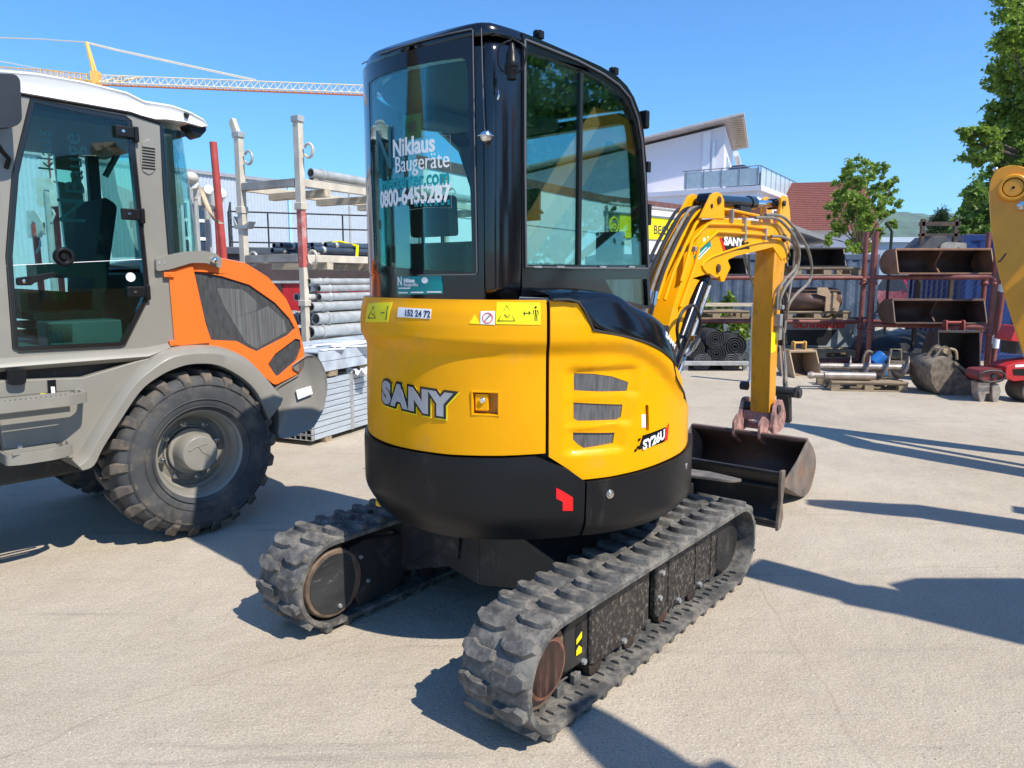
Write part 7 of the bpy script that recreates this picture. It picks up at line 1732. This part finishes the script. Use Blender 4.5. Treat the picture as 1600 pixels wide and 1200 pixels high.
tree('young_maple', 'young light green maple in front of the red tiled roof', b, blobs_px(b, [(1330, 262, 13), (1360, 258, 12), (1322, 285, 16), (1345, 280, 17), (1380, 262, 9), (1372, 290, 15), (1310, 305, 14), (1398, 283, 8), (1335, 310, 19), (1362, 318, 17), (1390, 305, 13), (1300, 328, 14), (1325, 338, 17), (1352, 345, 17), (1384, 332, 12), (1395, 350, 10), (1310, 358, 13), (1340, 368, 15), (1368, 370, 13), (1295, 372, 10), (1330, 385, 12), (1355, 388, 10), (1402, 318, 8)], 25.0, .9), 6200, .105, LEAFA, .06, 3)
b = dep(1650, 430, 17.0); b.z = 0
tree('big_maple', 'large leafy maple at the right edge, upper crown', b, blobs_px(b, [(1592, 40, 34), (1630, 20, 50), (1585, 95, 36), (1640, 90, 60), (1595, 150, 42), (1650, 150, 60), (1570, 205, 34), (1610, 215, 50), (1538, 228, 26), (1522, 208, 15), (1560, 245, 28), (1600, 250, 36), (1545, 190, 14), (1505, 205, 9), (1525, 248, 16), (1575, 268, 24), (1590, -20, 30), (1660, 240, 50), (1570, 130, 22), (1575, 60, 18)], 17.0, .9), 7000, .10, LEAFA, .13, 5)
b = dep(1600, 430, 27.0); b.z = 0
tree('dark_maple', 'darker leafy tree behind the yellow arm and above the blue container', b, blobs_px(b, [(1530, 300, 20), (1560, 290, 28), (1520, 325, 22), (1550, 330, 26), (1508, 345, 16), (1535, 355, 22), (1580, 330, 36), (1620, 300, 40), (1545, 375, 22), (1500, 362, 12), (1590, 370, 30)], 27.0, 1.2), 3300, .17, LEAFB, .2, 8)
b = dep(1463, 430, 33.0); b.z = 0; bl2 = []
rr_ = random.Random(2)
for k in range(26):
    t = k / 25; z = 1.6 + (434 - (336 + 66 * t)) / FPX * 33; rad = .10 + .72 * t
    for j in range(2 + int(7 * t)):
        a = rr_.uniform(0, 6.28); bl2.append((rad * cos(a) * rr_.uniform(.5, 1.05), rad * sin(a) * rr_.uniform(.5, 1), z - .10 * t, .17 + .12 * t))
tree('spruce', 'dark conical spruce standing between the far hall and the blue container', b, bl2, 3800, .12, LEAFC, .1, 4, needle=True)
for i, (px, Y, lab) in enumerate(((1130, 15.2, 'leafy shrub behind the mat rolls and the excavator arm'), (1255, 18.5, 'leafy shrub showing above the slate-blue container'))):
    b = dep(px, 430, Y); b.z = 0
    if i == 0: tree('green_shrub', lab, b, blobs_px(b, [(1095, 500, 16), (1120, 505, 18), (1150, 500, 16), (1110, 525, 14), (1160, 520, 16), (1100, 470, 14), (1135, 475, 14)], Y, .4, 3), 4200, .10, LEAFA, .04, 21)
# trees behind the camera: they show only as reflections in the cab glass
for i, (x, y, lab) in enumerate(((16.0, 7.6, 'tall leafy tree far right of the frame'), (19.0, 11.5, 'second tall leafy tree far right of the frame'))):
    b = Vector((x, y, 0)); rb_ = random.Random(30 + i)
    tree('roadside_tree', lab, b, [(rb_.uniform(-2, 2), rb_.uniform(-2, 2), rb_.uniform(3.0, 7.5), rb_.uniform(.8, 1.4)) for _ in range(16)], 420, .22, LEAFB, .2, 40 + i)

# ------------------------------------------------------------ second excavator, mostly beyond the right edge
Y2 = 6.6
A2 = Frame(*(dep(1583, 292, Y2).to_2d()), R_(122))
e2 = fthing('large_excavator', 'larger yellow excavator whose arm comes in at the right edge of the photo', 'excavator', A2)
def E2(pts): return [(p.y, p.z) for p in (A2.x(a, b, 0) for a, b in pts)]
cx_, cz2 = E2([(1583, 294)])[0]
arc2 = [(cx_ + .0, 0)]
ol = E2([(1545, 300), (1547, 283), (1553, 270), (1564, 262), (1578, 258), (1594, 259), (1608, 264), (1640, 300), (1700, 420), (1720, 560), (1700, 640), (1640, 640), (1606, 575), (1588, 520), (1570, 462), (1557, 410), (1548, 350)])
m = MB(); m.prism(ol, 'x', -.20, .0); arm2 = m.build('arm', mat('deep_yellow_paint', (.78, .33, .003), .35, var=.06, coat=.2, dirt=(.3, .16, .04), damt=.5, dscale=9, dthr=.6), e2, bevel=.008)
m = MB(); m.lathe([(.115, 0), (.115, .05), (.105, .06), (.085, .06), (.083, .045), (.075, .045), (.073, .055), (.0, .055)], (0, cx_, cz2), (1, 0, 0), 40); ps = m.build('pivot_boss', mat('deep_yellow_paint', (1, 1, 1)), arm2, bevel=.003)
m = MB(); m.lathe([(.084, .047), (.078, .047)], (0, cx_, cz2), (1, 0, 0), 40, close=False); m.cyl((.055, cx_, cz2), (.058, cx_, cz2), .012, seg=14); m.build('pivot_ring', mat('deep_black', (0, 0, 0)), ps)
q2 = E2([(1596, 322)])[0]; m = MB(); m.lathe([(.04, 0), (.04, .05), (0, .06)], (0, *q2), (1, 0, 0), 6); m.tube([(.02, *q2), (.05, q2[0] + .2, q2[1] - .1)], .02); m.build('hose_nut', STEEL, arm2, bevel=.004)
q2 = E2([(1549, 262)])[0]; q3 = E2([(1560, 262)])[0]; m = MB(); m.ball((-.1, q3[0] - .02, q3[1] + .0), .022); m.build('grease_nipple', STEEL, arm2)
m = MB(); m.tube([(.003, *p) for p in E2([(1565, 405), (1572, 396), (1563, 408), (1559, 409)])], .006, 5); m.build('paint_scratch', BLKD, arm2)
# the rest of that machine stands beyond the frame
YD = mat('deep_yellow_paint', (1, 1, 1))
def off_body(root, FR, EB, tip, elbow, low, s_=1.0, top=2.5, mirror=True):
    def EL(x, y, z): return FR.loc(EB.wor(x, y, z))
    L3 = lambda t: FR.loc(Vector(t))
    e_ = Vector(elbow); m = MB(); m.tube([L3(low), L3(e_.lerp(Vector(low), .25)), L3(e_ + Vector((0, 0, .04))), L3(e_.lerp(Vector(tip), .3))], .17, 4, rs=[.13, .2, .2, .18]); m.build('boom', YD, root, bevel=.01)
    m = MB(); m.tube([L3(e_.lerp(Vector(tip), .2)), L3(e_.lerp(Vector(tip), .6)), L3(tip)], .13, 4, rs=[.16, .15, .10]); m.build('arm', YD, root, bevel=.01)
    o_ = Vector((.12, .10, -.32)); m = MB(); m.tube([L3(Vector(low) + o_), L3(Vector(elbow).lerp(Vector(tip), .55) + o_ * .8)], .05, 8); m.build('boom_cylinder', BLK, root)
    m = MB(); P_ = [EL(sx, sy, .7) for sx, sy in ((-.75, -1.3), (.75, -1.3), (.75, .3), (-.75, .3))]; m.hexa(P_ + [Vector((p.x, p.y, 1.4)) for p in P_]); m.build('upper_body', YD, root, bevel=.05)
    m = MB(); P_ = [EL(sx, sy, 1.2) for sx, sy in ((-.75, -.5), (.1, -.5), (.1, .55), (-.75, .55))]; m.hexa(P_ + [Vector((p.x, p.y, top)) for p in P_]); m.build('cab', BLK, root, bevel=.05)
    if mirror: m = MB(); P_ = EL(-1.0, .75, top - .45); m.tube([EL(-.75, .5, top - .5), P_], .02); m.box(P_, (.18, .16, .24)); m.build('mirror', BLKM, root, bevel=.01)
    for sx in (-.62, .62):
        m = MB(); m.prism([(-1.0, .08), (-1.15, .3), (-1.0, .52), (1.0, .52), (1.15, .3), (1.0, .08), (.9, 0), (-.9, 0)], 'x', sx - .17, sx + .17, f=lambda x, y, z: tuple(EL(x, y, z))); m.build('crawler_track', RUB, root, bevel=.03)
off_body(e2, A2, Frame(6.2, 3.4, R_(-25)), (4.78, 6.42, 2.72), (5.5, 5.1, 3.3), (6.1, 3.9, 1.3), top=2.6)
EN = Frame(5.3, .9, R_(-45))
e3 = fthing('unseen_excavator', 'unseen compact yellow excavator posed to cast ground shadows, outside the frame on the right', 'excavator', EN)
off_body(e3, EN, EN, (3.18, 2.16, 3.02), (4.0, 1.62, 3.25), (4.8, 1.2, 1.2), top=2.5)  # unseen machine, boom raised so that its shadow reaches the yard
m = MB(); m.box(EN.loc(Vector((3.3, 2.2, 2.8))), (.25, .3, .35)); m.build('quick_coupler', BLKD, e3, bevel=.02)
m = MB(); m.prism([(-.3, -.35), (.2, -.4), (.35, 0), (.1, .3), (-.3, .1)], 'x', -.3, .3, f=lambda x, y, z: tuple(EN.loc(Vector((4.05 + x, 2.0 + y, 2.55 + z))))); m.build('raised_bucket', BLKD, e3, bevel=.02)
EM = Frame(6.3, 2.7, R_(-68))
e4 = fthing('unseen_excavator', 'second unseen compact excavator posed to cast ground shadows, farther right outside the frame', 'excavator', EM)
off_body(e4, EM, EM, (4.08, 3.38, 3.05), (4.9, 3.05, 3.3), (5.8, 2.8, 1.2), top=2.4, mirror=False)  # unseen too, boom set for the middle ground shadow
EP = Frame(3.5, -1.3, R_(-35))
e5 = fthing('unseen_excavator', 'unseen compact excavator added just behind the viewer on the right to cast a shadow', 'excavator', EP)
off_body(e5, EP, EP, (2.14, .84, 3.0), (2.6, .2, 3.25), (3.1, -.6, 1.2), top=2.4)  # added unseen machine, its boom casts the shadow on the near ground
# wooden pavilion left of the frame: it shows as a reflection in the cab's rear window
pv = thing('wooden_pavilion', 'brown wooden pavilion with a conical roof, outside the frame on the left', 'pavilion', (-10.5, 1.6, 0))
m = MB(); m.lathe([(2.3, 3.0), (2.2, 3.05), (.05, 6.6), (0, 6.6)], (0, 0, 0), (0, 0, 1), 24); m.build('roof', mat('brown_shingles', (.12, .075, .04), .8, var=.4, scale=8), pv)
m = MB(); m.lathe([(1.2, 0), (1.2, 3.05)], (0, 0, 0), (0, 0, 1), 12); m.build('wall', mat('brown_boards', (.09, .06, .04), .8, var=.4, stretch=(8, 8, .5)), pv)
# loose grit on the yard
random.seed(77); m = MB()
for i in range(2600):
    Yg = 2.0 + 9 * random.random() ** 1.7; Xg = random.uniform(-.78, .78) * Yg; r_ = random.uniform(.0015, .0045) * (1 + .12 * Yg)
    a = random.uniform(0, 6.28); h = r_ * random.uniform(.5, 1)
    p = [(Xg + r_ * cos(a + k * 1.57) * random.uniform(.6, 1.2), Yg + r_ * sin(a + k * 1.57) * random.uniform(.6, 1.2), 0) for k in range(4)]
    m._poly(p + [(Xg, Yg, h)], [(0, 1, 4), (1, 2, 4), (2, 3, 4), (3, 0, 4)])
tag(m.build('grit', mat('grit_stone', (.38, .33, .27), .9, var=.6, scale=30)), 'fine loose grit scattered over the yard', 'gravel', kind='stuff')

# ------------------------------------------------------------ air between here and the hills
m = MB(); m.bx(-1000, 2000, -1000, 2700, -1, 300); hz = m.build('haze', None)
hm = bpy.data.materials.new('haze_air'); hm.use_nodes = True; n_ = hm.node_tree.nodes; n_.remove(n_['Principled BSDF'])
pvn = n_.new('ShaderNodeVolumePrincipled'); pvn.inputs['Color'].default_value = (.80, .90, 1, 1); pvn.inputs['Density'].default_value = .00016; pvn.inputs['Anisotropy'].default_value = .2
hm.node_tree.links.new(pvn.outputs[0], n_['Material Output'].inputs['Volume']); hz.data.materials.append(hm); tag(hz, kind='stuff', label='pale summer haze over the yard and the hills', cat='haze')
